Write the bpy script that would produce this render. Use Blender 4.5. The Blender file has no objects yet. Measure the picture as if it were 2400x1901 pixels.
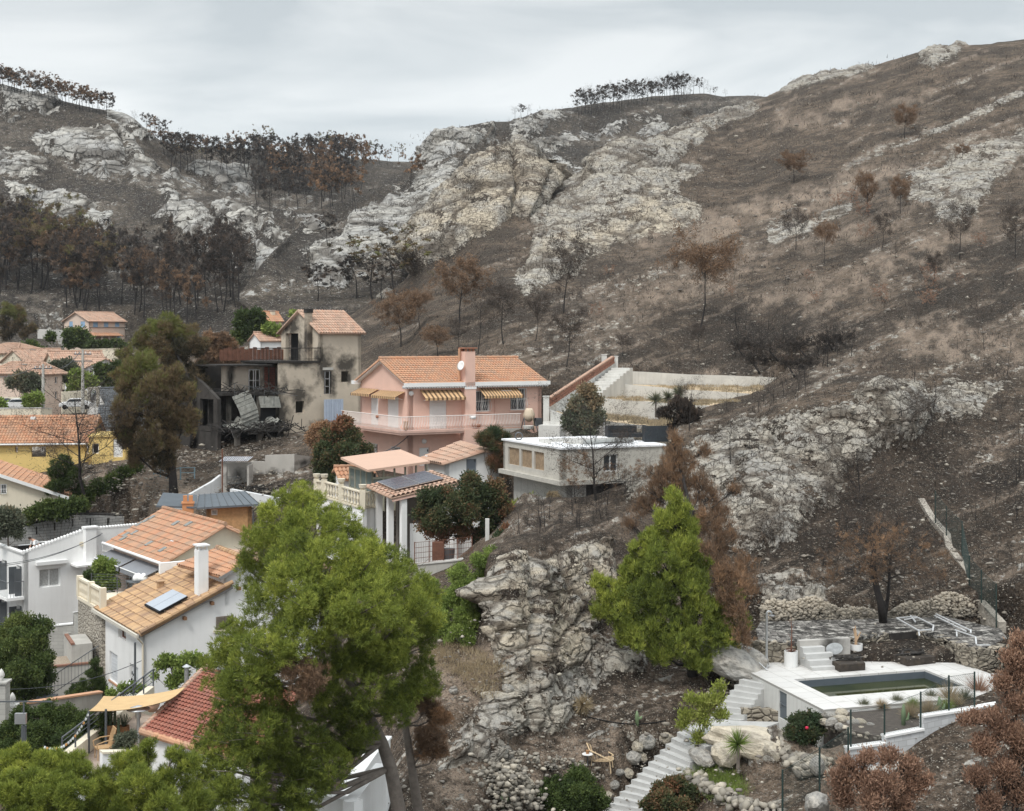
import bpy,bmesh,math,random
import numpy as np
from mathutils import Vector,Matrix
from mathutils.bvhtree import BVHTree
SC=bpy.context.scene
COL=SC.collection
F=3275.0
HX,HY=1200.0,800.0
cam=bpy.data.cameras.new('camera');camo=bpy.data.objects.new('camera',cam);COL.objects.link(camo)
camo.location=(0,0,0);camo.rotation_euler=(math.radians(90),0,0)
cam.sensor_width=36;cam.sensor_fit='HORIZONTAL';cam.lens=F/2400*36
cam.shift_y=-150.5/2400;cam.clip_start=0.5;cam.clip_end=6000
SC.camera=camo
SC.view_settings.view_transform='Standard';SC.view_settings.look='None'
SC.view_settings.gamma=1;SC.view_settings.exposure=EXPOSURE=0.5
SUN_EL,SUN_AZ=math.radians(52),math.radians(215)
w=bpy.data.worlds.new('World');SC.world=w;w.use_nodes=True
nt=w.node_tree;nt.nodes.clear()
def _n(t,**k):
 n=nt.nodes.new(t)
 for a,b in k.items():setattr(n,a,b)
 return n
out=_n('ShaderNodeOutputWorld');sky=_n('ShaderNodeTexSky',sky_type='NISHITA',sun_disc=False)
sky.sun_elevation=SUN_EL;sky.sun_rotation=SUN_AZ
b1=_n('ShaderNodeBackground');b1.inputs[1].default_value=0.06
nt.links.new(sky.outputs[0],b1.inputs[0])
tc=_n('ShaderNodeTexCoord');mp=_n('ShaderNodeMapping');mp.inputs['Scale'].default_value=(3.6,3.6,13)
mp.inputs['Rotation'].default_value=(0,math.radians(-9),0)
nt.links.new(tc.outputs['Generated'],mp.inputs[0])
nz=_n('ShaderNodeTexNoise');nz.inputs['Scale'].default_value=1.15;nz.inputs['Detail'].default_value=5;nz.inputs['Roughness'].default_value=.5
nz.inputs['Distortion'].default_value=.5
nt.links.new(mp.outputs[0],nz.inputs['Vector'])
cr=_n('ShaderNodeValToRGB');cr.color_ramp.elements[0].position=.38;cr.color_ramp.elements[1].position=.60
cr.color_ramp.elements[0].color=(.47,.51,.53,1);cr.color_ramp.elements[1].color=(.66,.685,.69,1)
nt.links.new(nz.outputs[0],cr.inputs[0])
sep=_n('ShaderNodeSeparateXYZ');nt.links.new(tc.outputs['Generated'],sep.inputs[0])
mr=_n('ShaderNodeMapRange');mr.inputs[1].default_value=0.05;mr.inputs[2].default_value=.26;mr.inputs[3].default_value=1.22;mr.inputs[4].default_value=.93
nt.links.new(sep.outputs[2],mr.inputs[0])
mr2=_n('ShaderNodeMapRange');mr2.inputs[1].default_value=.3;mr2.inputs[2].default_value=.9;mr2.inputs[3].default_value=0;mr2.inputs[4].default_value=1.15
nt.links.new(sep.outputs[2],mr2.inputs[0])
ad=_n('ShaderNodeMath',operation='ADD');nt.links.new(mr.outputs[0],ad.inputs[0]);nt.links.new(mr2.outputs[0],ad.inputs[1])
b2=_n('ShaderNodeBackground');nt.links.new(cr.outputs[0],b2.inputs[0]);nt.links.new(ad.outputs[0],b2.inputs[1])
mx=_n('ShaderNodeMixShader');mx.inputs[0].default_value=.9
nt.links.new(b1.outputs[0],mx.inputs[1]);nt.links.new(b2.outputs[0],mx.inputs[2]);nt.links.new(mx.outputs[0],out.inputs[0])
sun=bpy.data.lights.new('sun','SUN');sun.energy=1.5;sun.angle=math.radians(14);sun.color=(1,.97,.92)
suno=bpy.data.objects.new('sun',sun);COL.objects.link(suno)
_d=Vector((-.45*math.cos(SUN_EL),-.9*math.cos(SUN_EL),math.sin(SUN_EL))).normalized()
suno.rotation_euler=_d.to_track_quat('Z','Y').to_euler()
sky.sun_rotation=math.atan2(_d.x,_d.y)
def P(px,py,d):
 return Vector(((px-HX)/F*d,d,(HY-py)/F*d))
def PX(p):
 return(HX+p[0]/p[1]*F,HY-p[2]/p[1]*F)
def srgb(r,g,b):
 f=lambda c:(c/255/12.92)if c<=10 else((c/255+.055)/1.055)**2.4
 return(f(r),f(g),f(b))
_m={}
def nodes(name):
 m=bpy.data.materials.new(name);m.use_nodes=True
 t=m.node_tree;t.nodes.clear()
 o=t.nodes.new('ShaderNodeOutputMaterial');p=t.nodes.new('ShaderNodeBsdfPrincipled')
 t.links.new(p.outputs[0],o.inputs[0]);p.inputs['Specular IOR Level'].default_value=.25
 return m,t,p
def N(t,ty,ins=(),**k):
 n=t.nodes.new(ty)
 for a,b in k.items():setattr(n,a,b)
 for key,v in dict(ins).items():
  s=n.inputs[key]
  if isinstance(v,bpy.types.NodeSocket):t.links.new(v,s)
  else:s.default_value=v
 return n
def rgba(c):return(c[0],c[1],c[2],1)
def mixc(t,fac,a,b,mode='MIX'):
 n=t.nodes.new('ShaderNodeMix');n.data_type='RGBA';n.blend_type=mode
 for i,v in((0,fac),(6,a),(7,b)):
  if isinstance(v,bpy.types.NodeSocket):t.links.new(v,n.inputs[i])
  elif i==0:n.inputs[0].default_value=v
  else:n.inputs[i].default_value=rgba(v)
 return n.outputs[2]
def ramp(t,src,lo,hi,a=0.,b=1.):
 n=N(t,'ShaderNodeMapRange',{0:src,1:lo,2:hi,3:a,4:b});n.clamp=True
 return n.outputs[0]
def noise(t,vec,scale,detail=4,rough=.55,dist=0):
 return N(t,'ShaderNodeTexNoise',{'Vector':vec,'Scale':scale,'Detail':detail,'Roughness':rough,'Distortion':dist}).outputs[0]
def mat(name,col,rough=.8,var=.12,scale=1.5,dirt=0.,bump=0.,bscale=30.,metal=0.,spec=None,dirtcol=(.12,.10,.085),streak=0.):
 """plaster, paint, concrete, metal: colour with soft blotches, dirt patches and optional vertical streaks"""
 if name in _m:return _m[name]
 m,t,p=nodes(name)
 tc=N(t,'ShaderNodeTexCoord').outputs['Object']
 n1=noise(t,tc,scale,6,.6)
 c=mixc(t,ramp(t,n1,.3,.7),tuple(x*(1-var)for x in col),tuple(min(1,x*(1+var))for x in col))
 if dirt>0:
  n2=noise(t,tc,scale*.45,8,.65,.4)
  c=mixc(t,ramp(t,n2,.52,.74,0,dirt),c,dirtcol)
 if streak>0:
  mpn=N(t,'ShaderNodeMapping',{0:tc});mpn.inputs['Scale'].default_value=(4,4,.25)
  n3=noise(t,mpn.outputs[0],1.2,5,.6)
  c=mixc(t,ramp(t,n3,.5,.75,0,streak),c,dirtcol)
 t.links.new(c,p.inputs['Base Color']);p.inputs['Roughness'].default_value=rough;p.inputs['Metallic'].default_value=metal
 if spec is not None:p.inputs['Specular IOR Level'].default_value=spec
 if bump>0:
  b=N(t,'ShaderNodeBump',{'Height':noise(t,tc,bscale,3),'Strength':bump,'Distance':.02})
  t.links.new(b.outputs[0],p.inputs['Normal'])
 _m[name]=m;return m
def leafmat(name,c1,c2,c3,rough=.65,trans=.25):
 """foliage: per-leaf 'tint' (0..1) mixes three colours"""
 if name in _m:return _m[name]
 m,t,p=nodes(name)
 a=N(t,'ShaderNodeAttribute',attribute_name='tint')
 cr=t.nodes.new('ShaderNodeValToRGB');e=cr.color_ramp.elements
 e[0].position=0;e[0].color=rgba(c1);e[1].position=1;e[1].color=rgba(c3)
 k=e.new(.5);k.color=rgba(c2)
 t.links.new(a.outputs['Fac'],cr.inputs[0])
 t.links.new(cr.outputs[0],p.inputs['Base Color']);p.inputs['Roughness'].default_value=rough
 p.inputs['Specular IOR Level'].default_value=.15
 if trans:
  o=t.nodes['Material Output'];tr=N(t,'ShaderNodeBsdfTranslucent',{0:cr.outputs[0]})
  ms=N(t,'ShaderNodeMixShader',{0:trans,1:p.outputs[0],2:tr.outputs[0]});t.links.new(ms.outputs[0],o.inputs[0])
 _m[name]=m;return m
def tag(o,label=None,cat=None,group=None,kind=None):
 if label:o['label']=label
 if cat:o['category']=cat
 if group:o['group']=group
 if kind:o['kind']=kind
 return o
def thing(name,label,cat,loc=(0,0,0),rz=0.,group=None):
 o=bpy.data.objects.new(name,None);COL.objects.link(o);o.location=loc;o.rotation_euler=(0,0,rz)
 o.empty_display_size=.3
 return tag(o,label,cat,group)
def copy_thing(src,loc,rz=0.,sc=None,label=None):
 r=src.copy();COL.objects.link(r);r.location=loc;r.rotation_euler=(0,0,rz)
 if sc:r.scale=sc if hasattr(sc,'__len__')else(sc,sc,sc)
 if label:r['label']=label
 for ch in src.children:
  c=ch.copy();COL.objects.link(c);c.parent=r
  for g in ch.children:
   e=g.copy();COL.objects.link(e);e.parent=c
 return r
def np_mesh(name,V,FACES,material,parent=None,tint=None,smooth=False,attrs=None):
 """V (n,3) array, FACES (m,3|4) array -> linked object"""
 me=bpy.data.meshes.new(name);V=np.asarray(V,np.float32);FACES=np.asarray(FACES,np.int32)
 k=FACES.shape[1];m=len(FACES)
 me.vertices.add(len(V));me.vertices.foreach_set('co',V.ravel())
 me.loops.add(m*k);me.loops.foreach_set('vertex_index',FACES.ravel())
 me.polygons.add(m);me.polygons.foreach_set('loop_start',np.arange(0,m*k,k,dtype=np.int32))
 me.polygons.foreach_set('loop_total',np.full(m,k,np.int32))
 if smooth:me.polygons.foreach_set('use_smooth',np.ones(m,bool))
 me.update(calc_edges=True)
 d=dict(attrs or{})
 if tint is not None:d['tint']=tint
 for kx,v in d.items():
  a=me.attributes.new(kx,'FLOAT','POINT');a.data.foreach_set('value',np.asarray(v,np.float32))
 for mm in(material if isinstance(material,(list,tuple))else[material]):me.materials.append(mm)
 o=bpy.data.objects.new(name,me);COL.objects.link(o)
 if parent is not None:o.parent=parent
 return o
class MB:
 """collects boxes, prisms and tubes in local coordinates; build() links them as ONE mesh"""
 def __init__(s):s.v=[];s.f=[];s.t=[]
 def add(s,vs,fs,tint=.5):
  b=len(s.v);s.v+=[tuple(v)for v in vs];s.t+=[tint]*len(vs)
  s.f+=[tuple(i+b for i in f)for f in fs];return s
 def box(s,x0,y0,z0,x1,y1,z1,tint=.5):
  vs=[(x,y,z)for z in(z0,z1)for y in(y0,y1)for x in(x0,x1)]
  return s.add(vs,[(0,2,3,1),(4,5,7,6),(0,1,5,4),(2,6,7,3),(0,4,6,2),(1,3,7,5)],tint)
 def obox(s,c,u,v,w,hu,hv,hw,tint=.5):
  c=Vector(c);u=Vector(u).normalized()*hu;v=Vector(v).normalized()*hv;w=Vector(w).normalized()*hw
  vs=[c+a*u+b*v+e*w for e in(-1,1)for b in(-1,1)for a in(-1,1)]
  return s.add(vs,[(0,2,3,1),(4,5,7,6),(0,1,5,4),(2,6,7,3),(0,4,6,2),(1,3,7,5)],tint)
 def beam(s,a,b,w=.05,h=.05,tint=.5):
  a=Vector(a);b=Vector(b);d=b-a;L=d.length
  if L<1e-6:return s
  d/=L;up=Vector((0,0,1))if abs(d.z)<.95 else Vector((1,0,0))
  v=up.cross(d).normalized();return s.obox((a+b)/2,d,v,d.cross(v),L/2,w/2,h/2,tint)
 def poly(s,pts,d=(0,0,.1),tint=.5):
  n=len(pts);d=Vector(d);pts=[Vector(p)for p in pts]
  vs=pts+[p+d for p in pts]
  return s.add(vs,[tuple(range(n-1,-1,-1)),tuple(range(n,2*n))]+[(i,(i+1)%n,(i+1)%n+n,i+n)for i in range(n)],tint)
 def tube(s,pts,r,n=6,cap=True,tint=.5):
  pts=[Vector(p)for p in pts];R=r if hasattr(r,'__len__')else[r]*len(pts);b=len(s.v);vs=[]
  prev=None
  for i,p in enumerate(pts):
   d=(pts[min(i+1,len(pts)-1)]-pts[max(i-1,0)]).normalized()
   if prev is None:
    u=d.orthogonal().normalized()
   else:
    u=(prev-d*prev.dot(d));u=u.normalized()if u.length>1e-6 else d.orthogonal().normalized()
   prev=u;w=d.cross(u)
   for k in range(n):
    a=2*math.pi*k/n;vs.append(p+(u*math.cos(a)+w*math.sin(a))*R[i])
  fs=[(i*n+k,i*n+(k+1)%n,(i+1)*n+(k+1)%n,(i+1)*n+k)for i in range(len(pts)-1)for k in range(n)]
  if cap:fs+=[tuple(range(n-1,-1,-1)),tuple((len(pts)-1)*n+k for k in range(n))]
  return s.add(vs,fs,tint)
 def lathe(s,prof,c=(0,0,0),n=14,tint=.5):
  vs=[];c=Vector(c)
  for r,z in prof:
   for k in range(n):
    a=2*math.pi*k/n;vs.append(c+Vector((r*math.cos(a),r*math.sin(a),z)))
  m=len(prof)
  fs=[(i*n+k,i*n+(k+1)%n,(i+1)*n+(k+1)%n,(i+1)*n+k)for i in range(m-1)for k in range(n)]
  fs+=[tuple(range(n-1,-1,-1)),tuple((m-1)*n+k for k in range(n))]
  return s.add(vs,fs,tint)
 def wall(s,a,b,z0,z1,holes=(),t=.25,top=None):
  """wall from a to b (2D); outer face on the right-hand side of a->b; holes (s0,z0,s1,z1); top(s)=height"""
  a=Vector((a[0],a[1],0));b=Vector((b[0],b[1],0));L=(b-a).length;u=(b-a)/L;n=Vector((u.y,-u.x,0))
  T=top or(lambda q:z1)
  xs=sorted({0,L}|{min(max(h[i],0),L)for h in holes for i in(0,2)}|({L*k/16 for k in range(17)}if top else set()))
  zs=sorted({z0,z1}|{h[i]for h in holes for i in(1,3)})
  def pt(q,z,inn):return a+u*q+Vector((0,0,min(z,T(q))if z<z1 else T(q)))-n*(t if inn else 0)
  for i in range(len(xs)-1):
   for j in range(len(zs)-1):
    q0,q1,y0,y1=xs[i],xs[i+1],zs[j],zs[j+1];cx,cz=(q0+q1)/2,(y0+y1)/2
    if any(h[0]<cx<h[2]and h[1]<cz<h[3]for h in holes):continue
    s.add([pt(q0,y0,0),pt(q1,y0,0),pt(q1,y1,0),pt(q0,y1,0)],[(0,1,2,3)])
    s.add([pt(q0,y0,1),pt(q1,y0,1),pt(q1,y1,1),pt(q0,y1,1)],[(3,2,1,0)])
  for h in holes:
   c=[(h[0],h[1]),(h[2],h[1]),(h[2],h[3]),(h[0],h[3])]
   for k in range(4):
    p,q=c[k],c[(k+1)%4]
    s.add([pt(*p,0),pt(*q,0),pt(*q,1),pt(*p,1)],[(3,2,1,0)])
  for i in range(len(xs)-1):
   s.add([pt(xs[i],z1,0),pt(xs[i+1],z1,0),pt(xs[i+1],z1,1),pt(xs[i],z1,1)],[(0,1,2,3)])
  for q in(0,L):s.add([pt(q,z0,0),pt(q,z1,0),pt(q,z1,1),pt(q,z0,1)],[(0,1,2,3)])
  return s
 def build(s,name,material,parent=None,smooth=False,bevel=0):
  me=bpy.data.meshes.new(name);me.from_pydata(s.v,[],s.f);me.update()
  a=me.attributes.new('tint','FLOAT','POINT');a.data.foreach_set('value',np.array(s.t,np.float32))
  me.materials.append(material)
  if smooth:me.polygons.foreach_set('use_smooth',np.ones(len(me.polygons),bool))
  o=bpy.data.objects.new(name,me);COL.objects.link(o)
  if parent is not None:o.parent=parent
  if bevel:
   b=o.modifiers.new('bevel','BEVEL');b.width=bevel;b.segments=2;b.limit_method='ANGLE'
  return o
def _h(ix,iy,iz,s):
 h=(ix.astype(np.int64)*374761393+iy.astype(np.int64)*668265263+iz.astype(np.int64)*2147483647+s*1274126177)&0xffffffff
 h=((h^(h>>13))*1274126177)&0xffffffff;h=((h^(h>>16))*2246822519)&0xffffffff
 return((h^(h>>15))&0xffffff)/float(0xffffff)
def vnoise(p,s=0):
 i=np.floor(p);f=p-i;f=f*f*(3-2*f);x,y,z=i[:,0],i[:,1],i[:,2];r=0
 for dx in(0,1):
  wx=f[:,0]if dx else 1-f[:,0]
  for dy in(0,1):
   wy=f[:,1]if dy else 1-f[:,1]
   for dz in(0,1):
    wz=f[:,2]if dz else 1-f[:,2]
    r=r+wx*wy*wz*_h(x+dx,y+dy,z+dz,s)
 return r*2-1
def fbm(p,o=5,s=0,g=.5):
 r=0;a=1;t=0
 for k in range(o):r=r+a*vnoise(p*2.03**k+17.3*k,s+k);t+=a;a*=g
 return r/t
def voro(p,s=0):
 i=np.floor(p);n=len(p);f1=np.full(n,9.);f2=np.full(n,9.);c=np.zeros(n)
 for dx in(-1,0,1):
  for dy in(-1,0,1):
   for dz in(-1,0,1):
    x,y,z=i[:,0]+dx,i[:,1]+dy,i[:,2]+dz
    d=(x+_h(x,y,z,s)-p[:,0])**2+(y+_h(x,y,z,s+1)-p[:,1])**2+(z+_h(x,y,z,s+2)-p[:,2])**2
    m=d<f1;f2=np.where(m,f1,np.minimum(f2,d));c=np.where(m,_h(x,y,z,s+3),c);f1=np.where(m,d,f1)
 return np.sqrt(f1),np.sqrt(f2),c
def sstep(x,a,b):
 t=np.clip((x-a)/(b-a),0,1);return t*t*(3-2*t)
def polydist(px,py,poly):
 n=len(poly);d=np.full(px.shape,1e9);ins=np.zeros(px.shape,bool)
 for i in range(n):
  x0,y0=poly[i];x1,y1=poly[(i+1)%n];ex,ey=x1-x0,y1-y0;L=ex*ex+ey*ey+1e-9
  t=np.clip(((px-x0)*ex+(py-y0)*ey)/L,0,1)
  d=np.minimum(d,np.hypot(px-x0-t*ex,py-y0-t*ey))
  ins^=((y0>py)!=(y1>py))&(px<ex*(py-y0)/(ey+1e-12)+x0)
 return np.where(ins,d,-d)
def cubic(xs,ys,x):
 xs=np.asarray(xs,float);ys=np.asarray(ys,float);dx=np.diff(xs)
 dy=np.diff(ys,axis=0);m=dy/(dx[:,None]if ys.ndim>1 else dx)
 tan=np.zeros_like(ys);tan[0]=m[0];tan[-1]=m[-1]
 a,b=m[:-1],m[1:];tan[1:-1]=np.where(a*b>0,2*a*b/(a+b+1e-12*np.sign(a+b)),0)
 i=np.clip(np.searchsorted(xs,x)-1,0,len(xs)-2);h=dx[i];t=(x-xs[i])/h
 if ys.ndim>1:h=h[:,None];t=t[:,None]
 return(2*t**3-3*t**2+1)*ys[i]+(t**3-2*t**2+t)*h*tan[i]+(-2*t**3+3*t**2)*ys[i+1]+(t**3-t**2)*h*tan[i+1]
def loft(cols,px,rows,behind=(120,1.35)):
 """cols {px:[(py,d)..]} -> grids of (px,py,d); rows are spread by length in the photo"""
 ks=sorted(cols);K=len(cols[ks[0]])
 A=np.array([[v for kn in cols[k]for v in(kn[0],math.log(kn[1]))]for k in ks])
 B=cubic(ks,A,px).reshape(len(px),K,2)
 last=B[:,-1].copy();bh=np.stack([last[:,0]+behind[0],last[:,1]+math.log(behind[1])],1)[:,None]
 B=np.concatenate([B,bh],1);K+=1
 seg=np.median(np.abs(np.diff(B[...,0],axis=1)),0)+60*np.median(np.abs(np.diff(B[...,1],axis=1)),0)
 cum=np.concatenate([[0],np.cumsum(seg)]);cum/=cum[-1];ts=np.linspace(0,1,rows)
 out=np.stack([np.array(cubic(cum,B[i],ts))for i in range(len(px))])
 return np.repeat(px[:,None],rows,1),out[...,0],np.exp(out[...,1])
def sheet(name,cols,px0,px1,nx,ny,rocks,material,rockscale,seed,cuts=(),amp=1.,behind=(120,1.35),dark=(),strat=(0.,1.),warm=(),pale=()):
 px=np.linspace(px0,px1,nx);X,Y,D=loft(cols,px,ny,behind)
 wp=np.stack([(X-HX)/F*D,D,(HY-Y)/F*D],-1).reshape(-1,3)
 X,Y,D=X.ravel(),Y.ravel(),D.ravel()
 idx=np.arange(nx*ny).reshape(nx,ny)
 Fc=np.stack([idx[:-1,:-1],idx[1:,:-1],idx[1:,1:],idx[:-1,1:]],-1).reshape(-1,4)
 def normals(W):
  G=W.reshape(nx,ny,3);a=np.gradient(G,axis=0);b=np.gradient(G,axis=1)
  n=np.cross(a,b);n/=np.linalg.norm(n,axis=-1,keepdims=True)+1e-9
  n=n.reshape(-1,3);n[n[:,2]<0]*=-1;return n
 nr=normals(wp)
 jx=fbm(np.stack([X,Y,D*0],1)/38,5,seed,.65)*46;jy=fbm(np.stack([X,Y,D*0+9],1)/38,5,seed+7,.65)*36
 rock=np.zeros(len(X));bul=np.zeros(len(X))
 for poly,soft,h in rocks:
  s=polydist(X+jx*min(1,soft/14),Y+jy*min(1,soft/14),poly)
  rock=np.maximum(rock,sstep(s,-soft,soft));bul=np.maximum(bul,h*sstep(s,-soft,soft*2.5))
 def mask(L,soft):
  r=np.zeros(len(X))
  for poly in L:r=np.maximum(r,sstep(polydist(X+jx*1.8,Y+jy*1.8,poly),-soft*1.6,soft*1.6))
  return r*sstep(fbm(np.stack([X/26,Y/14,D*0],1),5,seed+14,.65),-.45,.25)
 dk,wm,pl=mask(dark,22),mask(warm,18),mask(pale,14)
 ca,sa=math.cos(strat[0]),math.sin(strat[0]);u=X*ca+Y*sa;v=-X*sa+Y*ca
 band=fbm(np.stack([u/260,v/22+.5*fbm(np.stack([u/90,v/90,u*0],1),3,seed+3),u*0],1),5,seed+5,.62)
 spots=fbm(np.stack([X/14,Y/9,D*0],1),4,seed+6,.6)
 q=np.clip(strat[1]*sstep(band,.12,.42)*sstep(spots,-.35,.4),0,1)*(1-sstep(dk,.3,.9)*.7)*1.25
 scale=(D/100)**.9
 pl=np.maximum(pl,.8*sstep(band,.02,.3)*sstep(spots,-.4,.3)*strat[1])
 small=fbm(wp/(2.2*scale[:,None]),5,seed+1)*.35*scale*amp+fbm(wp/14,3,seed+2)*.3*amp*sstep(D,60,140)
 R=np.clip(np.maximum(rock*(1-.75*sstep(fbm(np.stack([X/30,Y/16,D*0],1),5,seed+9,.6),.1,.42)),q*.8),0,1)
 rs=rockscale*scale
 wq=wp+np.stack([fbm(wp/rs[:,None],3,seed+11),fbm(wp/rs[:,None],3,seed+12),fbm(wp/rs[:,None],3,seed+13)],1)*rs[:,None]*.45
 sc=np.array([.75,.75,1.7])
 D0=np.round(np.log(D/50)*2.2);lv=np.exp(D0/2.2)*.5
 f1,f2,c1=voro(wq*sc/(rockscale*2.1*lv[:,None]),seed+20)
 g1,g2,c2=voro(wq*sc/(rockscale*.75*lv[:,None]),seed+30)
 k1=sstep(f2-f1,0,.16);k2=sstep(g2-g1,0,.18)
 rel=(c1-.5)*1.25+.34*k1+(c2-.5)*.42+.13*k2+.32*fbm(wp/(rockscale*lv[:,None]),5,seed+40,.55)
 steep=np.clip(1-nr[:,2],.12,1)
 disp=small*(1-.3*R)+R*(rel-.35)*rockscale*lv*(.13+.5*steep)+bul*(.35+.65*steep)
 W=wp+nr*disp[:,None]
 for poly,z,feather in cuts:
  s=polydist(W[:,0],W[:,1],[tuple(a[:2])for a in poly]);k=sstep(s,-feather,0)
  if hasattr(z,'__len__'):
   a,b=z;e=(b-a).xy;z=a.z+(b.z-a.z)*np.clip(((W[:,0]-a.x)*e.x+(W[:,1]-a.y)*e.y)/e.length_squared,0,1)
  W[:,2]=np.where(W[:,2]>z,W[:,2]*(1-k)+z*k,W[:,2])
 crev=R*(1-k1*(.35+.65*k2))
 o=np_mesh(name,W,Fc,material,smooth=True,attrs={'rock':R,'crev':crev,'dark':dk,'warm':wm,'pale':pl,'cell':c1*.6+c2*.4,'lump':np.clip(disp*0+.5+small/(1.2*scale*amp+.01),0,1)})
 tag(o,kind='structure');return o,W,Fc
def groundmat(name,soil,soil2,ash,rockc,rockw,rockg,grain):
 m,t,p=nodes(name)
 tc=N(t,'ShaderNodeTexCoord').outputs['Object']
 at=lambda n:N(t,'ShaderNodeAttribute',attribute_name=n).outputs['Fac']
 dim=lambda c,k:tuple(x*k for x in c)
 n1=noise(t,tc,.16/grain,6,.68);n2=noise(t,tc,2.2/grain,5,.74);n3=noise(t,tc,.05/grain,5,.64)
 n4=noise(t,tc,7/grain,2,.75);n5=noise(t,tc,.6/grain,6,.72,.3)
 c=mixc(t,ramp(t,n1,.40,.60),soil,soil2)
 c=mixc(t,ramp(t,n3,.42,.58,0,.75),c,ash)
 c=mixc(t,ramp(t,n5,.46,.60,0,.75),c,ash)
 c=mixc(t,ramp(t,at('dark'),0,1,0,.75),c,ash)
 c=mixc(t,ramp(t,at('pale'),0,1,0,.8),c,tuple(min(1,x*1.7+.05)for x in soil2))
 c=mixc(t,ramp(t,n2,.56,.70,0,.75),c,tuple(min(1,x*1.7+.02)for x in soil2))
 c=mixc(t,ramp(t,n2,.46,.34,0,.8),c,dim(ash,.55))
 c=mixc(t,ramp(t,n4,.50,.62,0,.55),c,dim(ash,.5))
 v=N(t,'ShaderNodeTexVoronoi',{'Vector':tc,'Scale':4.6/grain,'Randomness':1.})
 vs=N(t,'ShaderNodeMath',{0:ramp(t,v.outputs['Distance'],.2,.3,1,0),1:ramp(t,n5,.46,.56)},operation='MULTIPLY').outputs[0]
 c=mixc(t,vs,c,dim(rockc,.8))
 mq=N(t,'ShaderNodeMapping',{0:tc});mq.inputs['Scale'].default_value=(.7,.7,1.5)
 wv=N(t,'ShaderNodeVectorMath',{0:mq.outputs[0],1:N(t,'ShaderNodeTexNoise',{'Vector':tc,'Scale':.5/grain,'Detail':6}).outputs['Color']},operation='ADD').outputs[0]
 e1=N(t,'ShaderNodeTexVoronoi',{'Vector':wv,'Scale':.62/grain},feature='DISTANCE_TO_EDGE').outputs[0]
 e2=N(t,'ShaderNodeTexVoronoi',{'Vector':wv,'Scale':2.1/grain},feature='DISTANCE_TO_EDGE').outputs[0]
 r=mixc(t,ramp(t,n2,.36,.64),dim(rockc,.74),dim(rockc,1.1))
 r=mixc(t,ramp(t,n1,.42,.6,0,.75),r,rockg)
 r=mixc(t,ramp(t,at('cell'),.3,.9,0,.35),r,dim(rockg,.8))
 r=mixc(t,ramp(t,at('warm'),0,1,0,.7),r,rockw)
 r=mixc(t,ramp(t,n5,.52,.66,0,.6),r,dim(soil2,.75))
 r=mixc(t,ramp(t,e2,.0,.06,.35,0),r,dim(soil,.9))
 r=mixc(t,ramp(t,e1,.0,.04,.6,0),r,dim(soil,.6))
 r=mixc(t,ramp(t,at('crev'),.25,.95,0,.7),r,dim(soil,.8))
 f=N(t,'ShaderNodeMath',{0:at('rock'),1:ramp(t,n5,.35,.65,.42,-.55)},operation='ADD').outputs[0]
 f=N(t,'ShaderNodeMath',{0:f,1:ramp(t,n2,.35,.65,-.3,.3)},operation='ADD').outputs[0]
 f=ramp(t,f,.38,.55)
 c=mixc(t,f,c,r)
 t.links.new(c,p.inputs['Base Color']);p.inputs['Roughness'].default_value=.92;p.inputs['Specular IOR Level'].default_value=.1
 e=N(t,'ShaderNodeMath',{0:ramp(t,e1,0,.12,0,.9),1:f},operation='MULTIPLY').outputs[0];damp=ramp(t,f,0,1,1,.4)
 h=N(t,'ShaderNodeMath',{0:n2,1:n4},operation='ADD').outputs[0]
 h=N(t,'ShaderNodeMath',{0:h,1:n5},operation='ADD').outputs[0];h=N(t,'ShaderNodeMath',{0:h,1:damp},operation='MULTIPLY').outputs[0]
 h=N(t,'ShaderNodeMath',{0:h,1:e},operation='ADD').outputs[0]
 b=N(t,'ShaderNodeBump',{'Height':h,'Strength':1.,'Distance':.42*grain})
 t.links.new(b.outputs[0],p.inputs['Normal']);return m
def Z1(px0,py0,k,L):return[(px0+x/k,py0+y/k)for x,y in L]
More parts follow.
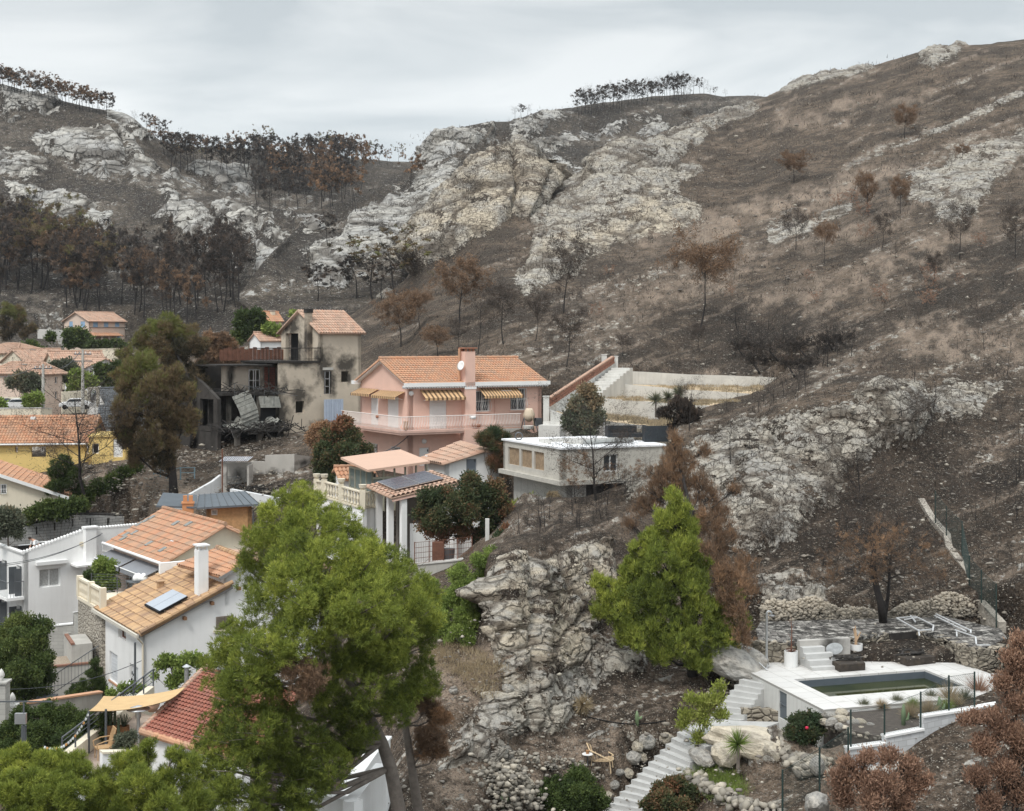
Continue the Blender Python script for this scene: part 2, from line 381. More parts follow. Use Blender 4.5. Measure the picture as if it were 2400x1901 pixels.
NEARC={-350:[(2300,40),(1905,50),(1800,56),(1700,62),(1600,68),(1500,78),(1350,88),(1230,100),(1120,112),(1030,130),(960,160),(900,190),(850,215),(800,245)],0:[(2300,40),(1905,50),(1800,56),(1700,62),(1600,68),(1500,78),(1350,88),(1230,100),(1120,112),(1030,130),(960,160),(900,190),(850,215),(800,245)],300:[(2300,40),(1905,50),(1800,56),(1700,62),(1600,70),(1480,80),(1330,90),(1200,98),(1120,104),(1050,118),(990,145),(920,180),(860,210),(800,245)],450:[(2300,40),(1905,50),(1800,56),(1720,62),(1640,68),(1500,78),(1350,88),(1230,96),(1130,103),(1060,113),(1000,130),(920,170),(860,210),(800,245)],600:[(2300,39),(1905,48),(1830,54),(1760,58),(1650,66),(1500,76),(1350,86),(1200,95),(1120,102),(1040,112),(990,125),(900,160),(840,195),(780,235)],750:[(2300,38),(1905,45),(1800,49),(1700,54),(1580,62),(1480,70),(1350,80),(1220,90),(1130,98),(1050,108),(990,122),(900,150),(830,180),(770,215)],880:[(2300,38),(1905,44),(1770,47),(1640,51),(1520,57),(1450,63),(1380,72),(1290,80),(1160,89),(1060,100),(960,120),(860,145),(770,175),(700,205)],960:[(2300,38),(1905,44),(1765,47),(1630,50.5),(1510,55),(1445,60),(1390,69),(1295,77),(1180,86),(1070,98),(960,116),(835,142),(730,180),(642,210)],1000:[(2300,38),(1905,44),(1760,47),(1620,50),(1500,54),(1440,58),(1400,66),(1300,74),(1200,82),(1080,95),(960,112),(800,140),(660,185),(536,222)],1057:[(2300,38),(1905,44.5),(1760,47.5),(1630,50),(1510,53.5),(1440,57),(1400,64),(1295,73),(1190,81),(1070,93),(955,110),(780,142),(620,190),(463,228)],1110:[(2300,39),(1905,45),(1760,48),(1640,50),(1520,53),(1440,56),(1400,61),(1290,71),(1180,80),(1060,92),(950,108),(760,145),(560,195),(402,232)],1150:[(2300,40),(1905,46),(1780,48),(1660,49.5),(1540,51),(1400,53),(1300,56),(1275,68),(1200,78),(1060,90),(940,105),(740,145),(540,195),(374,235)],1232:[(2300,41),(1905,47),(1780,49),(1680,50.5),(1560,52),(1420,54.5),(1280,58),(1230,66),(1170,76),(1050,90),(930,104),(730,145),(520,200),(340,238)],1244:[(2300,41),(1905,47),(1780,49),(1682,50.5),(1563,52),(1421,54.5),(1280,58),(1229,66),(1169,76),(1050,90),(930,104),(730,145),(522,200),(388,238)],1272:[(2300,41),(1905,47.5),(1785,49),(1685,51),(1575,52.8),(1423,55.5),(1278,59),(1222,67),(1164,76.5),(1046,90),(930,103.5),(730,145),(535,198),(400,239)],1280:[(2300,41),(1905,48),(1790,49.3),(1690,51),(1580,53),(1425,56),(1276,60),(1215,68),(1160,77),(1045,90),(930,103),(730,145),(540,197),(440,235)],1335:[(2300,42),(1905,48.7),(1800,50),(1698,51.6),(1592,54.5),(1433,57.5),(1270,62),(1197,71),(1137,79),(1033,91),(930,103),(727,145),(550,195),(424,240)],1376:[(2300,42),(1905,49),(1800,50.2),(1693,52),(1580,55.5),(1437,58.2),(1270,63),(1193,72),(1120,81),(1026,92),(930,104),(723,145),(530,199),(396,243)],1418:[(2300,42),(1905,49.6),(1800,50.6),(1692,52),(1573,56),(1440,58.8),(1274,64.4),(1188,72.5),(1105,82.4),(1016,92.4),(924,105),(716,146),(516,201),(342,247)],1500:[(2300,42),(1905,50),(1800,51),(1700,52),(1590,56),(1440,60),(1290,66),(1180,74),(1080,84),(1000,94),(900,108),(700,150),(500,205),(325,255)],1600:[(2300,42),(1905,48),(1810,50),(1720,51.5),(1600,55.5),(1450,61),(1280,68),(1130,77),(1030,86),(975,96),(902,117),(690,150),(480,210),(292,275)],1750:[(2300,41),(1905,46),(1820,48.5),(1730,50.5),(1600,54.5),(1500,58),(1400,62.5),(1260,70),(1080,78),(962,92),(893,116),(680,150),(450,215),(243,300)],1900:[(2300,40),(1905,44),(1810,47),(1700,49),(1600,54),(1500,58),(1400,62.5),(1290,67),(1150,74.5),(950,81),(860,105),(660,145),(420,210),(187,300)],2050:[(2300,39),(1905,43),(1800,46),(1690,49),(1600,54),(1500,58),(1400,62.5),(1250,69),(1100,76),(920,82),(860,98),(640,140),(400,205),(152,300)],2200:[(2300,38),(1905,42),(1790,45),(1690,48),(1600,54),(1500,58),(1420,62),(1280,68),(1140,75),(990,83),(860,95),(620,135),(380,200),(113,295)],2400:[(2300,37),(1905,41),(1780,44),(1680,47),(1600,51),(1520,55),(1430,59),(1300,66),(1160,73),(1010,82),(860,96),(620,130),(370,195),(95,285)],3150:[(2300,34),(1905,38),(1780,41),(1680,44),(1600,47),(1520,51),(1430,55),(1300,62),(1160,69),(1010,78),(860,92),(620,120),(330,180),(40,260)],2750:[(2300,36),(1905,40),(1780,43),(1680,46),(1600,49),(1520,53),(1430,57),(1300,64),(1160,71),(1010,80),(860,94),(620,125),(350,190),(70,280)]}
NEAR_ROCKS=[(Z1(1000,1250,2.624,[(330,400),(420,160),(520,120),(700,190),(900,90),(1150,30),(1180,330),(1060,620),(1330,720),(1340,860),(1180,880),(1010,960),(900,1130),(780,1230),(560,1240),(340,1400),(60,1460),(170,1300),(300,1090),(440,950),(400,700)]),8,.9),(Z1(1000,1250,2.624,[(60,1420),(130,1310),(200,1330),(290,1240),(480,1080),(520,1400),(240,1420)]),7,.5),(Z1(1300,850,1.96,[(340,640),(330,540),(560,440),(760,300),(1000,250),(1380,200),(1400,120),(1500,95),(1700,110),(1730,200),(1700,330),(1500,400),(1290,480),(1290,640),(1090,760),(1060,830),(870,900),(840,800),(690,700)]),12,1.3),(Z1(1300,850,1.96,[(1360,150),(1500,95),(1700,110),(1730,200),(1690,320),(1560,330),(1430,260)]),6,1.6),(Z1(1300,850,1.96,[(1110,380),(1300,300),(1480,330),(1500,430),(1330,480),(1290,650),(1080,700)]),8,1.2),(Z1(1300,850,1.96,[(700,600),(860,560),(1000,470),(1060,600),(1080,750),(1040,840),(860,890),(780,760)]),8,1.4),(Z1(600,100,2.847,[(1040,1540),(1090,1440),(1110,1350),(1130,1250),(1200,1150),(1300,1030),(1400,920),(1500,820),(1600,760),(1720,720),(1720,1150),(1500,1300),(1330,1410),(1150,1500)]),4,5.),(Z1(1200,100,2.847,[(0,700),(60,640),(90,640),(110,800),(215,840),(225,930),(230,1050),(120,1170),(0,1160)]),4,4.),(Z1(1200,100,2.847,[(120,1170),(230,1040),(500,850),(600,690),(740,620),(900,660),(1050,560),(1300,480),(1600,400),(1640,420),(1200,700),(1130,780),(1280,830),(1260,900),(1100,920),(1150,1010),(1260,1100),(1270,1200),(900,1290),(640,1380),(400,1550),(60,1680),(30,1600),(200,1230),(120,1220)]),9,1.8),(Z1(1200,100,2.847,[(500,850),(600,690),(740,630),(880,680),(800,760),(690,830)]),6,2.5),(Z1(600,100,2.847,[(780,1708),(880,1580),(930,1590),(900,1650),(960,1708)]),4,1.),(Z1(1800,50,2.847,[(0,460),(200,360),(270,380),(440,345),(600,290),(700,310),(560,370),(300,420),(120,470)]),6,1.5),(Z1(1800,50,2.847,[(1000,280),(1020,190),(1200,165),(1230,120),(1330,110),(1340,160),(1200,250),(1100,330)]),6,2.),(Z1(1800,50,2.847,[(440,1000),(600,920),(800,860),(1100,730),(1400,590),(1700,460),(1708,500),(1450,610),(1200,720),(900,830),(620,940)]),4,.6),(Z1(1800,50,2.847,[(1000,1000),(1300,850),(1708,730),(1708,900),(1500,1060),(1400,1300),(1200,1350),(1100,1200),(900,1160)]),14,.8),(Z1(1800,50,2.847,[(0,1350),(200,1330),(450,1240),(560,1200),(560,1260),(300,1360),(0,1480)]),6,.3),(Z1(1800,50,2.847,[(1320,1060),(1480,1040),(1490,1130),(1380,1160)]),5,1.2),(Z1(1300,850,1.96,[(1720,160),(1800,80),(2000,100),(2100,80),(2000,170),(1950,260),(1760,260)]),8,.6),(Z1(1600,1350,2.695,[(200,1040),(480,940),(620,920),(690,1080),(680,1180),(420,1200),(300,1100),(190,1160)]),5,.7),(Z1(1600,1350,2.695,[(190,540),(260,420),(430,400),(450,560),(280,600)]),5,.6),(Z1(1300,850,1.96,[(940,980),(1100,960),(1250,1040),(1210,1110),(950,1130)]),8,.3)]
NEAR_DARK=[Z1(1300,850,1.96,[(1740,100),(2156,60),(2156,1274),(2000,1200),(1700,600),(1720,350)]),Z1(1300,850,1.96,[(900,950),(1080,700),(1300,640),(1600,560),(1800,900),(1850,1080),(1300,1050)]),[(330,700),(870,700),(900,820),(600,800),(330,790)],Z1(1200,780,3.08,[(1000,820),(700,1100),(300,1250),(60,1400),(200,1540),(700,1400),(800,1150),(1100,850)]),[(1300,860),(1500,740),(1900,640),(2050,760),(1980,860),(1700,880)],[(1640,1400),(2360,1440),(2330,1560),(2000,1540),(1640,1520)],[(2100,620),(2400,560),(2400,900),(2200,860)]]
NEAR_PALE=[[(1560,650),(1850,568),(2110,478),(2400,338),(2400,362),(2110,505),(1850,590),(1560,668)],[(1350,768),(1640,650),(1780,600),(1780,625),(1640,680),(1350,790)],[(1480,560),(1700,500),(1720,515),(1480,585)],[(1820,262),(1990,270),(1980,290),(1800,285)],[(2060,600),(2300,520),(2300,545),(2060,630)],[(1900,250),(2150,225),(2150,240),(1900,272)],[(1760,700),(1960,640),(1960,660),(1760,730)],Z1(1000,1250,2.624,[(480,1250),(800,1230),(1200,1250),(1350,1400),(1100,1480),(700,1500),(560,1600)]),Z1(1000,1250,2.624,[(0,780),(400,690),(440,900),(280,1080),(0,1100)]),[(1700,1660),(2000,1700),(1990,1850),(1700,1800)],[(1000,1780),(1130,1760),(1130,1901),(1000,1901)],[(1460,880),(1860,880),(1700,920),(1500,960)],[(1500,600),(1800,470),(2100,380),(2100,420),(1700,560)],[(1850,700),(2150,560),(2150,600),(1900,740)],[(2100,760),(2400,780),(2400,860),(2150,850)],[(240,1090),(450,1090),(440,1230),(240,1190)]]
G_NEAR=groundmat('near_ground',(.112,.084,.063),(.262,.198,.147),(.043,.036,.031),(.53,.485,.41),(.58,.49,.365),(.385,.375,.355),.45)
G_FAR=groundmat('far_ground',(.115,.096,.078),(.24,.20,.158),(.06,.053,.048),(.58,.555,.505),(.58,.53,.43),(.44,.435,.425),2.2)
CENC={}
for _px,_cp,_cd in((560,690,245),(640,590,262),(690,540,300),(740,492,330),(828,455,350),(899,423,370),(944,405,385),(980,372,395),(1021,325,405),(1053,304,410),(1109,292,420),(1200,283,440),(1253,269,450),(1340,251,470),(1446,237,490),(1551,225,510),(1650,219,520),(1700,225,530),(1762,225,540),(1900,240,550),(2050,260,560)):
 CENC[_px]=[(700+(_cp-700)*k/5,238+(_cd-238)*(k/5)*abs(k/5)**.25)for k in((-3 if _px<1000 else-.6),0,1,2,3,4,5)]
BACKC={-350:[(900,200),(800,240),(720,275),(600,315),(500,345),(400,375),(300,405),(185,430)],0:[(900,200),(800,240),(720,275),(600,315),(500,345),(400,375),(300,405),(200,430)],73:[(900,200),(800,240),(720,275),(600,315),(500,345),(400,375),(305,405),(217,430)],176:[(900,200),(800,240),(720,272),(600,312),(510,340),(420,368),(325,400),(243,428)],258:[(900,200),(800,240),(720,270),(610,305),(520,335),(440,360),(345,395),(260,425)],316:[(900,200),(800,240),(720,270),(620,300),(530,330),(455,355),(365,390),(284,422)],380:[(900,200),(800,238),(720,268),(630,295),(540,325),(465,350),(385,395),(331,435)],450:[(900,200),(800,235),(720,265),(640,290),(560,315),(480,345),(420,400),(345,455)],600:[(900,195),(800,225),(700,255),(640,275),(560,300),(470,345),(480,400),(350,500)],700:[(900,190),(800,220),(700,245),(650,265),(580,290),(495,330),(500,400),(357,520)],800:[(900,190),(800,220),(700,245),(680,265),(640,290),(580,330),(520,400),(369,530)],900:[(900,190),(800,220),(700,245),(680,265),(640,290),(580,330),(520,400),(378,540)],1150:[(900,190),(800,220),(700,245),(680,265),(640,290),(580,330),(520,400),(392,560)]}
_z=lambda L:Z1(0,100,3.417,L)
BACK_ROCKS=[(_z([(330,800),(500,700),(700,680),(880,690),(980,800),(1000,1000),(930,1060),(850,1110),(700,1050),(600,980),(320,880)]),5,7),(_z([(1000,880),(1150,900),(1270,1010),(1150,1110),(1000,1080),(990,950)]),6,3),(_z([(950,700),(1010,690),(1160,860),(1150,900),(1010,880)]),5,3),(_z([(0,860),(150,880),(400,920),(400,1000),(250,1100),(0,1050)]),6,3),(_z([(60,1090),(250,1150),(600,1200),(900,1400),(970,1600),(640,1480),(330,1380),(100,1250)]),8,4),(_z([(1490,990),(1990,1010),(2030,1180),(1950,1230),(1700,1130),(1500,1050)]),5,5),(_z([(1210,1400),(1320,1310),(1590,1290),(1750,1420),(1740,1490),(1550,1550),(1400,1520),(1390,1400)]),7,4),(_z([(1700,1330),(2050,1310),(2050,1640),(1850,1480),(1700,1420)]),5,5),(_z([(1560,1590),(1830,1540),(1940,1640),(1930,1800),(1560,1700)]),5,5),(_z([(880,550),(1080,600),(1250,760),(1150,790),(1000,680),(880,600)]),6,2),(_z([(0,330),(200,380),(500,470),(500,560),(0,500)]),16,.5),(_z([(200,730),(400,720),(320,830),(200,780)]),7,1.5),(_z([(1260,1200),(1320,1180),(1440,1200),(1440,1270),(1340,1290)]),5,3),(_z([(1290,1050),(1400,1030),(1460,1090),(1300,1110)]),5,3),(_z([(480,1530),(530,1490),(590,1530),(570,1590),(500,1590)]),3,3),(Z1(600,100,2.847,[(0,1090),(110,1130),(190,1290),(190,1340),(120,1340),(0,1220)]),5,5),(Z1(600,100,2.847,[(210,1120),(380,1180),(450,1320),(300,1330),(240,1200)]),5,4),(Z1(600,100,2.847,[(0,1300),(100,1380),(400,1380),(560,1370),(600,1640),(250,1640),(0,1570)]),7,4),(Z1(600,100,2.847,[(430,1150),(560,1150),(560,1240),(440,1220)]),5,3)]
_y=lambda L:Z1(600,100,2.847,L)
_x=lambda L:Z1(1200,100,2.847,L)
CEN_ROCKS=[(_y([(600,1200),(700,1120),(1000,1040),(1270,1040),(1230,1150),(1110,1350),(1080,1460),(660,1450),(600,1640),(400,1640),(300,1380),(560,1300)]),9,5),(_y([(1000,1040),(950,960),(1100,900),(1500,880),(1300,1040)]),14,2),(_y([(1090,790),(1200,640),(1290,590),(1600,540),(1620,640),(1300,760),(1240,800)]),7,4),(_y([(1180,800),(1500,760),(1250,940),(1000,960)]),16,1),(_y([(1200,1400),(1000,1450),(900,1560),(1040,1560),(1100,1450)]),8,2),(_x([(0,520),(150,500),(250,530),(220,600),(0,640)]),8,3),(_x([(90,650),(400,600),(560,620),(380,700),(100,720)]),8,3),(_x([(560,590),(760,550),(790,610),(620,640)]),6,4),(_x([(840,620),(940,540),(1030,570),(1020,640),(900,660)]),6,4),(_x([(820,500),(1000,500),(1000,530),(820,520)]),6,3),(_x([(100,770),(300,740),(500,830),(150,820)]),10,2),(_x([(140,470),(400,450),(400,520),(100,560)]),12,1.5)]
BACK_DARK=[[(600,360),(900,390),(760,500),(640,480),(560,420)],[(0,620),(500,640),(600,720),(500,800),(0,760)],_z([(400,1050),(1250,1080),(1400,1300),(1250,1450),(900,1350),(600,1180)]),_z([(0,1200),(100,1250),(330,1400),(640,1500),(600,1700),(0,1500)])]
CEN_DARK=[_y([(400,1110),(900,920),(1000,960),(700,1120),(600,1200)]),_x([(220,850),(520,780),(480,900),(250,930)]),_x([(420,400),(1600,350),(1200,480),(500,520)]),_x([(0,560),(100,700),(550,700),(560,560),(300,640)])]
def _c(z,f,*L):return([P(px,800,d)[:2]for px,d in L],z,f)
ZDECK=-13.0
CUTS=[_c(-1.6,7,(150,232),(300,226),(300,262),(140,266)),_c(-18.9,4,(-350,72),(150,72),(215,79),(345,88),(352,96),(255,101),(100,101),(-350,94)),_c(-18.2,5,(170,66),(350,62),(620,66),(640,80),(500,90),(380,88),(180,80)),_c(-17.6,4,(250,45),(640,42),(760,50),(640,62),(300,60),(180,54)),_c(-9.1,2,(800,100),(955,92),(1275,99),(1270,106),(930,106)),_c(-12.6,2,(760,78),(870,72),(1100,74),(1170,80),(1180,88),(1000,92),(880,90),(780,88)),_c(-7.6,2,(470,110),(655,110),(760,112),(850,118),(760,128),(560,126)),_c(ZDECK-1.7,.5,(1752,55.4),(1935,48.6),(2380,52.4),(2380,56),(1780,56.6)),_c(-12.5,.5,(1650,56),(2400,57),(2400,62),(1640,62)),_c(-9.5,1.5,(1175,83),(1325,77),(1570,84),(1500,90),(1230,90)),_c(-4.3,1,(1440,107.8),(1760,108.6),(1866,114),(1870,115.5),(1430,115)),_c(-4.9,1,(1330,101.5),(1690,103.5),(1757,108.6),(1396,108)),_c(-5.7,1,(1290,94.5),(1565,96),(1680,103.2),(1332,102)),_c(-6.6,1,(1180,90),(1560,88),(1565,96),(1262,96)),_c(-3.6,2.5,(1262,93),(1290,93),(1442,110),(1430,111)),_c(-14.6,1.,(1600,52.7),(1655,54.2),(1740,56),(1760,55.2),(1935,49.6),(1935,48.6),(1850,50.3),(1690,51.2)),]
def _at(px,py,z):return P(px,py,-z*F/(py-HY))
_a,_b=_at(1632,1712,-14.75),_at(1425,1935,-17.4)
CUTS.append(([tuple(v[:2])for v in(_at(1590,1695,-14.5),_at(1680,1740,-14.5),_at(1490,1940,-17.1),_at(1370,1930,-17.1))],(_a,_b),.5))
DECKP=None
def P2(px,py,d):v=P(px,py,d);return(v.x,v.y)
BACKO,_W1,_F1=sheet('hillside',BACKC,-350,1150,560,330,BACK_ROCKS,G_FAR,2.6,100,cuts=CUTS[:1],dark=BACK_DARK,strat=(.15,.75),amp=.5,behind=(60,1.4))
CENO,_W2,_F2=sheet('hillside',CENC,560,2050,520,190,CEN_ROCKS,G_FAR,2.2,200,dark=CEN_DARK,strat=(-.12,.9),amp=.5,behind=(60,1.4))
NEARO,_W3,_F3=sheet('ground',NEARC,-350,3150,1270,900,NEAR_ROCKS,G_NEAR,1.9,300,cuts=CUTS,dark=NEAR_DARK,pale=NEAR_PALE,strat=(-.36,.8),amp=.55,warm=[Z1(1000,1250,2.624,[(430,160),(700,190),(1150,60),(1180,330),(1000,700),(800,900),(500,1000),(400,700)]),Z1(1000,1250,2.624,[(600,330),(780,400),(560,560),(640,700),(560,700),(480,420)]),Z1(600,100,2.847,[(1040,1540),(1090,1440),(1110,1350),(1130,1250),(1200,1150),(1300,1030),(1400,920),(1500,820),(1600,760),(1720,720),(1900,800),(1920,1000),(1720,1250),(1500,1350),(1330,1410),(1150,1500)]),Z1(1200,100,2.847,[(0,1500),(400,1300),(1000,1000),(1250,1150),(700,1400)]),Z1(1200,100,2.847,[(500,860),(600,700),(680,700),(580,860)])])
_mb=MB();_mb.box(-3000,-400,-31,3000,4000,-30);tag(_mb.build('ground_plain',G_FAR),kind='structure')
TREES_BVH=[BVHTree.FromPolygons(W.tolist(),Fx.tolist())for W,Fx in((_W3,_F3),(_W2,_F2),(_W1,_F1))]
def hit(px,py,skip=0.):
 d=Vector(((px-HX)/F,1,(HY-py)/F)).normalized();best=None
 for b in TREES_BVH:
  loc,n,i,dist=b.ray_cast(Vector((0,0,0))+d*skip,d)
  if loc is not None and(best is None or loc.length<best.length):best=loc
 return best
def drop(x,y,default=-15.):
 z=None
 for b in TREES_BVH:
  loc,n,i,dist=b.ray_cast(Vector((x,y,400)),Vector((0,0,-1)))
  if loc is not None and(z is None or loc.z>z):z=loc.z
 return default if z is None else z
WHITE=mat('white_render',(.84,.84,.83),.85,.04,.8,dirt=.12,dirtcol=(.45,.43,.40),streak=.12)
CREAM=mat('cream_render',(.72,.65,.52),.88,.05,.8,dirt=.15,dirtcol=(.42,.38,.32),streak=.15)
PALEPINK=mat('pale_pink_render',(.68,.54,.45),.88,.05,.8,dirt=.12,dirtcol=(.45,.36,.3),streak=.1)
PINK=mat('pink_render',(.76,.51,.42),.85,.05,.7,dirt=.18,dirtcol=(.52,.33,.27),streak=.14)
YELLOW=mat('yellow_render',(.76,.56,.22),.85,.05,.7,dirt=.12,dirtcol=(.5,.38,.2),streak=.1)
CONC=mat('concrete',(.47,.455,.42),.9,.12,1.2,dirt=.35,dirtcol=(.26,.245,.225),streak=.3,bump=.2)
CONCW=mat('pale_concrete',(.60,.59,.56),.9,.1,1.,dirt=.5,dirtcol=(.36,.34,.31),streak=.3)
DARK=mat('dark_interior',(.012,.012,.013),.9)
CHAR=mat('charred',(.035,.032,.03),.95,.4,3.,dirt=.5,dirtcol=(.13,.12,.11),bump=.6,bscale=12)
GREYM=mat('grey_metal',(.12,.13,.14),.45,.1,2,metal=.3)
ALU=mat('aluminium',(.55,.56,.57),.35,.1,2,metal=.8)
RUST=mat('rusty_iron',(.16,.075,.05),.8,.3,3)
WOODG=mat('grey_wood',(.2,.17,.14),.85,.25,3,bump=.3)
WOODB=mat('brown_wood',(.24,.13,.07),.75,.25,3)
BLUESH=mat('blue_shutter_paint',(.30,.45,.62),.6,.05,1)
WPAINT=mat('white_paint',(.8,.8,.79),.5,.03,1,dirt=.1,dirtcol=(.5,.48,.45))
BLOCK=None
GLASS=mat('window_glass',(.03,.04,.05),.08,.1,.5,spec=.8)
CURTAIN=mat('net_curtain',(.42,.42,.41),.9,.3,9)
def tilemat(name,c1,c2,c3,dirtk=.35,grey=(.28,.25,.21)):
 if name in _m:return _m[name]
 m,t,p=nodes(name)
 a=N(t,'ShaderNodeAttribute',attribute_name='tint');tc=N(t,'ShaderNodeTexCoord').outputs['Object']
 cr=t.nodes.new('ShaderNodeValToRGB');e=cr.color_ramp.elements
 e[0].position=0;e[0].color=rgba(c1);e[1].position=1;e[1].color=rgba(c3);k=e.new(.5);k.color=rgba(c2)
 t.links.new(a.outputs['Fac'],cr.inputs[0])
 c=mixc(t,ramp(t,noise(t,tc,3.5,5,.6),.35,.65,0,.35),cr.outputs[0],tuple(x*.8 for x in c2))
 c=mixc(t,ramp(t,noise(t,tc,.9,7,.65),.5,.72,0,dirtk),c,grey)
 t.links.new(c,p.inputs['Base Color']);p.inputs['Roughness'].default_value=.85
 _m[name]=m;return m
T_OR=tilemat('orange_clay_tiles',(.50,.24,.14),(.55,.31,.19),(.42,.26,.18),.4)
T_OLD=tilemat('old_clay_tiles',(.47,.22,.13),(.52,.30,.19),(.34,.22,.15),.55)
T_TAN=tilemat('sandy_clay_tiles',(.60,.40,.22),(.48,.31,.18),(.30,.19,.13),.35)
T_PINKT=tilemat('pinkish_clay_tiles',(.46,.27,.19),(.53,.36,.27),(.36,.25,.19),.4,(.34,.27,.22))
T_RED=tilemat('red_clay_tiles',(.36,.13,.09),(.42,.17,.12),(.30,.12,.09),.3)
T_GREY=tilemat('grey_roof_tiles',(.10,.11,.12),(.14,.15,.16),(.12,.13,.14),.2)
def tile_roof(A,B,C,D,material,parent,sp=.24,cs=.40,name='roof',thick=.12,amp=.055,seed=0,miss=0.):
 """clay pan roof on the quad A,B (eave) C,D (ridge); every tile its own curved piece"""
 A,B,C,D=[np.array(v,float)for v in(A,B,C,D)];rng=np.random.default_rng(seed+5)
 Lu=max(np.linalg.norm(B-A),np.linalg.norm(C-D));Lv=max(np.linalg.norm(D-A),np.linalg.norm(C-B))
 nu=max(2,int(Lu/sp));nv=max(2,int(Lv/cs));nrm=np.cross(B-A,D-A);nrm/=np.linalg.norm(nrm)
 if nrm[2]<0:nrm=-nrm
 I,J=np.meshgrid(np.arange(nu),np.arange(nv),indexing='ij');I=I.ravel();J=J.ravel();n=len(I)
 if miss:k=rng.random(n)>miss;I,J=I[k],J[k];n=len(I)
 prof=np.array([(0,-.6),(.14,.35),(.34,.95),(.5,1.05),(.66,.95),(.86,.35),(1,-.6)]);m=len(prof)
 V=np.zeros((n,2,m,3));jit=rng.normal(0,.07,n);lift=rng.random(n)*.25
 for e in(0,1):
  u=(I[:,None]+prof[None,:,0])/nu;vv=np.repeat(((J+(1.04 if e else-.06))/nv+0*jit)[:,None],m,1)
  p=(A*((1-u)*(1-vv))[...,None]+B*(u*(1-vv))[...,None]+C*(u*vv)[...,None]+D*((1-u)*vv)[...,None])
  h=amp*prof[None,:,1]+(.035 if e==0 else-.01)+(lift[:,None]*.03 if e==0 else 0)
  V[:,e]=p+nrm*h[...,None]
 idx=np.arange(n*2*m).reshape(n,2,m)
 Q=np.stack([idx[:,0,:-1],idx[:,0,1:],idx[:,1,1:],idx[:,1,:-1]],-1).reshape(-1,4)
 base=n*2*m;q=[A,B,C,D];low=[v-nrm*.03 for v in q]+[v-nrm*thick for v in q]
 V=np.concatenate([V.reshape(-1,3),np.array(low)]);b=base
 Q=np.concatenate([Q,np.array([[b,b+1,b+2,b+3],[b+7,b+6,b+5,b+4],[b,b+4,b+5,b+1],[b+1,b+5,b+6,b+2],[b+2,b+6,b+7,b+3],[b+3,b+7,b+4,b]])])
 tint=np.concatenate([np.repeat(rng.random(n),2*m),np.full(8,.5)])
 return np_mesh(name,V,Q,material,parent,tint)
def cap_tiles(a,b,material,parent,r=.11,name='ridge_cap',seed=0):
 a=Vector(a);b=Vector(b);n=max(2,int((b-a).length/.42));mb=MB();rnd=random.Random(seed)
 for i in range(n):
  p=a.lerp(b,i/n);q=a.lerp(b,(i+1.12)/n);mb.tube([p+Vector((0,0,.02)),q],[r*1.12,r*.92],8,tint=rnd.random())
 return mb.build(name,material,parent)
class House:
 def __init__(s,name,label,cat,px,py,d,th,group=None):
  s.o=P(px,py,d);s.th=math.radians(th);s.c,s.s=math.cos(s.th),math.sin(s.th)
  s.t=thing(name,label,cat,s.o,s.th,group)
 def L1(s,px,b=0.):
  k=(px-HX)/F;X0=s.o.x-b*s.s;Y0=s.o.y+b*s.c
  return(k*Y0-X0)/(s.c-k*s.s)
 def L2(s,px,a=0.):
  k=(px-HX)/F;X0=s.o.x+a*s.c;Y0=s.o.y+a*s.s
  return(k*Y0-X0)/(-s.s-k*s.c)
 def Z(s,py,a=0.,b=0.):return(HY-py)/F*(s.o.y+a*s.s+b*s.c)-s.o.z
 def W(s,a,b,c=0.):return Vector((s.o.x+a*s.c-b*s.s,s.o.y+a*s.s+b*s.c,s.o.z+c))
 def px(s,a,b,c=0.):return PX(s.W(a,b,c))
 def fr(s,x0,y0,x1,y1,b=0.):
  a0,a1=s.L1(x0,b),s.L1(x1,b);am=(a0+a1)/2;return(a0,s.Z(y1,am,b),a1,s.Z(y0,am,b))
 def lf(s,x0,y0,x1,y1,a=0.):
  b0,b1=s.L2(x0,a),s.L2(x1,a);bm=(b0+b1)/2;return(b1,s.Z(y1,a,bm),b0,s.Z(y0,a,bm))
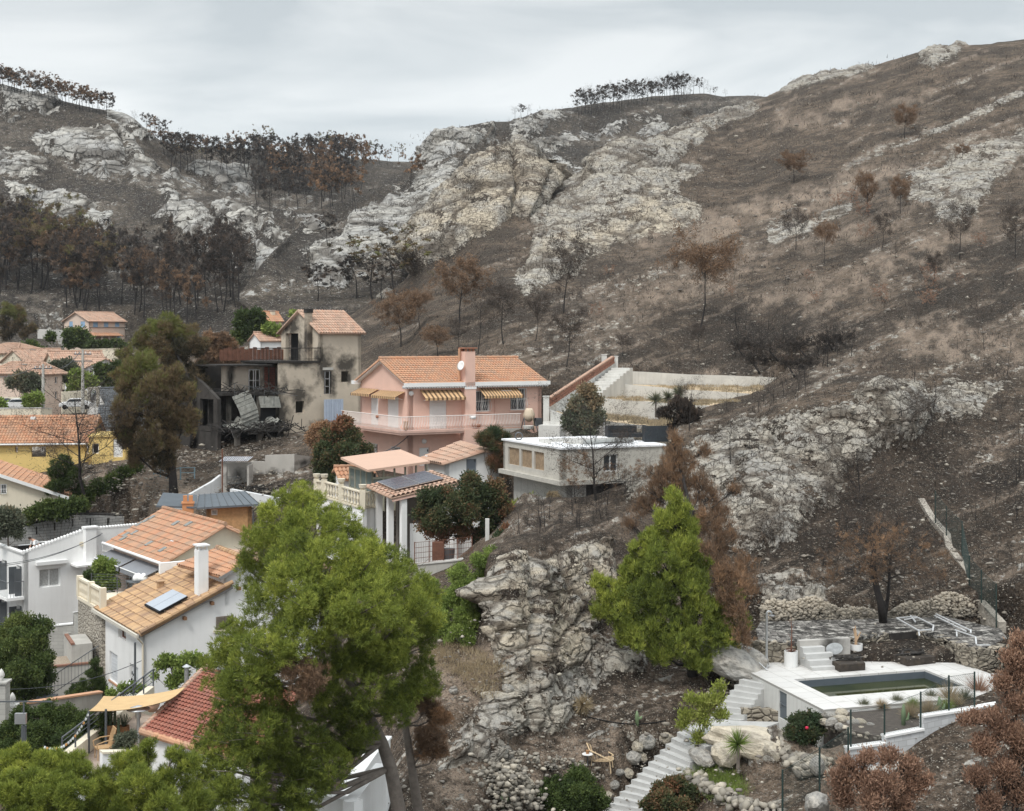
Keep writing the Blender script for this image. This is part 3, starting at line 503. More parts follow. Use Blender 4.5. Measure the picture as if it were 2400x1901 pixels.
def opening(H,face,rect,kind,framem=None,at=0.,rec=.14):
 """window / door / shutter part filling rect; face 'f' (y=at) or 'l' (x=at)"""
 s0,z0,s1,z1=rect;t=H.t;fm=framem or WPAINT
 def bx(mb,a0,b0,a1,b1,d0,d1,tint=.5):
  if face=='f':mb.box(a0,at+d0,b0,a1,at+d1,b1,tint)
  else:mb.box(at+d0,a0,b0,at+d1,a1,b1,tint)
 w=.07;mb=MB()
 if kind in('window','curtain','glassdoor','grille','dark'):
  for q in((s0,z0,s0+w,z1),(s1-w,z0,s1,z1),(s0+w,z0,s1-w,z0+w),(s0+w,z1-w,s1-w,z1)):bx(mb,*q,rec,rec+.06)
  if s1-s0>.8:bx(mb,(s0+s1)/2-.035,z0+w,(s0+s1)/2+.035,z1-w,rec,rec+.06)
  fo=mb.build('window',fm,t);g=MB();bx(g,s0+.02,z0+.02,s1-.02,z1-.02,rec+.07,rec+.09)
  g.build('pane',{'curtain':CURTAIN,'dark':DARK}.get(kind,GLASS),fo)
  if kind=='grille':
   g=MB();n=max(4,int((s1-s0)/.13))
   for i in range(n+1):
    u=s0+(s1-s0)*i/n;pts=[(u,-.04,z0),(u,-.05,z0+(z1-z0)*.45),(u,-.16,z0+(z1-z0)*.22),(u,-.08,z0+.03)]if 0 else[(u,-.05,z1),(u,-.06,z0+(z1-z0)*.5),(u,-.2,z0+(z1-z0)*.22),(u,-.06,z0)]
    pts=[(p[0],at+p[1],p[2])if face=='f' else(at+p[1],p[0],p[2])for p in pts];g.tube(pts,.013,4)
   for zz in(z0+.05,(z0+z1)/2,z1-.05):bx(g,s0,zz,s1,zz+.025,-.07,-.05)
   g.build('window_grille',WPAINT,fo)
 elif kind in('shutter','blueshutter','woodshutter'):
  mm={'shutter':fm,'blueshutter':BLUESH,'woodshutter':WOODG}[kind]
  m=(s0+s1)/2
  for a,b in((s0+.01,m-.008),(m+.008,s1-.01)):
   bx(mb,a,z0+.01,b,z1-.01,rec-.1,rec-.05)
   for k in range(1,8):zz=z0+(z1-z0)*k/8;bx(mb,a+.03,zz,b-.03,zz+.02,rec-.115,rec-.1)
  mb.build('shutter',mm,t)
 elif kind=='roller':
  n=int((z1-z0)/.09)
  for k in range(n):bx(mb,s0+.01,z0+(z1-z0)*k/n+.008,s1-.01,z0+(z1-z0)*(k+1)/n,rec-.11+.008*(k%2),rec)
  mb.build('roller_shutter',fm,t)
 elif kind=='door':
  bx(mb,s0+.01,z0,s1-.01,z1-.01,rec-.06,rec);
  for k in(0,1):bx(mb,s0+.1,z0+.15+k*(z1-z0)/2,s1-.1,z0+(z1-z0)*(.42+k*.5),rec-.08,rec-.06)
  d=mb.build('door',fm,t);g=MB();bx(g,s1-.14,z0+.95,s1-.08,z0+1.1,rec-.13,rec-.08);g.build('handle',GREYM,d)
def gable_house(H,L,W,ze,rise,wallm,tilem,fw=(),lw=(),ridge='x',over=.35,z0=-2.,t=.22,sp=.24,cs=.4,sills=True,framem=None,mono=False,seed=0,roofparts=True):
 """walls with real openings + tiled roof. ridge 'x' (gable on the left wall) / 'y' (gable on the front) / 'hip'"""
 lt=H.t;peak=ze+rise
 tx=(lambda q:ze+rise*(1-abs(2*q/L-1)))if ridge=='y' else None
 ty=(lambda q:ze+rise*(1-abs(2*q/W-1)))if ridge=='x' else None
 fh=[(r[0],r[1],r[2],r[3])for r,k in fw];lh=[(W-r[2],r[1],W-r[0],r[3])for r,k in lw]
 mb=MB()
 mb.wall((0,0),(L,0),z0,peak if tx else ze,fh,t,tx);mb.wall((0,W),(0,0),z0,peak if ty else ze,lh,t,ty)
 mb.wall((L,0),(L,W),z0,peak if ty else ze,(),t,ty);mb.wall((L,W),(0,W),z0,peak if tx else ze,(),t,tx)
 mb.build('wall',wallm,lt)
 MB().box(t+.01,t+.01,z0,L-t-.01,W-t-.01,min(ze-.3,z0+.2)).build('floor',DARK,lt)
 for r,k in fw:
  sl=MB()
  opening(H,'f',r,k,framem)
  if sills and k not in('door','glassdoor'):sl.box(r[0]-.08,-.08,r[1]-.09,r[2]+.08,.1,r[1]-.01).build('window_sill',wallm,lt)
 for r,k in lw:
  opening(H,'l',r,k,framem)
  if sills and k not in('door','glassdoor'):MB().box(-.08,r[0]-.08,r[1]-.09,.1,r[2]+.08,r[1]-.01).build('window_sill',wallm,lt)
 o=over;dz=rise*o/((W if ridge=='x' else L)/2)
 if ridge=='x':
  m=W/2;e=ze-dz+.05;pk=peak+.05
  tile_roof((-o,-o,e),(L+o,-o,e),(L+o,m,pk),(-o,m,pk),tilem,lt,sp,cs,seed=seed)
  tile_roof((L+o,W+o,e),(-o,W+o,e),(-o,m,pk),(L+o,m,pk),tilem,lt,sp,cs,seed=seed+1)
  cap_tiles((-o,m,pk+.06),(L+o,m,pk+.06),tilem,lt)
 elif ridge=='y':
  m=L/2;e=ze-dz+.05;pk=peak+.05
  tile_roof((-o,W+o,e),(-o,-o,e),(m,-o,pk),(m,W+o,pk),tilem,lt,sp,cs,seed=seed)
  tile_roof((L+o,-o,e),(L+o,W+o,e),(m,W+o,pk),(m,-o,pk),tilem,lt,sp,cs,seed=seed+1)
  cap_tiles((m,-o,pk+.06),(m,W+o,pk+.06),tilem,lt)
 elif ridge=='hip':
  e=ze+.02;pk=peak;q=min(L,W)/2
  if L>=W:r0,r1=(q,W/2,pk),(L-q,W/2,pk)
  else:r0,r1=(L/2,q,pk),(L/2,W-q,pk)
  c=[(-o,-o,e),(L+o,-o,e),(L+o,W+o,e),(-o,W+o,e)]
  if L>=W:fs=[(c[0],c[1],r1,r0),(c[2],c[3],r0,r1),(c[3],c[0],r0,r0),(c[1],c[2],r1,r1)];hp=[(c[0],r0),(c[3],r0),(c[1],r1),(c[2],r1),(r0,r1)]
  else:fs=[(c[3],c[0],r0,r1),(c[1],c[2],r1,r0),(c[0],c[1],r0,r0),(c[2],c[3],r1,r1)];hp=[(c[0],r0),(c[1],r0),(c[2],r1),(c[3],r1),(r0,r1)]
  for i,f in enumerate(fs):tile_roof(*f,tilem,lt,sp,cs,seed=seed+i)
  for a,b in hp:
   if(Vector(a)-Vector(b)).length>.3:cap_tiles((a[0],a[1],a[2]+.05),(b[0],b[1],b[2]+.05),tilem,lt)
def chimney(H,a,b,z0,z1,w=.5,d=.5,m=None,capm=None,name='chimney'):
 mb=MB();mb.box(a-w/2,b-d/2,z0,a+w/2,b+d/2,z1)
 o=mb.build(name,m or WHITE,H.t);c=MB()
 for i in(-1,1):
  for j in(-1,1):c.box(a+i*w*.38-.04,b+j*d*.38-.04,z1,a+i*w*.38+.04,b+j*d*.38+.04,z1+.22)
 c.box(a-w*.2,b-d*.45,z1+.002,a+w*.2,b+d*.45,z1+.05)
 c.box(a-w*.62,b-d*.62,z1+.22,a+w*.62,b+d*.62,z1+.29);c.build('chimney_cap',capm or CONC,o)
 return o
def wallrun(name,label,cat,pts,zb,thick,m,cap=None,capname='coping',group=None,base=None):
 """wall along points (px,py_top,d); zb = metres down from the top"""
 Q=[P(*p)for p in pts];o=base or Q[0];t=thing(name,label,cat,o,0,group);mb=MB();cp=MB()
 for i in range(len(Q)-1):
  a,b=Q[i]-o,Q[i+1]-o;d=Vector((b.x-a.x,b.y-a.y,0)).normalized();n=Vector((-d.y,d.x,0))*thick
  zz=zb if not hasattr(zb,'__len__')else None;za=zb if zz else zb[i];zc=zb if zz else zb[i+1]
  b2=b+d*(.001 if i<len(Q)-2 else 0)
  vs=[a,b2,b2+n,a+n];lo=[a-Vector((0,0,za)),b2-Vector((0,0,zc)),b2+n-Vector((0,0,zc)),a+n-Vector((0,0,za))]
  mb.add(lo+vs,[(3,2,1,0),(4,5,6,7),(0,1,5,4),(1,2,6,5),(2,3,7,6),(3,0,4,7)])
  if cap:
   e=n.normalized()*.05;u=Vector((0,0,.07))
   cp.add([a-e,b2-e,b2+n+e,a+n+e,a-e+u,b2-e+u,b2+n+e+u,a+n+e+u],[(3,2,1,0),(4,5,6,7),(0,1,5,4),(1,2,6,5),(2,3,7,6),(3,0,4,7)])
 mb.build('wall',m,t)
 if cap:cp.build(capname,cap,t)
 return t
def stonemat(name,c1,c2,mortar,scale=3.5,sc=(1,1,1.5)):
 if name in _m:return _m[name]
 m,t,p=nodes(name);tc=N(t,'ShaderNodeTexCoord').outputs['Object']
 mp=N(t,'ShaderNodeMapping',{0:tc});mp.inputs['Scale'].default_value=sc
 v=N(t,'ShaderNodeTexVoronoi',{'Vector':mp.outputs[0],'Scale':scale});e=N(t,'ShaderNodeTexVoronoi',{'Vector':mp.outputs[0],'Scale':scale},feature='DISTANCE_TO_EDGE')
 c=mixc(t,v.outputs['Color'],c1,c2);c=mixc(t,ramp(t,noise(t,tc,9,5),.35,.65,0,.4),c,tuple(x*.6 for x in c1))
 c=mixc(t,ramp(t,e.outputs[0],.01,.07,1,0),c,mortar)
 t.links.new(c,p.inputs['Base Color']);p.inputs['Roughness'].default_value=.92
 b=N(t,'ShaderNodeBump',{'Height':ramp(t,e.outputs[0],0,.18),'Strength':1.,'Distance':.06});t.links.new(b.outputs[0],p.inputs['Normal'])
 _m[name]=m;return m
def blockmat(name,c1,mortar,w=.5,h=.2):
 if name in _m:return _m[name]
 m,t,p=nodes(name);tc=N(t,'ShaderNodeTexCoord').outputs['Object']
 sp=N(t,'ShaderNodeSeparateXYZ',{0:tc});ad=N(t,'ShaderNodeMath',{0:sp.outputs[0],1:sp.outputs[1]},operation='ADD')
 cb=N(t,'ShaderNodeCombineXYZ',{0:ad.outputs[0],1:sp.outputs[2],2:0.})
 br=N(t,'ShaderNodeTexBrick',{'Vector':cb.outputs[0],'Color1':rgba(c1),'Color2':rgba(tuple(x*.86 for x in c1)),'Mortar':rgba(mortar),'Scale':1.,'Mortar Size':.012,'Brick Width':w,'Row Height':h,'Mortar Smooth':.3})
 c=mixc(t,ramp(t,noise(t,tc,1.3,7,.65),.5,.75,0,.45),br.outputs[0],tuple(x*.5 for x in c1))
 t.links.new(c,p.inputs['Base Color']);p.inputs['Roughness'].default_value=.92;_m[name]=m;return m
BLOCK=blockmat('concrete_blocks',(.45,.44,.41),(.33,.32,.30))
BLOCKW=blockmat('pale_blocks',(.60,.61,.62),(.42,.42,.42))
STONE=stonemat('rubble_stone',(.58,.53,.45),(.40,.36,.30),(.20,.175,.15),3.6)
STONEW=stonemat('pale_dry_stone',(.42,.37,.295),(.25,.225,.185),(.13,.11,.09),2.6)
def fpx(H,L,d=0.):return[(H.fr(*r[:4]),r[4])for r in L]
def lpx(H,L):return[(H.lf(*r[:4]),r[4])for r in L]
zv=lambda x,y:(x/4.27,600+y/4.27)
def zr(x0,y0,x1,y1,k):a=zv(x0,y0);b=zv(x1,y1);return(a[0],a[1],b[0],b[1],k)
H=House('house','pale pink two-storey house with light blue shutters below the burnt pine wood','house',209.6,812,250,50)
L,W=H.L1(293),H.L2(150);ze=H.Z(752)
gable_house(H,L,W,ze,1.6,PALEPINK,T_PINKT,fpx(H,[zr(932,655,980,714,'blueshutter'),zr(1040,655,1085,712,'blueshutter'),zr(1152,655,1195,710,'blueshutter'),zr(1172,802,1208,852,'blueshutter')]),lpx(H,[zr(692,655,728,714,'blueshutter'),zr(806,655,850,714,'blueshutter')]),over=.4,z0=-4,sp=.35,cs=.6)
mb=MB();mb.box(-.05,-.1,H.Z(767,3,0)-.1,L+.03,-.003,H.Z(767,3,0));mb.build('string_course',WOODG,H.t)
a1=H.L1(276);zt=H.Z(780,3,0);zb=H.Z(787,3,-1.8)
tile_roof((-.3,-2.,zb),(a1,-2.,zb),(a1,-.01,zt),(-.3,-.01,zt),T_OR,H.t,.35,.6,name='veranda_roof')
mb=MB();
for k in range(5):mb.box(-.2+k*(a1)/4,-1.95,zb-2.2,-.1+k*a1/4,-1.85,zb)
mb.box(-.2,-1.96,zb-2.8,a1,-1.84,zb-1.9);mb.build('veranda',PALEPINK,H.t)
H=House('house','cream house with a hipped tile roof and blue shutter at the left edge','house',38,857,185,58)
L,W=6.,9.;gable_house(H,L,W,H.Z(829),1.3,CREAM,T_PINKT,(),[(H.lf(15,834,23,850),'blueshutter')],'hip',.35,z0=-3,sp=.3,cs=.5)
H=House('house','low cream house with a long tile roof and white chimney','house',62,862,180,50)
gable_house(H,6.5,6.,H.Z(849),1.6,CREAM,T_PINKT,(),(),'x',.3,z0=-3,sp=.3,cs=.5);chimney(H,2.5,3,1,H.Z(824,2,3),.6,.6,WHITE)
H=House('house','white gabled house with pinkish tiles and dark shutters','house',197,892,170,35)
gable_house(H,5.2,7.5,H.Z(862),1.1,WHITE,T_PINKT,[(H.fr(203,868,208,882),'dark'),(H.fr(210,868,217,881),'dark'),(H.fr(221,869,225,879),'dark')],(),'y',.35,z0=-3,sp=.3,cs=.5)
H=House('house','long low house roof with pinkish tiles behind the white gable','house',128,858,178,35)
gable_house(H,6.5,4.,H.Z(849),1.3,CREAM,T_PINKT,(),(),'x',.3,z0=-3,sp=.3,cs=.5)
H=House('villa','beige villa with hipped tile roof and two slim windows','house',98,945,150,62)
L,W=5.2,6.2;L=H.L1(146);W=H.L2(-20)
gable_house(H,L,W,H.Z(878),1.25,PALEPINK,T_PINKT,[(H.fr(129,883,135,899),'window'),(H.fr(129,917,135,934),'window')],[(H.lf(7,885,14,897),'dark')],'hip',.4,z0=-2,sp=.26,cs=.45)
chimney(H,1.2,3.6,3.5,H.Z(859,2,3),.6,.6,CREAM)
wallrun('retaining_wall','long cream garden wall below the pale pink house','wall',[(164,820,205),(205,819,200),(276,817,198)],3.4,.3,CREAM,CREAM)
wallrun('garden_wall','low pale terrace wall left of the pale pink house','wall',[(88,771,232),(125,773,230),(165,773,232)],1.6,.3,CONCW)
wallrun('garden_wall','cream wall with railing under the beige villa','wall',[(-30,931,140),(50,931,140)],2.2,.3,CREAM)
wallrun('garden_wall','long pale street wall above the orange roof','wall',[(-30,958,132),(95,957,132),(122,958,134)],2.6,.25,CREAM,CONCW)
wallrun('garden_wall','cream wall between the villa and the stone gateway','wall',[(146,918,150),(205,915,152)],2.4,.25,CREAM)
o=P(206,943,150);t=thing('gateway','small stone gateway with an arched dark iron gate','gateway',o);mb=MB()
mb.box(0,0,-.5,.25,.4,1.5);mb.build('pier',STONE,t);mb=MB();mb.box(.9,0,-.5,1.15,.4,1.5);mb.build('pier',STONE,t);mb=MB();mb.box(-.05,-.03,1.5,1.2,.43,1.62)
for k in range(6):
 a=math.pi*k/6;b=math.pi*(k+1)/6;mb.add([(.575-.33*math.cos(q),y,1.1+.33*math.sin(q))for q in(a,b)for y in(0,.4)]+[(.575-.33*math.cos(q),y,1.5)for q in(a,b)for y in(0,.4)],[(0,2,6,4),(1,3,7,5),(0,1,3,2)])
mb.build('arch',STONE,t);mb=MB()
for k in range(7):mb.box(.26+k*.1,.15,-.4,.29+k*.1,.18,1.35)
mb.box(.25,.16,.2,.9,.2,.3);mb.build('gate',GREYM,t)
def pole(px,pyt,pyb,d,label,arms=1):
 o=P(px,pyb,d);h=(pyb-pyt)/F*d;t=thing('utility_pole',label,'pole',o,0,'concrete utility poles in the village');mb=MB()
 mb.tube([(0,0,-1),(0,0,h)],[.2,.12],8);mb.build('pole',CONC,t);mb=MB()
 for k in range(arms):mb.box(-.9,-.06,h-.5-k*.7,.9,.06,h-.38-k*.7)
 mb.build('crossarm',GREYM,t);mb=MB()
 for k in(-.75,-.3,.3,.75):mb.tube([(k,0,h-.38),(k,0,h-.18)],.05,6)
 mb.build('insulator',WPAINT,t);return o,h
o1,h1=pole(101,853,975,135,'concrete utility pole in front of the beige villa')
o2,h2=pole(194,820,945,142,'concrete utility pole beside the white gabled house',2)
def cable(name,label,a,b,sag=.6,r=.012,group='overhead wires',m=None):
 a=Vector(a);b=Vector(b);pts=[a.lerp(b,k/14)-Vector((0,0,sag*4*(k/14)*(1-k/14)))for k in range(15)]
 mb=MB();mb.tube([p-a for p in pts],r,4);o=mb.build(name,m or GREYM);o.location=a
 return tag(o,label,'cable',group)
cable('overhead_wire','thin wire strung between the two utility poles',o1+Vector((.5,0,h1-.2)),o2+Vector((-.3,0,h2-.2)),.8,.03)
cable('overhead_wire','thin wire running left from the villa pole',o1+Vector((-.5,0,h1-.2)),P(-80,862,150),1.,.03)
def car(px,py,d,rz,m,label):
 t=thing('parked_car',label,'car',P(px,py,d),math.radians(rz));t.scale=(.8,.8,.8);mb=MB()
 pr=[(-2.1,.35),(-2.1,.75),(-1.7,.95),(-1.15,1.0),(-.75,1.42),(.7,1.45),(1.35,1.05),(2.0,.9),(2.1,.6),(2.05,.35)]
 mb.poly([(x,-.85,z)for x,z in pr],(0,1.7,0));b=mb.build('body',m,t,bevel=.08);g=MB()
 g.poly([(-1.08,-.87,1.03),(-.72,-.87,1.36),(.62,-.87,1.38),(1.15,-.87,1.05)],(0,1.74,0));g.build('side_window',GLASS,t)
 for x in(-1.35,1.3):
  for y in(-.8,.8):
   w=MB();w.tube([(x,y-.12,.32),(x,y+.12,.32)],.32,14);w.build('wheel',DARK,t)
 return t
CARW=mat('white_car_paint',(.7,.7,.7),.25,.02,1,spec=.6);CARD=mat('dark_car_paint',(.04,.045,.05),.25,.02,1,spec=.6)
car(46,961,139,5,CARW,'white car parked behind the street wall');car(8,960,140,8,CARD,'dark car parked beside the white one behind the wall')
car(178,959,148,12,CARW,'white van-like car behind the burnt pine top')
H=House('house','white house with steep blue-grey slate roof','house',262,975,150,40)
gable_house(H,4.,6.5,H.Z(962),2.2,WHITE,T_GREY,(),(),'x',.3,z0=-2,sp=.22,cs=.35)
chimney(H,1.,1.5,1,H.Z(952,1,1),.45,.45,WHITE)
H=House('house','white house with low dark grey roof and a paler band','house',232,1020,128,12)
gable_house(H,4.4,5.,H.Z(998),1.6,WHITE,T_GREY,(),(),'x',.25,z0=-2,sp=.22,cs=.35)
zb1=lambda x0,y0,x1,y1:(x0/4.312,950+y0/4.312,x1/4.312,950+y1/4.312)
H=House('house','yellow house with orange tile roof at the left edge','house',0,1170,112,6)
L=H.L1(207);x0=H.L1(-60);ze=H.Z(1039);wz=[(H.fr(*zb1(575,415,720,520)),'dark'),(H.fr(*zb1(410,415,438,475)),'window')]
mb=MB();mb.wall((x0,0),(L,0),-3,ze,[r for r,k in wz],.25);mb.wall((L,0),(L,7),-3,ze+2.0,(),.25,lambda q:ze+2.0*(1-abs(q/3.5-1)));mb.build('wall',YELLOW,H.t)
for r,k in wz:opening(H,'f',r,k)
tile_roof((x0,-.35,ze),(L+.3,-.35,ze),(L+.3,3.5,H.Z(973,3,3.5)),(x0,3.5,H.Z(973,3,3.5)),T_OR,H.t,.24,.38,seed=3)
tile_roof((L+.3,7.3,ze),(x0,7.3,ze),(x0,3.5,H.Z(973,3,3.5)),(L+.3,3.5,H.Z(973,3,3.5)),T_OR,H.t,.24,.38,seed=4)
mb=MB();mb.tube([(x0,-.42,ze-.08),(L+.3,-.42,ze-.08)],.07,8);mb.build('gutter',WPAINT,H.t)
mb=MB();mb.box(H.L1(65),.9,H.Z(986,2,1)+.1,H.L1(76),1.3,H.Z(986,2,1)+.3);mb.build('roof_vent',WPAINT,H.t)
H=House('house','yellow flat-topped extension with dark windows and a white door','house',208,1170,111,9)
L=H.L1(300);ze=H.Z(1025);wz=[(H.fr(*zb1(876,385,1000,490)),'dark'),(H.fr(*zb1(925,625,1010,670)),'dark'),(H.fr(*zb1(1145,340,1240,525)),'door')]
gable=MB();gable.wall((0,0),(L,0),-3,ze,[r for r,k in wz]);gable.wall((0,5),(0,0),-3,ze);gable.wall((L,0),(L,5),-3,ze);gable.box(.26,.26,ze-.3,L-.26,5,ze-.1);gable.build('wall',YELLOW,H.t)
for r,k in wz:opening(H,'f',r,k)
mb=MB();mb.box(-.1,-.1,ze+.004,L+.1,5,ze+.16);mb.build('parapet_coping',YELLOW,H.t)
mb=MB();mb.box(H.L1(265),.5,ze-.3,L,3.5,H.Z(1021,9,0));mb.build('stair_canopy',YELLOW,H.t)
H=House('house','cream low house with shallow tiled gable and barred window','house',146,1240,100,14)
x0=H.L1(-60);zpk=H.Z(1112,H.L1(0));zl=H.Z(1162)
wr=H.fr(*zb1(2,795,68,900));wr2=H.fr(*zb1(140,1075,215,1180))
mb=MB();xa=-x0;mb.wall((x0,0),(0,0),-3,zpk+.9,[(wr[0]-x0,wr[1],wr[2]-x0,wr[3]),(wr2[0]-x0,wr2[1],wr2[2]-x0,wr2[3])],.25,lambda q:zl+(zpk-zl)*(1-q/xa)*xa/(-H.L1(0))if 1 else 0)
mb.wall((0,0),(0,8),-3,zl);mb.build('wall',CREAM,H.t)
opening(H,'f',wr,'grille');opening(H,'f',wr2,'shutter',mat('pale_grey_paint',(.45,.46,.47),.6,.05))
zx=zl+(zpk-zl)*xa/(-H.L1(0))
tile_roof((.5,8,zl-.1),(.5,-.4,zl-.1),(x0,-.4,zx),(x0,8,zx),T_OR,H.t,.24,.38,seed=8)
mb=MB();mb.beam((x0,-.42,zx-.05),(.5,-.42,zl-.15),.08,.22);mb.build('verge_board',WPAINT,H.t)
H=House('house','small far house with orange roof behind the burnt tower','house',614,762,205,35)
gable_house(H,3.4,4.,H.Z(752),1.3,PALEPINK,T_OR,(),(),'x',.2,z0=-3,sp=.3,cs=.5);chimney(H,2.4,1.5,.5,H.Z(731,2,1),.6,.6,CREAM)
H=House('house','whitish far house with tile roof left of the burnt tower','house',612,832,170,32)
gable_house(H,3.2,3.8,H.Z(798),.9,WHITE,T_PINKT,(),(),'x',.25,z0=-3,sp=.3,cs=.5)
H=House('house','small white house corner with slim window behind the black trunks','house',464,1010,140,15)
gable_house(H,1.4,3.,H.Z(974),.3,WHITE,T_PINKT,[(H.fr(467,986,472,1003),'dark')],(),'x',.1,z0=-3)
a_=lambda x,y:(x/5.674,1180+y/5.674)
def ar(x0,y0,x1,y1):p=a_(x0,y0);q=a_(x1,y1);return(p[0],p[1],q[0],q[1])
H=House('house','white house burnt out and roofless with a blackened rear gable wall','house',56,1500,88,38)
L,W=H.L1(345),9.;z0=-3.
zc=H.Z(1296);zpk=H.Z(1241,H.L1(205),0)
holes=[(H.fr(*ar(522,868,802,1110)),'curtain')];dh=H.fr(*ar(1110,822,1205,1010));holes.append((dh,'dark'))
mb=MB();Lp=H.L1(205)
mb.wall((0,0),(L,0),z0,max(zpk,zc)+.02,[r for r,k in holes],.28,lambda q:zc+(zpk-zc)*min(q/Lp,1)+(.05*math.sin(q*16)if q>1 else 0))
zl=H.Z(1265,0,H.L2(0));lw=[]
for q in(ar(35,735,130,1170),ar(215,830,312,1290),ar(72,1290,145,1460),ar(240,1378,335,1480)):
 r=H.lf(*q);r=(r[0],min(r[1],r[3]-2.),r[2],r[3]);lw.append(r)
lw=[(.35,H.Z(1405),1.35,H.Z(1330)),(3.2,H.Z(1405),4.2,H.Z(1330)),(.35,H.Z(1500),1.3,H.Z(1424)),(3.2,H.Z(1500),4.2,H.Z(1424))]
mb.wall((0,W),(0,0),z0,zc,[(W-r[2],r[1],W-r[0],r[3])for r in lw],.28)
mb.build('wall',WHITE,H.t)
for r,k in holes:opening(H,'f',r,k)
for r in lw:
 opening(H,'l',r,'glassdoor');s=MB();s.box(-.45,r[0]-.03,r[1],-.03,r[0]+.02,r[3]-.1);s.box(-.5,r[2]-.03,r[1],-.03,r[2]+.02,r[3]-.1);s.build('folding_shutter',GREYM,H.t)
BURNTWALL=blockmat('sooty_blocks',(.46,.45,.43),(.10,.10,.10),.5,.2)
zg=H.Z(1206,H.L1(176,W),W);g0=H.Z(1262,0,W);Lg=H.L1(176,W)
mb=MB();Lb=L+2.
xs=-1.6
mb.wall((Lb,W),(xs,W),z0,zg,(),.3,lambda q:(zg-(zg-g0)*max(0,abs((Lb-q)-Lg)/(Lg-xs))*(1 if(Lb-q)<Lg else .8)))
w_=mb.build('rear_gable_wall',BURNTWALL,H.t)
mb=MB();rnd=random.Random(4)
for i in range(46):
 x=xs+(Lb-xs)*i/46;z=zg-(zg-g0)*max(0,abs(x-Lg)/(Lg-xs))*(1 if x<Lg else .8)
 mb.obox((x+.12,W+.15,z+.04),(1,0,.1),(0,1,.1),(0,0,1),.14,.3,.05+.03*rnd.random())
 if i%5==1:mb.box(x,W-.32,z-.75,x+.09,W-.29,z-.2)
 if rnd.random()<.6:mb.box(x,W-.30,z-.35-.25*rnd.random(),x+.3*rnd.random(),W-.292,z-.12-.1*rnd.random())
mb.build('charred_verge',CHAR,H.t)
mb=MB();tp=MB();y1=3.6
for i in range(22):
 x=.9+i*.42;z=H.Z(1280-7.2*math.floor(i/3),.9+1.26*math.floor(i/3),y1);mb.box(x,y1,z0,x+.42,y1+.25,z);tp.box(x,y1+.02,z+.002,x+.42,y1+.23,z+.05)
mb.build('partition_wall',CHAR,H.t);tp.build('partition_top',WHITE,H.t)
fz=H.Z(1281,1.7,.8)-.92;mb=MB();mb.box(.3,.3,fz-.15,L,W-.35,fz);mb.build('attic_floor',CHAR,H.t)
mb=MB()
for i in range(60):
 q=.1+i*.2
 if q>L:break
 z=zc+(zpk-zc)*min(q/Lp,1);mb.tube([(q,-.03,z+.03),(q,.3,z+.05)],.085,6)
mb.build('parapet_tiles',WPAINT,H.t)
mb=MB();qx=H.L1(207);mb.box(qx-.35,-.5,z0,qx+.35,.02,zpk+.12);mb.box(qx-.42,-.56,zpk+.12,qx+.5,.1,zpk+.22);mb.build('pilaster',WHITE,H.t)
zc2=H.Z(1322,H.L1(190),-.8);mb=MB();mb.box(H.L1(176,-.8),-1.2,zc2-.12,H.L1(232,-.6),-.003,zc2);mb.build('porch_canopy',WHITE,H.t)
mb=MB();r=holes[0][0];mb.box(r[0]-.25,-.3,r[3]+.3,r[2]+.4,-.003,r[3]+.52);mb.build('shutter_box',WPAINT,H.t)
mb=MB();mb.tube([(-.05,W,zc+.02),(-.05,-.05,zc+.02)],.12,6);mb.build('parapet_coping',WHITE,H.t)
PURP=mat('heat_purpled_tiles',(.20,.165,.19),.9,.3,5);mb=MB();rnd=random.Random(9)
for i in range(70):
 y=rnd.uniform(.3,4.5);x=rnd.uniform(.25,1.);mb.obox((x,y,zc-.25-.3*x+.1*rnd.random()),(rnd.random()-.5,1,.1),(1,0,rnd.random()*.6-.3),(0,0,1),.2,.1,.03)
mb.build('fallen_tiles',PURP,H.t)
mb=MB();zbk=H.Z(1398);mb.box(-1.1,-.1,zbk-.18,-.003,5.4,zbk)
mb.build('balcony',WHITE,H.t);mb=MB()
for k in range(28):mb.tube([(-1.05,-.05+k*.2,zbk),(-1.05,-.05+k*.2,zbk+.95)],.012,4)
for k in range(6):mb.tube([(-1.05+k*.2,-.05,zbk),(-1.05+k*.2,-.05,zbk+.95)],.012,4)
mb.tube([(-1.05,5.4,zbk+.97),(-1.05,-.05,zbk+.97),(-.02,-.05,zbk+.97)],.03,5);mb.build('balcony_railing',GREYM,H.t)
mb=MB();mb.lathe([(.01,0),(.16,.0),(.16,.05),(.01,.06)],(0,0,0),14);l_=mb.build('wall_lamp',CREAM,H.t);l_.location=(H.L1(191),-.02,H.Z(1271,5));l_.rotation_euler=(math.radians(90),0,0)
WB=H
def skin_body(name,label,verts,edges,rad,m,loc,rz,root=0):
 me=bpy.data.meshes.new(name);me.from_pydata([Vector(v)for v in verts],edges,[]);me.update()
 o=bpy.data.objects.new('body',me);COL.objects.link(o);md=o.modifiers.new('skin','SKIN')
 for i,s in enumerate(me.skin_vertices[0].data):s.radius=(rad[i],rad[i])if not hasattr(rad[i],'__len__')else rad[i];s.use_root=i==root
 sb=o.modifiers.new('sub','SUBSURF');sb.levels=sb.render_levels=2;me.materials.append(m);return o
SKIN=mat('skin',(.48,.28,.2),.6,.05);SHIRT=mat('white_cotton',(.78,.78,.78),.9,.04);SHORTS=mat('khaki_cloth',(.16,.14,.11),.9,.1);HAIR=mat('dark_hair',(.03,.022,.018),.8)
pt=thing('person','man in a white t-shirt stooping over the edge of the roofless house','person',H.W(H.L1(91,.8),.8,H.Z(1281,1.7,.8)-.92),H.th)
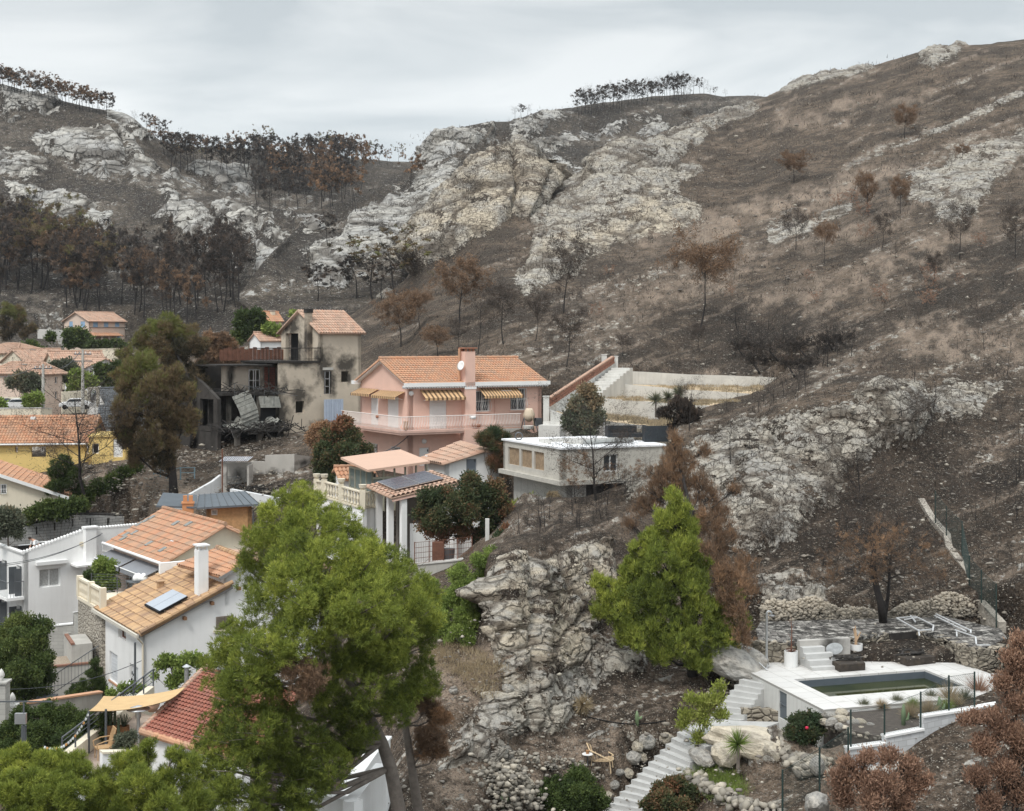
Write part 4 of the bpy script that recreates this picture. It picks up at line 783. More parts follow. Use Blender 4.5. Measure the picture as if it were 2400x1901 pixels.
V_=[(0,0,.92),(-.05,0,1.08),(-.22,0,1.28),(-.38,0,1.42),(-.45,0,1.46),(-.56,0,1.5),(-.60,-.02,1.56),(-.36,-.2,1.36),(-.38,-.27,1.08),(-.52,-.2,.86),(-.58,-.17,.80),(-.36,.2,1.36),(-.42,.25,1.08),(-.54,.16,.88),(-.6,.13,.82),(.02,-.1,.88),(-.04,-.12,.48),(.06,-.12,.09),(-.08,-.12,.04),(.02,.1,.88),(-.06,.12,.48),(.04,.12,.09),(-.1,.12,.04)]
E_=[(0,1),(1,2),(2,3),(3,4),(4,5),(5,6),(3,7),(7,8),(8,9),(9,10),(3,11),(11,12),(12,13),(13,14),(0,15),(15,16),(16,17),(17,18),(0,19),(19,20),(20,21),(21,22)]
R_=[.14,.14,.15,.12,.06,.09,.10,.06,.05,.038,.04,.06,.05,.038,.04,.085,.06,.045,.04,.085,.06,.045,.04]
b=skin_body('body','',V_,E_,R_,SKIN,None,0);b.parent=pt
tb=skin_body('t_shirt','',[V_[i]for i in(1,2,3,7,8,11,12)],[(0,1),(1,2),(2,3),(3,4),(2,5),(5,6)],[.17,.175,.145,.085,.075,.085,.075],SHIRT,None,0);tb.name='t_shirt';tb.parent=pt
sb_=skin_body('shorts','',[V_[i]for i in(1,0,15,16,19,20)],[(0,1),(1,2),(2,3),(1,4),(4,5)],[.155,.165,.115,.09,.115,.09],SHORTS,None,0);sb_.name='shorts';sb_.parent=pt
mb=MB();mb.lathe([(.0,.07),(.07,.06),(.105,.02),(.11,-.04),(.09,-.06)],(-.585,-.01,1.575),12);mb.build('hair',HAIR,pt,True)
mb=MB();mb.lathe([(.0,.02),(.015,.0),(.02,-.02),(.0,-.03)],(-.69,-.01,1.54),6);mb.build('nose',SKIN,pt,True)
b_=lambda x,y:(240+x/5.674,1180+y/5.674)
def br_(x0,y0,x1,y1):p=b_(x0,y0);q=b_(x1,y1);return(p[0],p[1],q[0],q[1])
H=House('house','house with a large weathered orange tile roof and grey awnings','house',392,1400,78,35)
L=6.6;W=H.L2(266);ze=H.Z(1312);zr_=H.Z(1229,L/2+.6,0)
lw=[(H.lf(*br_(320,740,400,990)),'glassdoor'),(H.lf(*br_(475,780,535,1100)),'dark'),(H.lf(*br_(665,860,750,1020)),'glassdoor')]
lw=[((max(r[0],.1),max(r[3]-2.3,-1.4),max(r[2],r[0]+.9),r[3]),k)for r,k in lw]
gable_house(H,L,W,ze,zr_-ze,mat('pinkish_plaster',(.60,.47,.40),.9,.06,.8,dirt=.2,dirtcol=(.4,.32,.27)),T_OLD,(),lw,'y',.4,z0=-6,sp=.25,cs=.42,seed=11)
mb=MB();mb.box(.0,-.02,-6,L,-.004,ze-.3);mb.poly([(0,-.02,ze-.3),(L,-.02,ze-.3),(L,-.02,ze),(L/2,-.02,zr_-.12),(0,-.02,ze)],(0,.016,0));mb.build('plaster_gable',CREAM,H.t)
mb=MB();mb.tube([(-.5,-.5,ze-.12),(-.5,W+.5,ze-.12)],.085,8);mb.tube([(-.5,W+.4,ze-.15),(-.5,W+.4,ze-.6),(-.05,W+.1,ze-.7),(-.05,W+.1,-2)],.045,6);mb.build('gutter',WPAINT,H.t)
AWN=mat('grey_awning_cloth',(.24,.25,.27),.85,.05)
for r0,r1 in((H.L2(322),H.L2(262)),(H.L2(384),H.L2(324))):
 mb=MB();mb.poly([(-.06,r0+.1,ze-.55),(-.06,r1-.1,ze-.55),(-1.1,r1-.1,ze-.95),(-1.1,r0+.1,ze-.95)],(0,0,.03));mb.box(-1.12,r0+.1,ze-1.2,-1.09,r1-.1,ze-.94);a=mb.build('awning',AWN,H.t)
 mb=MB();mb.tube([(-1.12,r0+.1,ze-.93),(-1.12,r1-.1,ze-.93)],.035,6);mb.build('awning_rail',WPAINT,a)
zv_=H.Z(1264,1.4,3);mb=MB();mb.box(1.2,2.1,zv_-.35,1.5,2.4,zv_-.05);mb.box(1.12,2.02,zv_-.02,1.58,2.48,zv_+.03);mb.box(1.16,2.06,zv_-.2,1.54,2.44,zv_-.14);mb.build('roof_vent',WPAINT,H.t)
mb=MB();rnd=random.Random(3)
def onroof(a,b):return ze+(zr_-ze)*a/(L/2)+.12
for a,b in((.6,W-.5),(.3,W-.9),(.9,W-1.1),(1.6,W),(2.0,W-.1),(2.3,W-.2),(.5,4.2),(2.4,4.9),(2.6,3.4),(.4,1.8)):
 mb=MB();mb.obox((a,b,onroof(a,b)),(1,0,(zr_-ze)/(L/2)),(0,1,0),(-(zr_-ze)/(L/2),0,1),.24,.2,.03);mb.build('slate_patch',mat('grey_slate',(.24,.25,.24),.8,.2,4),H.t)
ORH=H
H=House('house','white house with sandy tile roof, chimney and a solar water panel','house',338,1660,68,32)
L=H.L1(600);W=H.L2(237);ze=H.Z(1481);Lr=H.L1(531,-.2);zt=H.Z(1378,Lr,-.2);slope=(zt-ze)/Lr
Lk=Lr+.15;zk=ze+slope*Lk
fh=[(H.fr(505,1443,546,1474),'woodshutter')]
lh=[(H.lf(*ar(1,1,2,2)),'x')]
e_=lambda x,y:(x/5.3375,1420+y/5.3375)
def er(x0,y0,x1,y1):p=e_(x0,y0);q=e_(x1,y1);return(p[0],p[1],q[0],q[1])
lh=[(H.lf(*er(1482,250,1575,420)),'curtain'),(H.lf(*er(1370,590,1470,950)),'shutter'),(H.lf(*er(1622,745,1728,1130)),'door')]
mb=MB();zmax=zk
mb.wall((0,0),(Lk,0),-4,zk,[(r[0],r[1],r[2],r[3])for r,k in fh if r[2]<Lk],.25,lambda q:ze+slope*q)
mb.wall((0,W),(0,0),-4,ze,[(W-r[2],r[1],W-r[0],r[3])for r,k in lh],.25)
mb.wall((Lk,W),(0,W),-4,zk,(),.25,lambda q:ze+slope*(Lk-q))
mb.build('wall',WHITE,H.t)
for r,k in lh:opening(H,'l',r,k,RUST if k=='curtain' else mat('bluish_white_paint',(.62,.64,.66),.6,.04),rec=.2)
mb=MB();r=lh[1][0];mb.box(-.06,r[0]-.03,r[1]-.1,.2,r[2]+.03,r[1]-.01);mb.build('window_sill',T_OR,H.t)
o=.3
tile_roof((-o,W+.25,ze-.05),(-o,-.3,ze-.05),(Lk,-.3,zk+.1),(Lk,W+.25,zk+.1),T_TAN,H.t,.25,.42,seed=21,amp=.065)
cap_tiles((-o,-.28,ze+.03),(Lk+.1,-.28,zk+.2),T_TAN,H.t,.12,'verge_tiles')
mb=MB();mb.beam((-o-.1,-.2,ze-.16),(Lk+.15,-.2,zk-.02),.1,.2);mb.build('verge_board',mat('weathered_board',(.26,.25,.24),.9,.2,3),H.t)
for q in(1.9,3.3,4.7):mb=MB();mb.box(q,-.32,ze+slope*q-.42,q+.14,-.003,ze+slope*q-.26);mb.build('rafter_end',WOODB,H.t)
mb=MB();mb.beam((-.42,-.3,ze-.14),(-.42,W+.25,ze-.14),.12,.16);mb.build('gutter',mat('cream_gutter',(.6,.57,.5),.6,.05),H.t)
mb=MB();mb.tube([(-.42,-.25,ze-.2),(-.1,-.08,ze-.55),(-.08,-.08,-4)],.05,6);mb.build('downpipe',CREAM,H.t)
Lx=H.L1(528,-.003);zb2=H.Z(1345,Lx+.1);L2_=L+1.2
mid=(Lx+H.L1(532))/2;pk=H.Z(1330,H.L1(533),0);x2=Lx;Lh2=3.
mb=MB();zz=H.Z(1343,x2);mb.wall((x2,-.02),(x2+5.5,-.02),-4,zz+1.,[(r[0]-x2,r[1],r[2]-x2,r[3])for r,k in fh if r[0]>x2],.25,lambda q:zz+.42*min(q,.9)/.9-max(0,q-.9)*.16)
mb.wall((x2,3.6),(x2,-.02),zk-1.,zz);mb.wall((x2+5.5,0),(x2+5.5,W),-4,zz-.4);mb.wall((x2+5.5,W),(x2-1,W),-4,zz-.4)
mb.build('rear_block_wall',WHITE,H.t)
for r,k in fh:opening(H,'f',r,k,rec=.03,at=-.02)
mb=MB();r=fh[0][0];mb.box(r[0]-.12,-.14,r[1]-.12,r[2]+.12,-.0205,r[1]-.02);mb.build('window_sill',CREAM,H.t)
zr2=zz+.5
tile_roof((x2-1.0,4.4,zz-.1),(x2-.35,-.35,zz-.1),(x2+1.,-.35,zr2+.1),(x2+1.2,4.4,zr2+.1),T_OR,H.t,.25,.42,'upper_roof',seed=31,amp=.07)
tile_roof((x2+5.8,-.35,zr2-.75),(x2+5.8,4.4,zr2-.75),(x2+1.,4.4,zr2+.1),(x2+1.,-.35,zr2+.1),T_PINKT,H.t,.25,.42,'upper_roof',seed=32,amp=.07)
cap_tiles((x2+1.,-.35,zr2+.16),(x2+1.2,4.4,zr2+.16),T_TAN,H.t,.13)
mb=MB();mb.beam((x2-.4,-.3,zz-.22),(x2+1.02,-.3,zr2-.02),.1,.18);mb.beam((x2+.98,-.3,zr2-.02),(x2+5.8,-.3,zr2-.88),.1,.18);mb.build('verge_board',mat('weathered_board',(.26,.25,.24),.9),H.t)
cx=H.L1(472,.8);chimney(H,cx,.8,ze+slope*cx-.3,H.Z(1289,cx,.8),.52,.62,WHITE,WPAINT)
def roofpt(a,b,up=.0):return Vector((a,b,ze+slope*a+up))
A=roofpt(H.L1(335,2.6),2.6);
def roofhit(px,py,up=.3):
 d=60.
 for _ in range(60):
  v=P(px,py,d)-H.o;a=v.x*H.c+v.y*H.s;b=-v.x*H.s+v.y*H.c;e=v.z-(ze+slope*a+up);d+=e*2.2
 return a,b
q4=[roofhit(*v)for v in((335,1417),(409,1385),(443,1399.5),(372,1435))];s0=(q4[0][0]+q4[3][0])/2;s1=(q4[1][0]+q4[2][0])/2;t0=(q4[2][1]+q4[3][1])/2;t1=(q4[0][1]+q4[1][1])/2;print('PANEL',s0,s1,t0,t1)
nv=Vector((-slope,0,1)).normalized();mb=MB();q=[roofpt(s0,t0,.25),roofpt(s1,t0,.25),roofpt(s1,t1,.25),roofpt(s0,t1,.25)]
mb.poly(q,nv*.1);sp_=mb.build('solar_panel',DARK,H.t);g=MB()
for t_a,t_b in((t0+.03,(t0+t1)/2-.02),((t0+t1)/2+.02,t1-.03)):g.poly([roofpt(s0+.04,t_a,.36),roofpt(s1-.04,t_a,.36),roofpt(s1-.04,t_b,.36),roofpt(s0+.04,t_b,.36)],nv*.01)
g.build('panel_glass',mat('bright_solar_glass',(.42,.46,.52),.12,.03,1,spec=.8),sp_)
mb=MB()
for s in(s0+.3,s1-.3):mb.box(s,t0+.1,ze+slope*s,s+.06,t1-.1,ze+slope*s+.26)
mb.build('panel_rack',ALU,sp_)
mb=MB();q=roofpt(H.L1(376,5),5.,0);mb.box(q.x-.15,q.y-.15,q.z,q.x+.15,q.y+.15,q.z+.45);mb.box(q.x-.2,q.y-.2,q.z+.45,q.x+.2,q.y+.2,q.z+.5);mb.build('roof_vent',T_TAN,H.t)
WS=H
t=thing('terrace','tall rubble-stone terrace wall topped by a cream balustrade','terrace',P(183,1700,77.5),math.radians(32));Hh=House.__new__(House);Hh.o=P(183,1700,77.5);Hh.th=math.radians(32);Hh.c,Hh.s=math.cos(Hh.th),math.sin(Hh.th);Hh.t=t
z1=Hh.Z(1400);Lq=Hh.L1(183,0);x2=3.8
yl_=Hh.L2(238,0);mb=MB();mb.box(0,yl_,-2,4.5,0,z1-.1);mb.build('stone_wall',STONE,t)
mb=MB();mb.box(-.05,yl_-.05,z1-.098,5,.05,z1+.08);mb.box(-.02,yl_-.02,z1+1.0,.2,.03,z1+1.12)
n=int(-yl_/.27)
for i in range(n):y=yl_+.15+i*.27;mb.lathe([(.05,0),(.08,.1),(.045,.25),(.085,.5),(.05,.75),(.06,.92)],(.09,y,z1+.08),8)
for y in(yl_+.1,yl_/2,0):mb.box(-.06,y-.15,z1+.08,.25,y+.15,z1+1.2)
mb.build('balustrade',CREAM,t)
bt=thing('table','small grey metal table on the stone terrace','table',Hh.W(3.0,-1.2,z1+.08),Hh.th);mb=MB()
mb.box(-.6,-.45,.7,.6,.45,.74)
mb.build('table_top',GREYM,bt)
for a in(-.55,.52):
 for b in(-.42,.38):m2=MB();m2.box(a,b,0,a+.04,b+.04,.7);m2.build('leg',GREYM,bt)
mb=MB();rnd=random.Random(2)
for k in range(9):mb.lathe([(.01,0),(.2,.03),(.22*rnd.uniform(.7,1),.18),(.12,.33),(.02,.4)],(rnd.uniform(-.3,.3),rnd.uniform(-.2,.2),0),9)
o_=mb.build('laundry_pile',WPAINT,None,True);o_.location=Hh.W(3.1,-1.1,z1+.82);tag(o_,'white laundry bags heaped on the grey terrace table','laundry')
rl=MB();
for k in range(7):rl.tube([(0,0,.15+.15*k),(3.,.1,.15+.15*k)],.012,4)
for k in(0,1.5,3.):rl.tube([(k,.03*k,0),(k,.03*k,1.1)],.025,5)
o_=rl.build('railing',GREYM);o_.location=Hh.W(.9,.6,z1+.08);o_.rotation_euler=(0,0,math.radians(-8));tag(o_,'grey wire railing beside the awning house terrace','railing')
cable('overhead_wire','wire from the white chimney block sweeping down to the left edge',WB.W(WB.L1(227),-.6,WB.Z(1248,6)),P(-60,1325,80),.5,.02)
cable('overhead_wire','longer wire from the orange eaves to the left edge',ORH.W(-.4,W+2.2,ORH.Z(1256,0,8)),P(-60,1330,70),.5,.02)
cable('overhead_wire','wire hooked on the white annexe corner running left',WS.W(-.1,.1,WS.Z(1549)),P(-60,1612,56),.5,.018)
wallrun('white_wall','white rendered garden wall rising to the burnt-out house','wall',[(95,1471,80),(172,1463,80),(173,1436,80),(186,1434,79)],5.,.25,BLOCK,WPAINT)
wallrun('garden_wall','grey block wall below the stone terrace','wall',[(150,1484,79.5),(158,1484,79)],3.2,.25,CONC)
o_=P(88,1560,74.5)
t=thing('planter_steps','stepped grey planters with brick edging in the yard','planter',P(108,1600,72),math.radians(25));mb=MB()
mb.box(0,0,-1.5,2.4,2.4,.75);mb.box(1.35,.6,.75,2.4,3.2,1.7);mb.build('planter_wall',CONC,t)
mb=MB();mb.box(-.04,-.04,.752,2.44,.2,.84);mb.box(-.04,.2,.752,.2,2.4,.84);mb.box(1.31,.56,1.702,1.5,3.2,1.8);mb.build('brick_edging',mat('brown_brick',(.26,.14,.10),.9,.2,4),t)
mb=MB();mb.box(.2,.21,.755,1.3,2.3,.79);mb.build('gravel_bed',mat('gravel',(.32,.26,.2),.95,.4,18,bump=.6),t)
mb=MB();mb.lathe([(.14,0),(.2,.28),(.23,.3),(.23,.36),(.17,.36),(.15,.3)],(0,0,0),12);o_=mb.build('terracotta_pot',T_OR);o_.location=P(118,1577,72.3);tag(o_,'small terracotta pot on the brick-edged planter','pot')
rl=MB()
for k in range(15):rl.tube([(k*.16,0,k*.1),(k*.16,0,k*.1+.95)],.012,4)
rl.tube([(0,0,.95),(2.24,0,2.35)],.025,5);rl.tube([(0,0,.1),(2.24,0,1.5)],.02,5)
o_=rl.build('stair_railing',GREYM);o_.location=P(120,1632,69);o_.rotation_euler=(0,0,math.radians(18));tag(o_,'dark stair railing climbing in front of the grey planter','railing')
mb=MB();mb.box(-.35,-.25,0,.35,.25,.16);mb.box(-.42,-.32,.16,.42,.32,.24)
o_=mb.build('water_trough',GREYM);o_.location=P(111,1642,66);tag(o_,'dark grey plastic box at the foot of the stairs','box')
for px in(48,60):
 mb=MB();mb.lathe([(.18,0),(.24,.25),(.26,.4),(.2,.4)],(0,0,0),12);o_=mb.build('flower_pot',CONCW);o_.location=P(px,1645,66.5);tag(o_,('left' if px<50 else 'right')+' one of two pale pots in the shade of the round tree','pot','pots under the round tree')
wallrun('garden_wall','garden wall capped with round tiles behind the big shrub','wall',[(36,1662,55),(52,1652,57),(240,1624,60)],1.8,.22,mat('grey_stained_plaster',(.34,.32,.29),.92,.2,1,dirt=.6,streak=.5),T_OR,'coping_tiles')
for px,pt_,pb,d in((3,1600,1720,54),(29,1655,1720,55)):
 o_=P(px,pb,d);h=(pb-pt_)/F*d;t=thing('gate_pillar','stone gate pillar with '+('a tall block shaft at the left edge' if px<10 else 'an egg-shaped finial beside the white gate'),'pillar',o_);mb=MB()
 w_=.25 if px<10 else .17
 mb.box(-w_,-w_,-1.5,w_,w_,h);mb.box(-w_-.06,-w_-.06,h,w_+.06,w_+.06,h+.08);mb.build('shaft',BLOCK if px<10 else CONCW,t)
 mb=MB();mb.lathe([(.12,0),(.05,.06),(.12,.16),(.13,.24),(.08,.36),(.01,.46)],(0,0,h+.08),12);mb.build('finial',CONCW,t,True)
t=thing('gate','white iron driveway gate at the left edge','gate',P(7,1718,54.3),math.radians(20));mb=MB()
for k in range(9):mb.box(k*.045,0,0,k*.045+.02,.03,1.25-.1*math.sin(k*.4))
for z in(.05,.6,1.1):mb.box(0,.005,z,.38,.025,z+.05)
mb.build('gate_leaf',WPAINT,t)
d_=lambda x,y:(450+x/4.495,680+y/4.495)
def dr(x0,y0,x1,y1):p=d_(x0,y0);q=d_(x1,y1);return(p[0],p[1],q[0],q[1])
def burntmat(name,base,spots,soot=(.03,.027,.024),amount=.9):
 """plaster with soot plumes rising from given local points (x,z,rx,rz)"""
 m,t,p=nodes(name);tc=N(t,'ShaderNodeTexCoord').outputs['Object']
 sx=N(t,'ShaderNodeSeparateXYZ',{0:tc});c=mixc(t,ramp(t,noise(t,tc,.8,7,.62),.35,.7),tuple(x*.85 for x in base),base)
 c=mixc(t,ramp(t,noise(t,tc,.35,8,.66,.4),.5,.72,0,.35),c,tuple(x*.55 for x in base))
 n=noise(t,tc,1.1,6,.62,.3);tot=None
 for ax,x,z,rx,rz in spots:
  a=N(t,'ShaderNodeMath',{0:N(t,'ShaderNodeMath',{0:sx.outputs[ax],1:x},operation='SUBTRACT').outputs[0],1:rx},operation='DIVIDE').outputs[0]
  b=N(t,'ShaderNodeMath',{0:N(t,'ShaderNodeMath',{0:sx.outputs[2],1:z},operation='SUBTRACT').outputs[0],1:rz},operation='DIVIDE').outputs[0]
  v=N(t,'ShaderNodeCombineXYZ',{0:a,1:b});l=N(t,'ShaderNodeVectorMath',{0:v.outputs[0]},operation='LENGTH').outputs['Value']
  f=ramp(t,N(t,'ShaderNodeMath',{0:l,1:ramp(t,n,.3,.7,-.45,.45)},operation='ADD').outputs[0],.25,1.05,amount,0)
  tot=f if tot is None else N(t,'ShaderNodeMath',{0:tot,1:f},operation='MAXIMUM').outputs[0]
 c=mixc(t,tot,c,soot);t.links.new(c,p.inputs['Base Color']);p.inputs['Roughness'].default_value=.92;return m
H=House('house','burnt-out beige three-storey house with tiled tower and collapsed black left wing','house',750,1005,118,40)
L,W=H.L1(846),H.L2(659);xl=H.L1(655);ze=H.Z(778);zr_=H.Z(728,0,W/2);zt=H.Z(850)
fw=[H.fr(*dr(1390,855,1470,1095)),H.fr(*dr(1572,855,1650,968)),H.fr(*dr(1092,1170,1182,1292))]
BW=burntmat('sooty_beige_render',(.60,.52,.42),[(0,fw[0][0]-.0,fw[0][3]+.4,1.4,2.),(0,fw[0][2],fw[0][1]+1,.6,2.2),(0,(fw[1][0]+fw[1][2])/2,fw[1][3]+.5,1.5,1.4),(0,fw[1][2],fw[1][1]+.4,.3,.8),(0,(fw[2][0]+fw[2][2])/2,fw[2][3]+.5,1.4,1.4),(0,xl,1.5,1.3,4.2),(0,-1.8,zt,2.6,.5),(0,.2,.2,1.6,.7),(0,-.2,zt+.2,.7,.6)])
mb=MB();mb.wall((xl,0),(L,0),-2,zt,[(r[0]-xl,r[1],r[2]-xl,r[3])for r in fw],.3);mb.wall((0,0),(L,0),zt,ze,(),.3)
mb.wall((L,0),(L,W),-2,zr_,(),.3,lambda q:ze+(zr_-ze)*(1-abs(2*q/W-1)));mb.wall((L,W),(xl,W),-2,zt);mb.build('wall',BW,H.t)
ow=(H.L2(699,0),0,0,0);bw0,bw1=H.L2(d_(1120,0)[0]),H.L2(d_(985,0)[0]);doz=H.Z(d_(0,455)[1],0,(bw0+bw1)/2)
BG=burntmat('sooty_gable_render',(.60,.52,.42),[(1,(bw0+bw1)/2,doz+.5,2.,1.1),(1,bw0-.2,zt+.8,.8,2.2),(1,H.L2(720),zt+1.2,.9,2.4),(1,.3,zt+.4,.9,1.1)])
mb=MB();mb.wall((0,W),(0,0),zt,zr_,[(W-bw1,zt+.1,W-bw0,doz)],.3,lambda q:ze+(zr_-ze)*(1-abs(2*q/W-1)));mb.build('gable_wall',BG,H.t)
mb=MB();mb.box(.8,.35,zt+.01,L-.35,W-.35,ze-.1);mb.build('room_shade_box',DARK,H.t)  # black box fills the tower room, standing in for its interior shade
mb=MB();mb.box(.31,.31,zt+.01,.79,W-.35,zt+.1);mb.box(xl+.4,.4,.0,L-.4,W-.4,.1);mb.build('floor',DARK,H.t)
mb=MB();mb.box(xl-.1,-.1,zt+.004,-.003,W,zt+.16);mb.build('terrace_slab',CHAR,H.t)
tile_roof((-.3,-.35,ze-.1),(L+.35,-.35,ze-.1),(L+.35,W/2,zr_+.06),(-.3,W/2,zr_+.06),T_PINKT,H.t,.26,.42,seed=41,amp=.07)
tile_roof((L+.35,W+.35,ze-.1),(-.3,W+.35,ze-.1),(-.3,W/2,zr_+.06),(L+.35,W/2,zr_+.06),T_PINKT,H.t,.26,.42,seed=42)
yc=H.L2(d_(1200,0)[0],-.5);mb=MB();mb.box(-.5,yc-.25,zt+.1,-.003,yc+.25,H.Z(d_(0,200)[1],0,yc));mb.build('chimney',burntmat('sooty_chimney',(.5,.42,.33),[(1,yc,zt+2,.7,2.2)]),H.t)
mb=MB();mb.box(-.55,yc-.3,H.Z(d_(0,240)[1],0,yc),.05,yc+.3,H.Z(d_(0,198)[1],0,yc));mb.build('chimney_cap',CHAR,H.t)
r=fw[0];mb=MB()
for k in range(4):z=r[1]+(r[3]-r[1])*k/3;mb.box(r[0]+.1,.05,z-.03,r[2]-.15,.1,z+.03)
mb.box(r[0]+.1,.05,r[1],r[0]+.17,.1,r[3]);mb.box(r[2]-.2,.05,r[1],r[2]-.13,.1,r[3]);mb.build('window',ALU,H.t)
mb=MB();mb.box(r[0]-.12,-.1,r[3]+.1,r[2]+.12,.05,r[3]+.32);mb.box(0,-.1,r[1]-.15,0.01,0,r[1]);mb.build('shutter_box',CONC,H.t)
q=H.fr(*dr(1360,1148,1560,1385));mb=MB()
for k in range(8):mb.box(q[0]+(q[2]-q[0])*k/8,-.5-.04*(k%2),q[1],q[0]+(q[2]-q[0])*(k+1)/8-.02,-.45,q[3])
mb.build('corrugated_sheet',mat('bluish_sheet',(.42,.48,.58),.6,.06,2,dirt=.3),H.t)
mb=MB()
for k in range(34):x=xl-2.4+k*.29;mb.box(x,-.02,zt+.17,x+.02,0,zt+1.25)if x<.1 else None
mb.box(xl-2.4,-.03,zt+1.2,.1,.01,zt+1.27);mb.box(xl-2.4,-.03,zt+.3,.1,.01,zt+.34);mb.build('terrace_railing',CHAR,H.t)
mb=MB()
for k in range(16):mb.box(xl-2.3+k*.4,W-.4,zt+.17,xl-1.93+k*.4,W-.36,zt+1.1+.1*(k%3))
mb.build('burnt_screen',RUST,H.t)
xw=H.L1(482,2.);z2=H.Z(d_(0,1090)[1],-6,0);z1_=H.Z(d_(0,1430)[1],-6,0);z3=H.Z(d_(0,800)[1],-6,1)
BURN=burntmat('burnt_wing_render',(.22,.20,.175),[(0,xw+.5,z2-1.5,2.5,2.5),(0,-4.5,z1_,2.2,2.2),(0,-8,z2,1.5,3)],amount=.95)
mb=MB();m_=H.L1(d_(740,0)[0],1.5);m0=H.L1(d_(330,0)[0],1.5);m1=H.L1(d_(590,0)[0],1.5);yb=1.6
mb.wall((m0,yb),(xl-.01,yb),z2+.2,z3,[(m1-m0+.1,z2+.25,m_-m0-.1,z3-.25),(.55,z2+.5,.85,z3-.6),(m_-m0+.25,z2+.21,m_-m0+1.5,z3-.1)],.25)
mb.build('upper_wing_wall',burntmat('scorched_cream',(.40,.345,.285),[(0,m_+.8,z2+1,1.4,2.),(0,m0+.7,z2+1.6,.5,1.6),(0,(m1+m_)/2,z2+2.6,1.6,.8),(0,m0+1.6,z2,2.5,.7)]),H.t)
mb=MB();mb.box(m_+.4,yb+.35,z2,m_+1.5,yb+.5,z3-.1);mb.build('brick_infill',blockmat('red_hollow_brick',(.28,.10,.07),(.06,.05,.05),.3,.2),H.t)
mb=MB()
for a in(m1+.15,(m1+m_)/2-.1,(m1+m_)/2+.1,m_-.2):mb.box(a,yb+.05,z2+.25,a+.06,yb+.1,z3-.3)
for z in(z2+1.0,z3-.36):mb.box(m1+.15,yb+.05,z,m_-.15,yb+.1,z+.06)
mb.build('bent_window_frame',ALU,H.t)
mb=MB();mb.box(xw+.5,.2,z2-.12,xl-.01,7.5,z2+.1);mb.box(xw+1,-1.3,z1_-.45,xl+.1,7.5,z1_-.2);mb.box(xw+.4,1.,z3,xl,6,z3+.12);mb.build('floor_slab',CHAR,H.t)
mb=MB();mb.box(xw+.6,2.6,-2,xl-.02,2.8,z2-.13);mb.build('dark_void_wall',CHAR,H.t)  # charred wall added behind the openings to make their void dark
mb=MB();mb.wall((xw,7.5),(xw,0),-2,z3-.0,[(1.2,z2+.8,2.2,z2+1.9),(4.5,z1_,6.8,z2-.4)],.3,lambda q:z3-2.6*(q/7.5)**1.5);mb.wall((xw,7.6),(xl,7.6),-2,z3,(),.2);mb.build('left_wing_wall',mat('black_sooty_render',(.055,.05,.046),.95,.4,1,dirt=.6,dirtcol=(.03,.028,.026),streak=.5),H.t)
for a in(xw+1.2,xw+3.2,xw+5,-4.4):
 mb=MB();mb.box(a,-.9,-2,a+.35,-.5,z1_-.45);mb.build('pier',BURN,H.t)
 if a!=xw+3.2:mb=MB();mb.box(a,.5,z1_-.2,a+.3,.8,z2-.12);mb.build('pier',BURN,H.t)
mb=MB();a0=H.L1(d_(745,0)[0],-.5);a1=xl-.15;zz=H.Z(d_(0,1240)[1],a0,0)
mb.box(a0,.3,z1_-.2,a1,.6,zz+1.0);mb.build('lower_wing_wall',BURN,H.t)
mb=MB();mb.box(a0+.25,.25,z1_-.15,a1-.1,.297,zz);mb.build('opening_shade_panel',DARK,H.t)  # black panel on the wall face paints the shade of an opening
mb=MB()
for k in range(9):mb.obox(((a0+a1)/2,.0-.04*k,zz+.85-k*.1),(1,0,-.03),(0,.5,1),(0,1,-.5),(a1-a0)/2+.1,.055,.02,.5)
mb.build('buckled_shutter',mat('ash_grey_metal',(.26,.26,.235),.8,.3,3,dirt=.5),H.t)
rnd=random.Random(12);mb=MB();nx_,nz_=26,7
vs=[];
for i in range(nx_+1):
 for j in range(nz_+1):
  x=xw+.8+(xl-xw-1)*i/nx_;y=-1.6+2.4*j/nz_;vs.append((x,y,z1_-.1+.75*math.sin(i*.16+.3)**2*(j/nz_)+.16*math.sin(x*5)+.5*max(0,math.sin((i-14)*.24))+rnd.uniform(-.12,.12)))
mb.add(vs,[(i*(nz_+1)+j,(i+1)*(nz_+1)+j,(i+1)*(nz_+1)+j+1,i*(nz_+1)+j+1)for i in range(nx_)for j in range(nz_)]);mb.build('fallen_roof_sheet',mat('ash_grey_metal',(.26,.26,.235),.8),H.t)
mb=MB()
for i in range(12):
 for j in range(8):
  u,v=i/12,j/8;x=xw+1.1+1.5*u+.5*v;z=z2-.3-2.4*v+.5*u;y=-.6-.8*math.sin(v*2.4)
  mb.obox((x,y,z),(1,.1,.3),(.2,-.4,-1),(0,1,-.3),.075,.16,.015)
mb.build('curled_shutter',mat('ash_grey_metal',(.26,.26,.235),.8),H.t)
mb=MB()
for k in range(260):
 c=Vector((rnd.uniform(xw-.5,xl),rnd.uniform(-4.5,1.8),rnd.choice((z1_-.1,.1,.1,z1_-.1,z2+.1))+rnd.uniform(0,.5)));d=Vector((rnd.uniform(-1,1),rnd.uniform(-1,1),rnd.uniform(-.5,.5))).normalized()
 mb.beam(c-d*rnd.uniform(.2,1.),c+d*rnd.uniform(.2,1.),.05,.05)
rb=mb.build('charred_beams',CHAR,H.t);rb['kind']='stuff'
for k in range(5):
 mb=MB();a=Vector((xw+.8+k*.9,-1.3,z2+.9-.2*k));mb.tube([a,a+Vector((1.1,0,-.22)),a+Vector((2.2,0,-.3))],.02,4);mb.tube([a,a+Vector((0,0,-1.1))],.02,4);mb.build('bent_railing',GREYM,H.t)
BH=H
f_=lambda x,y:(800+x/4.27,780+y/4.27)
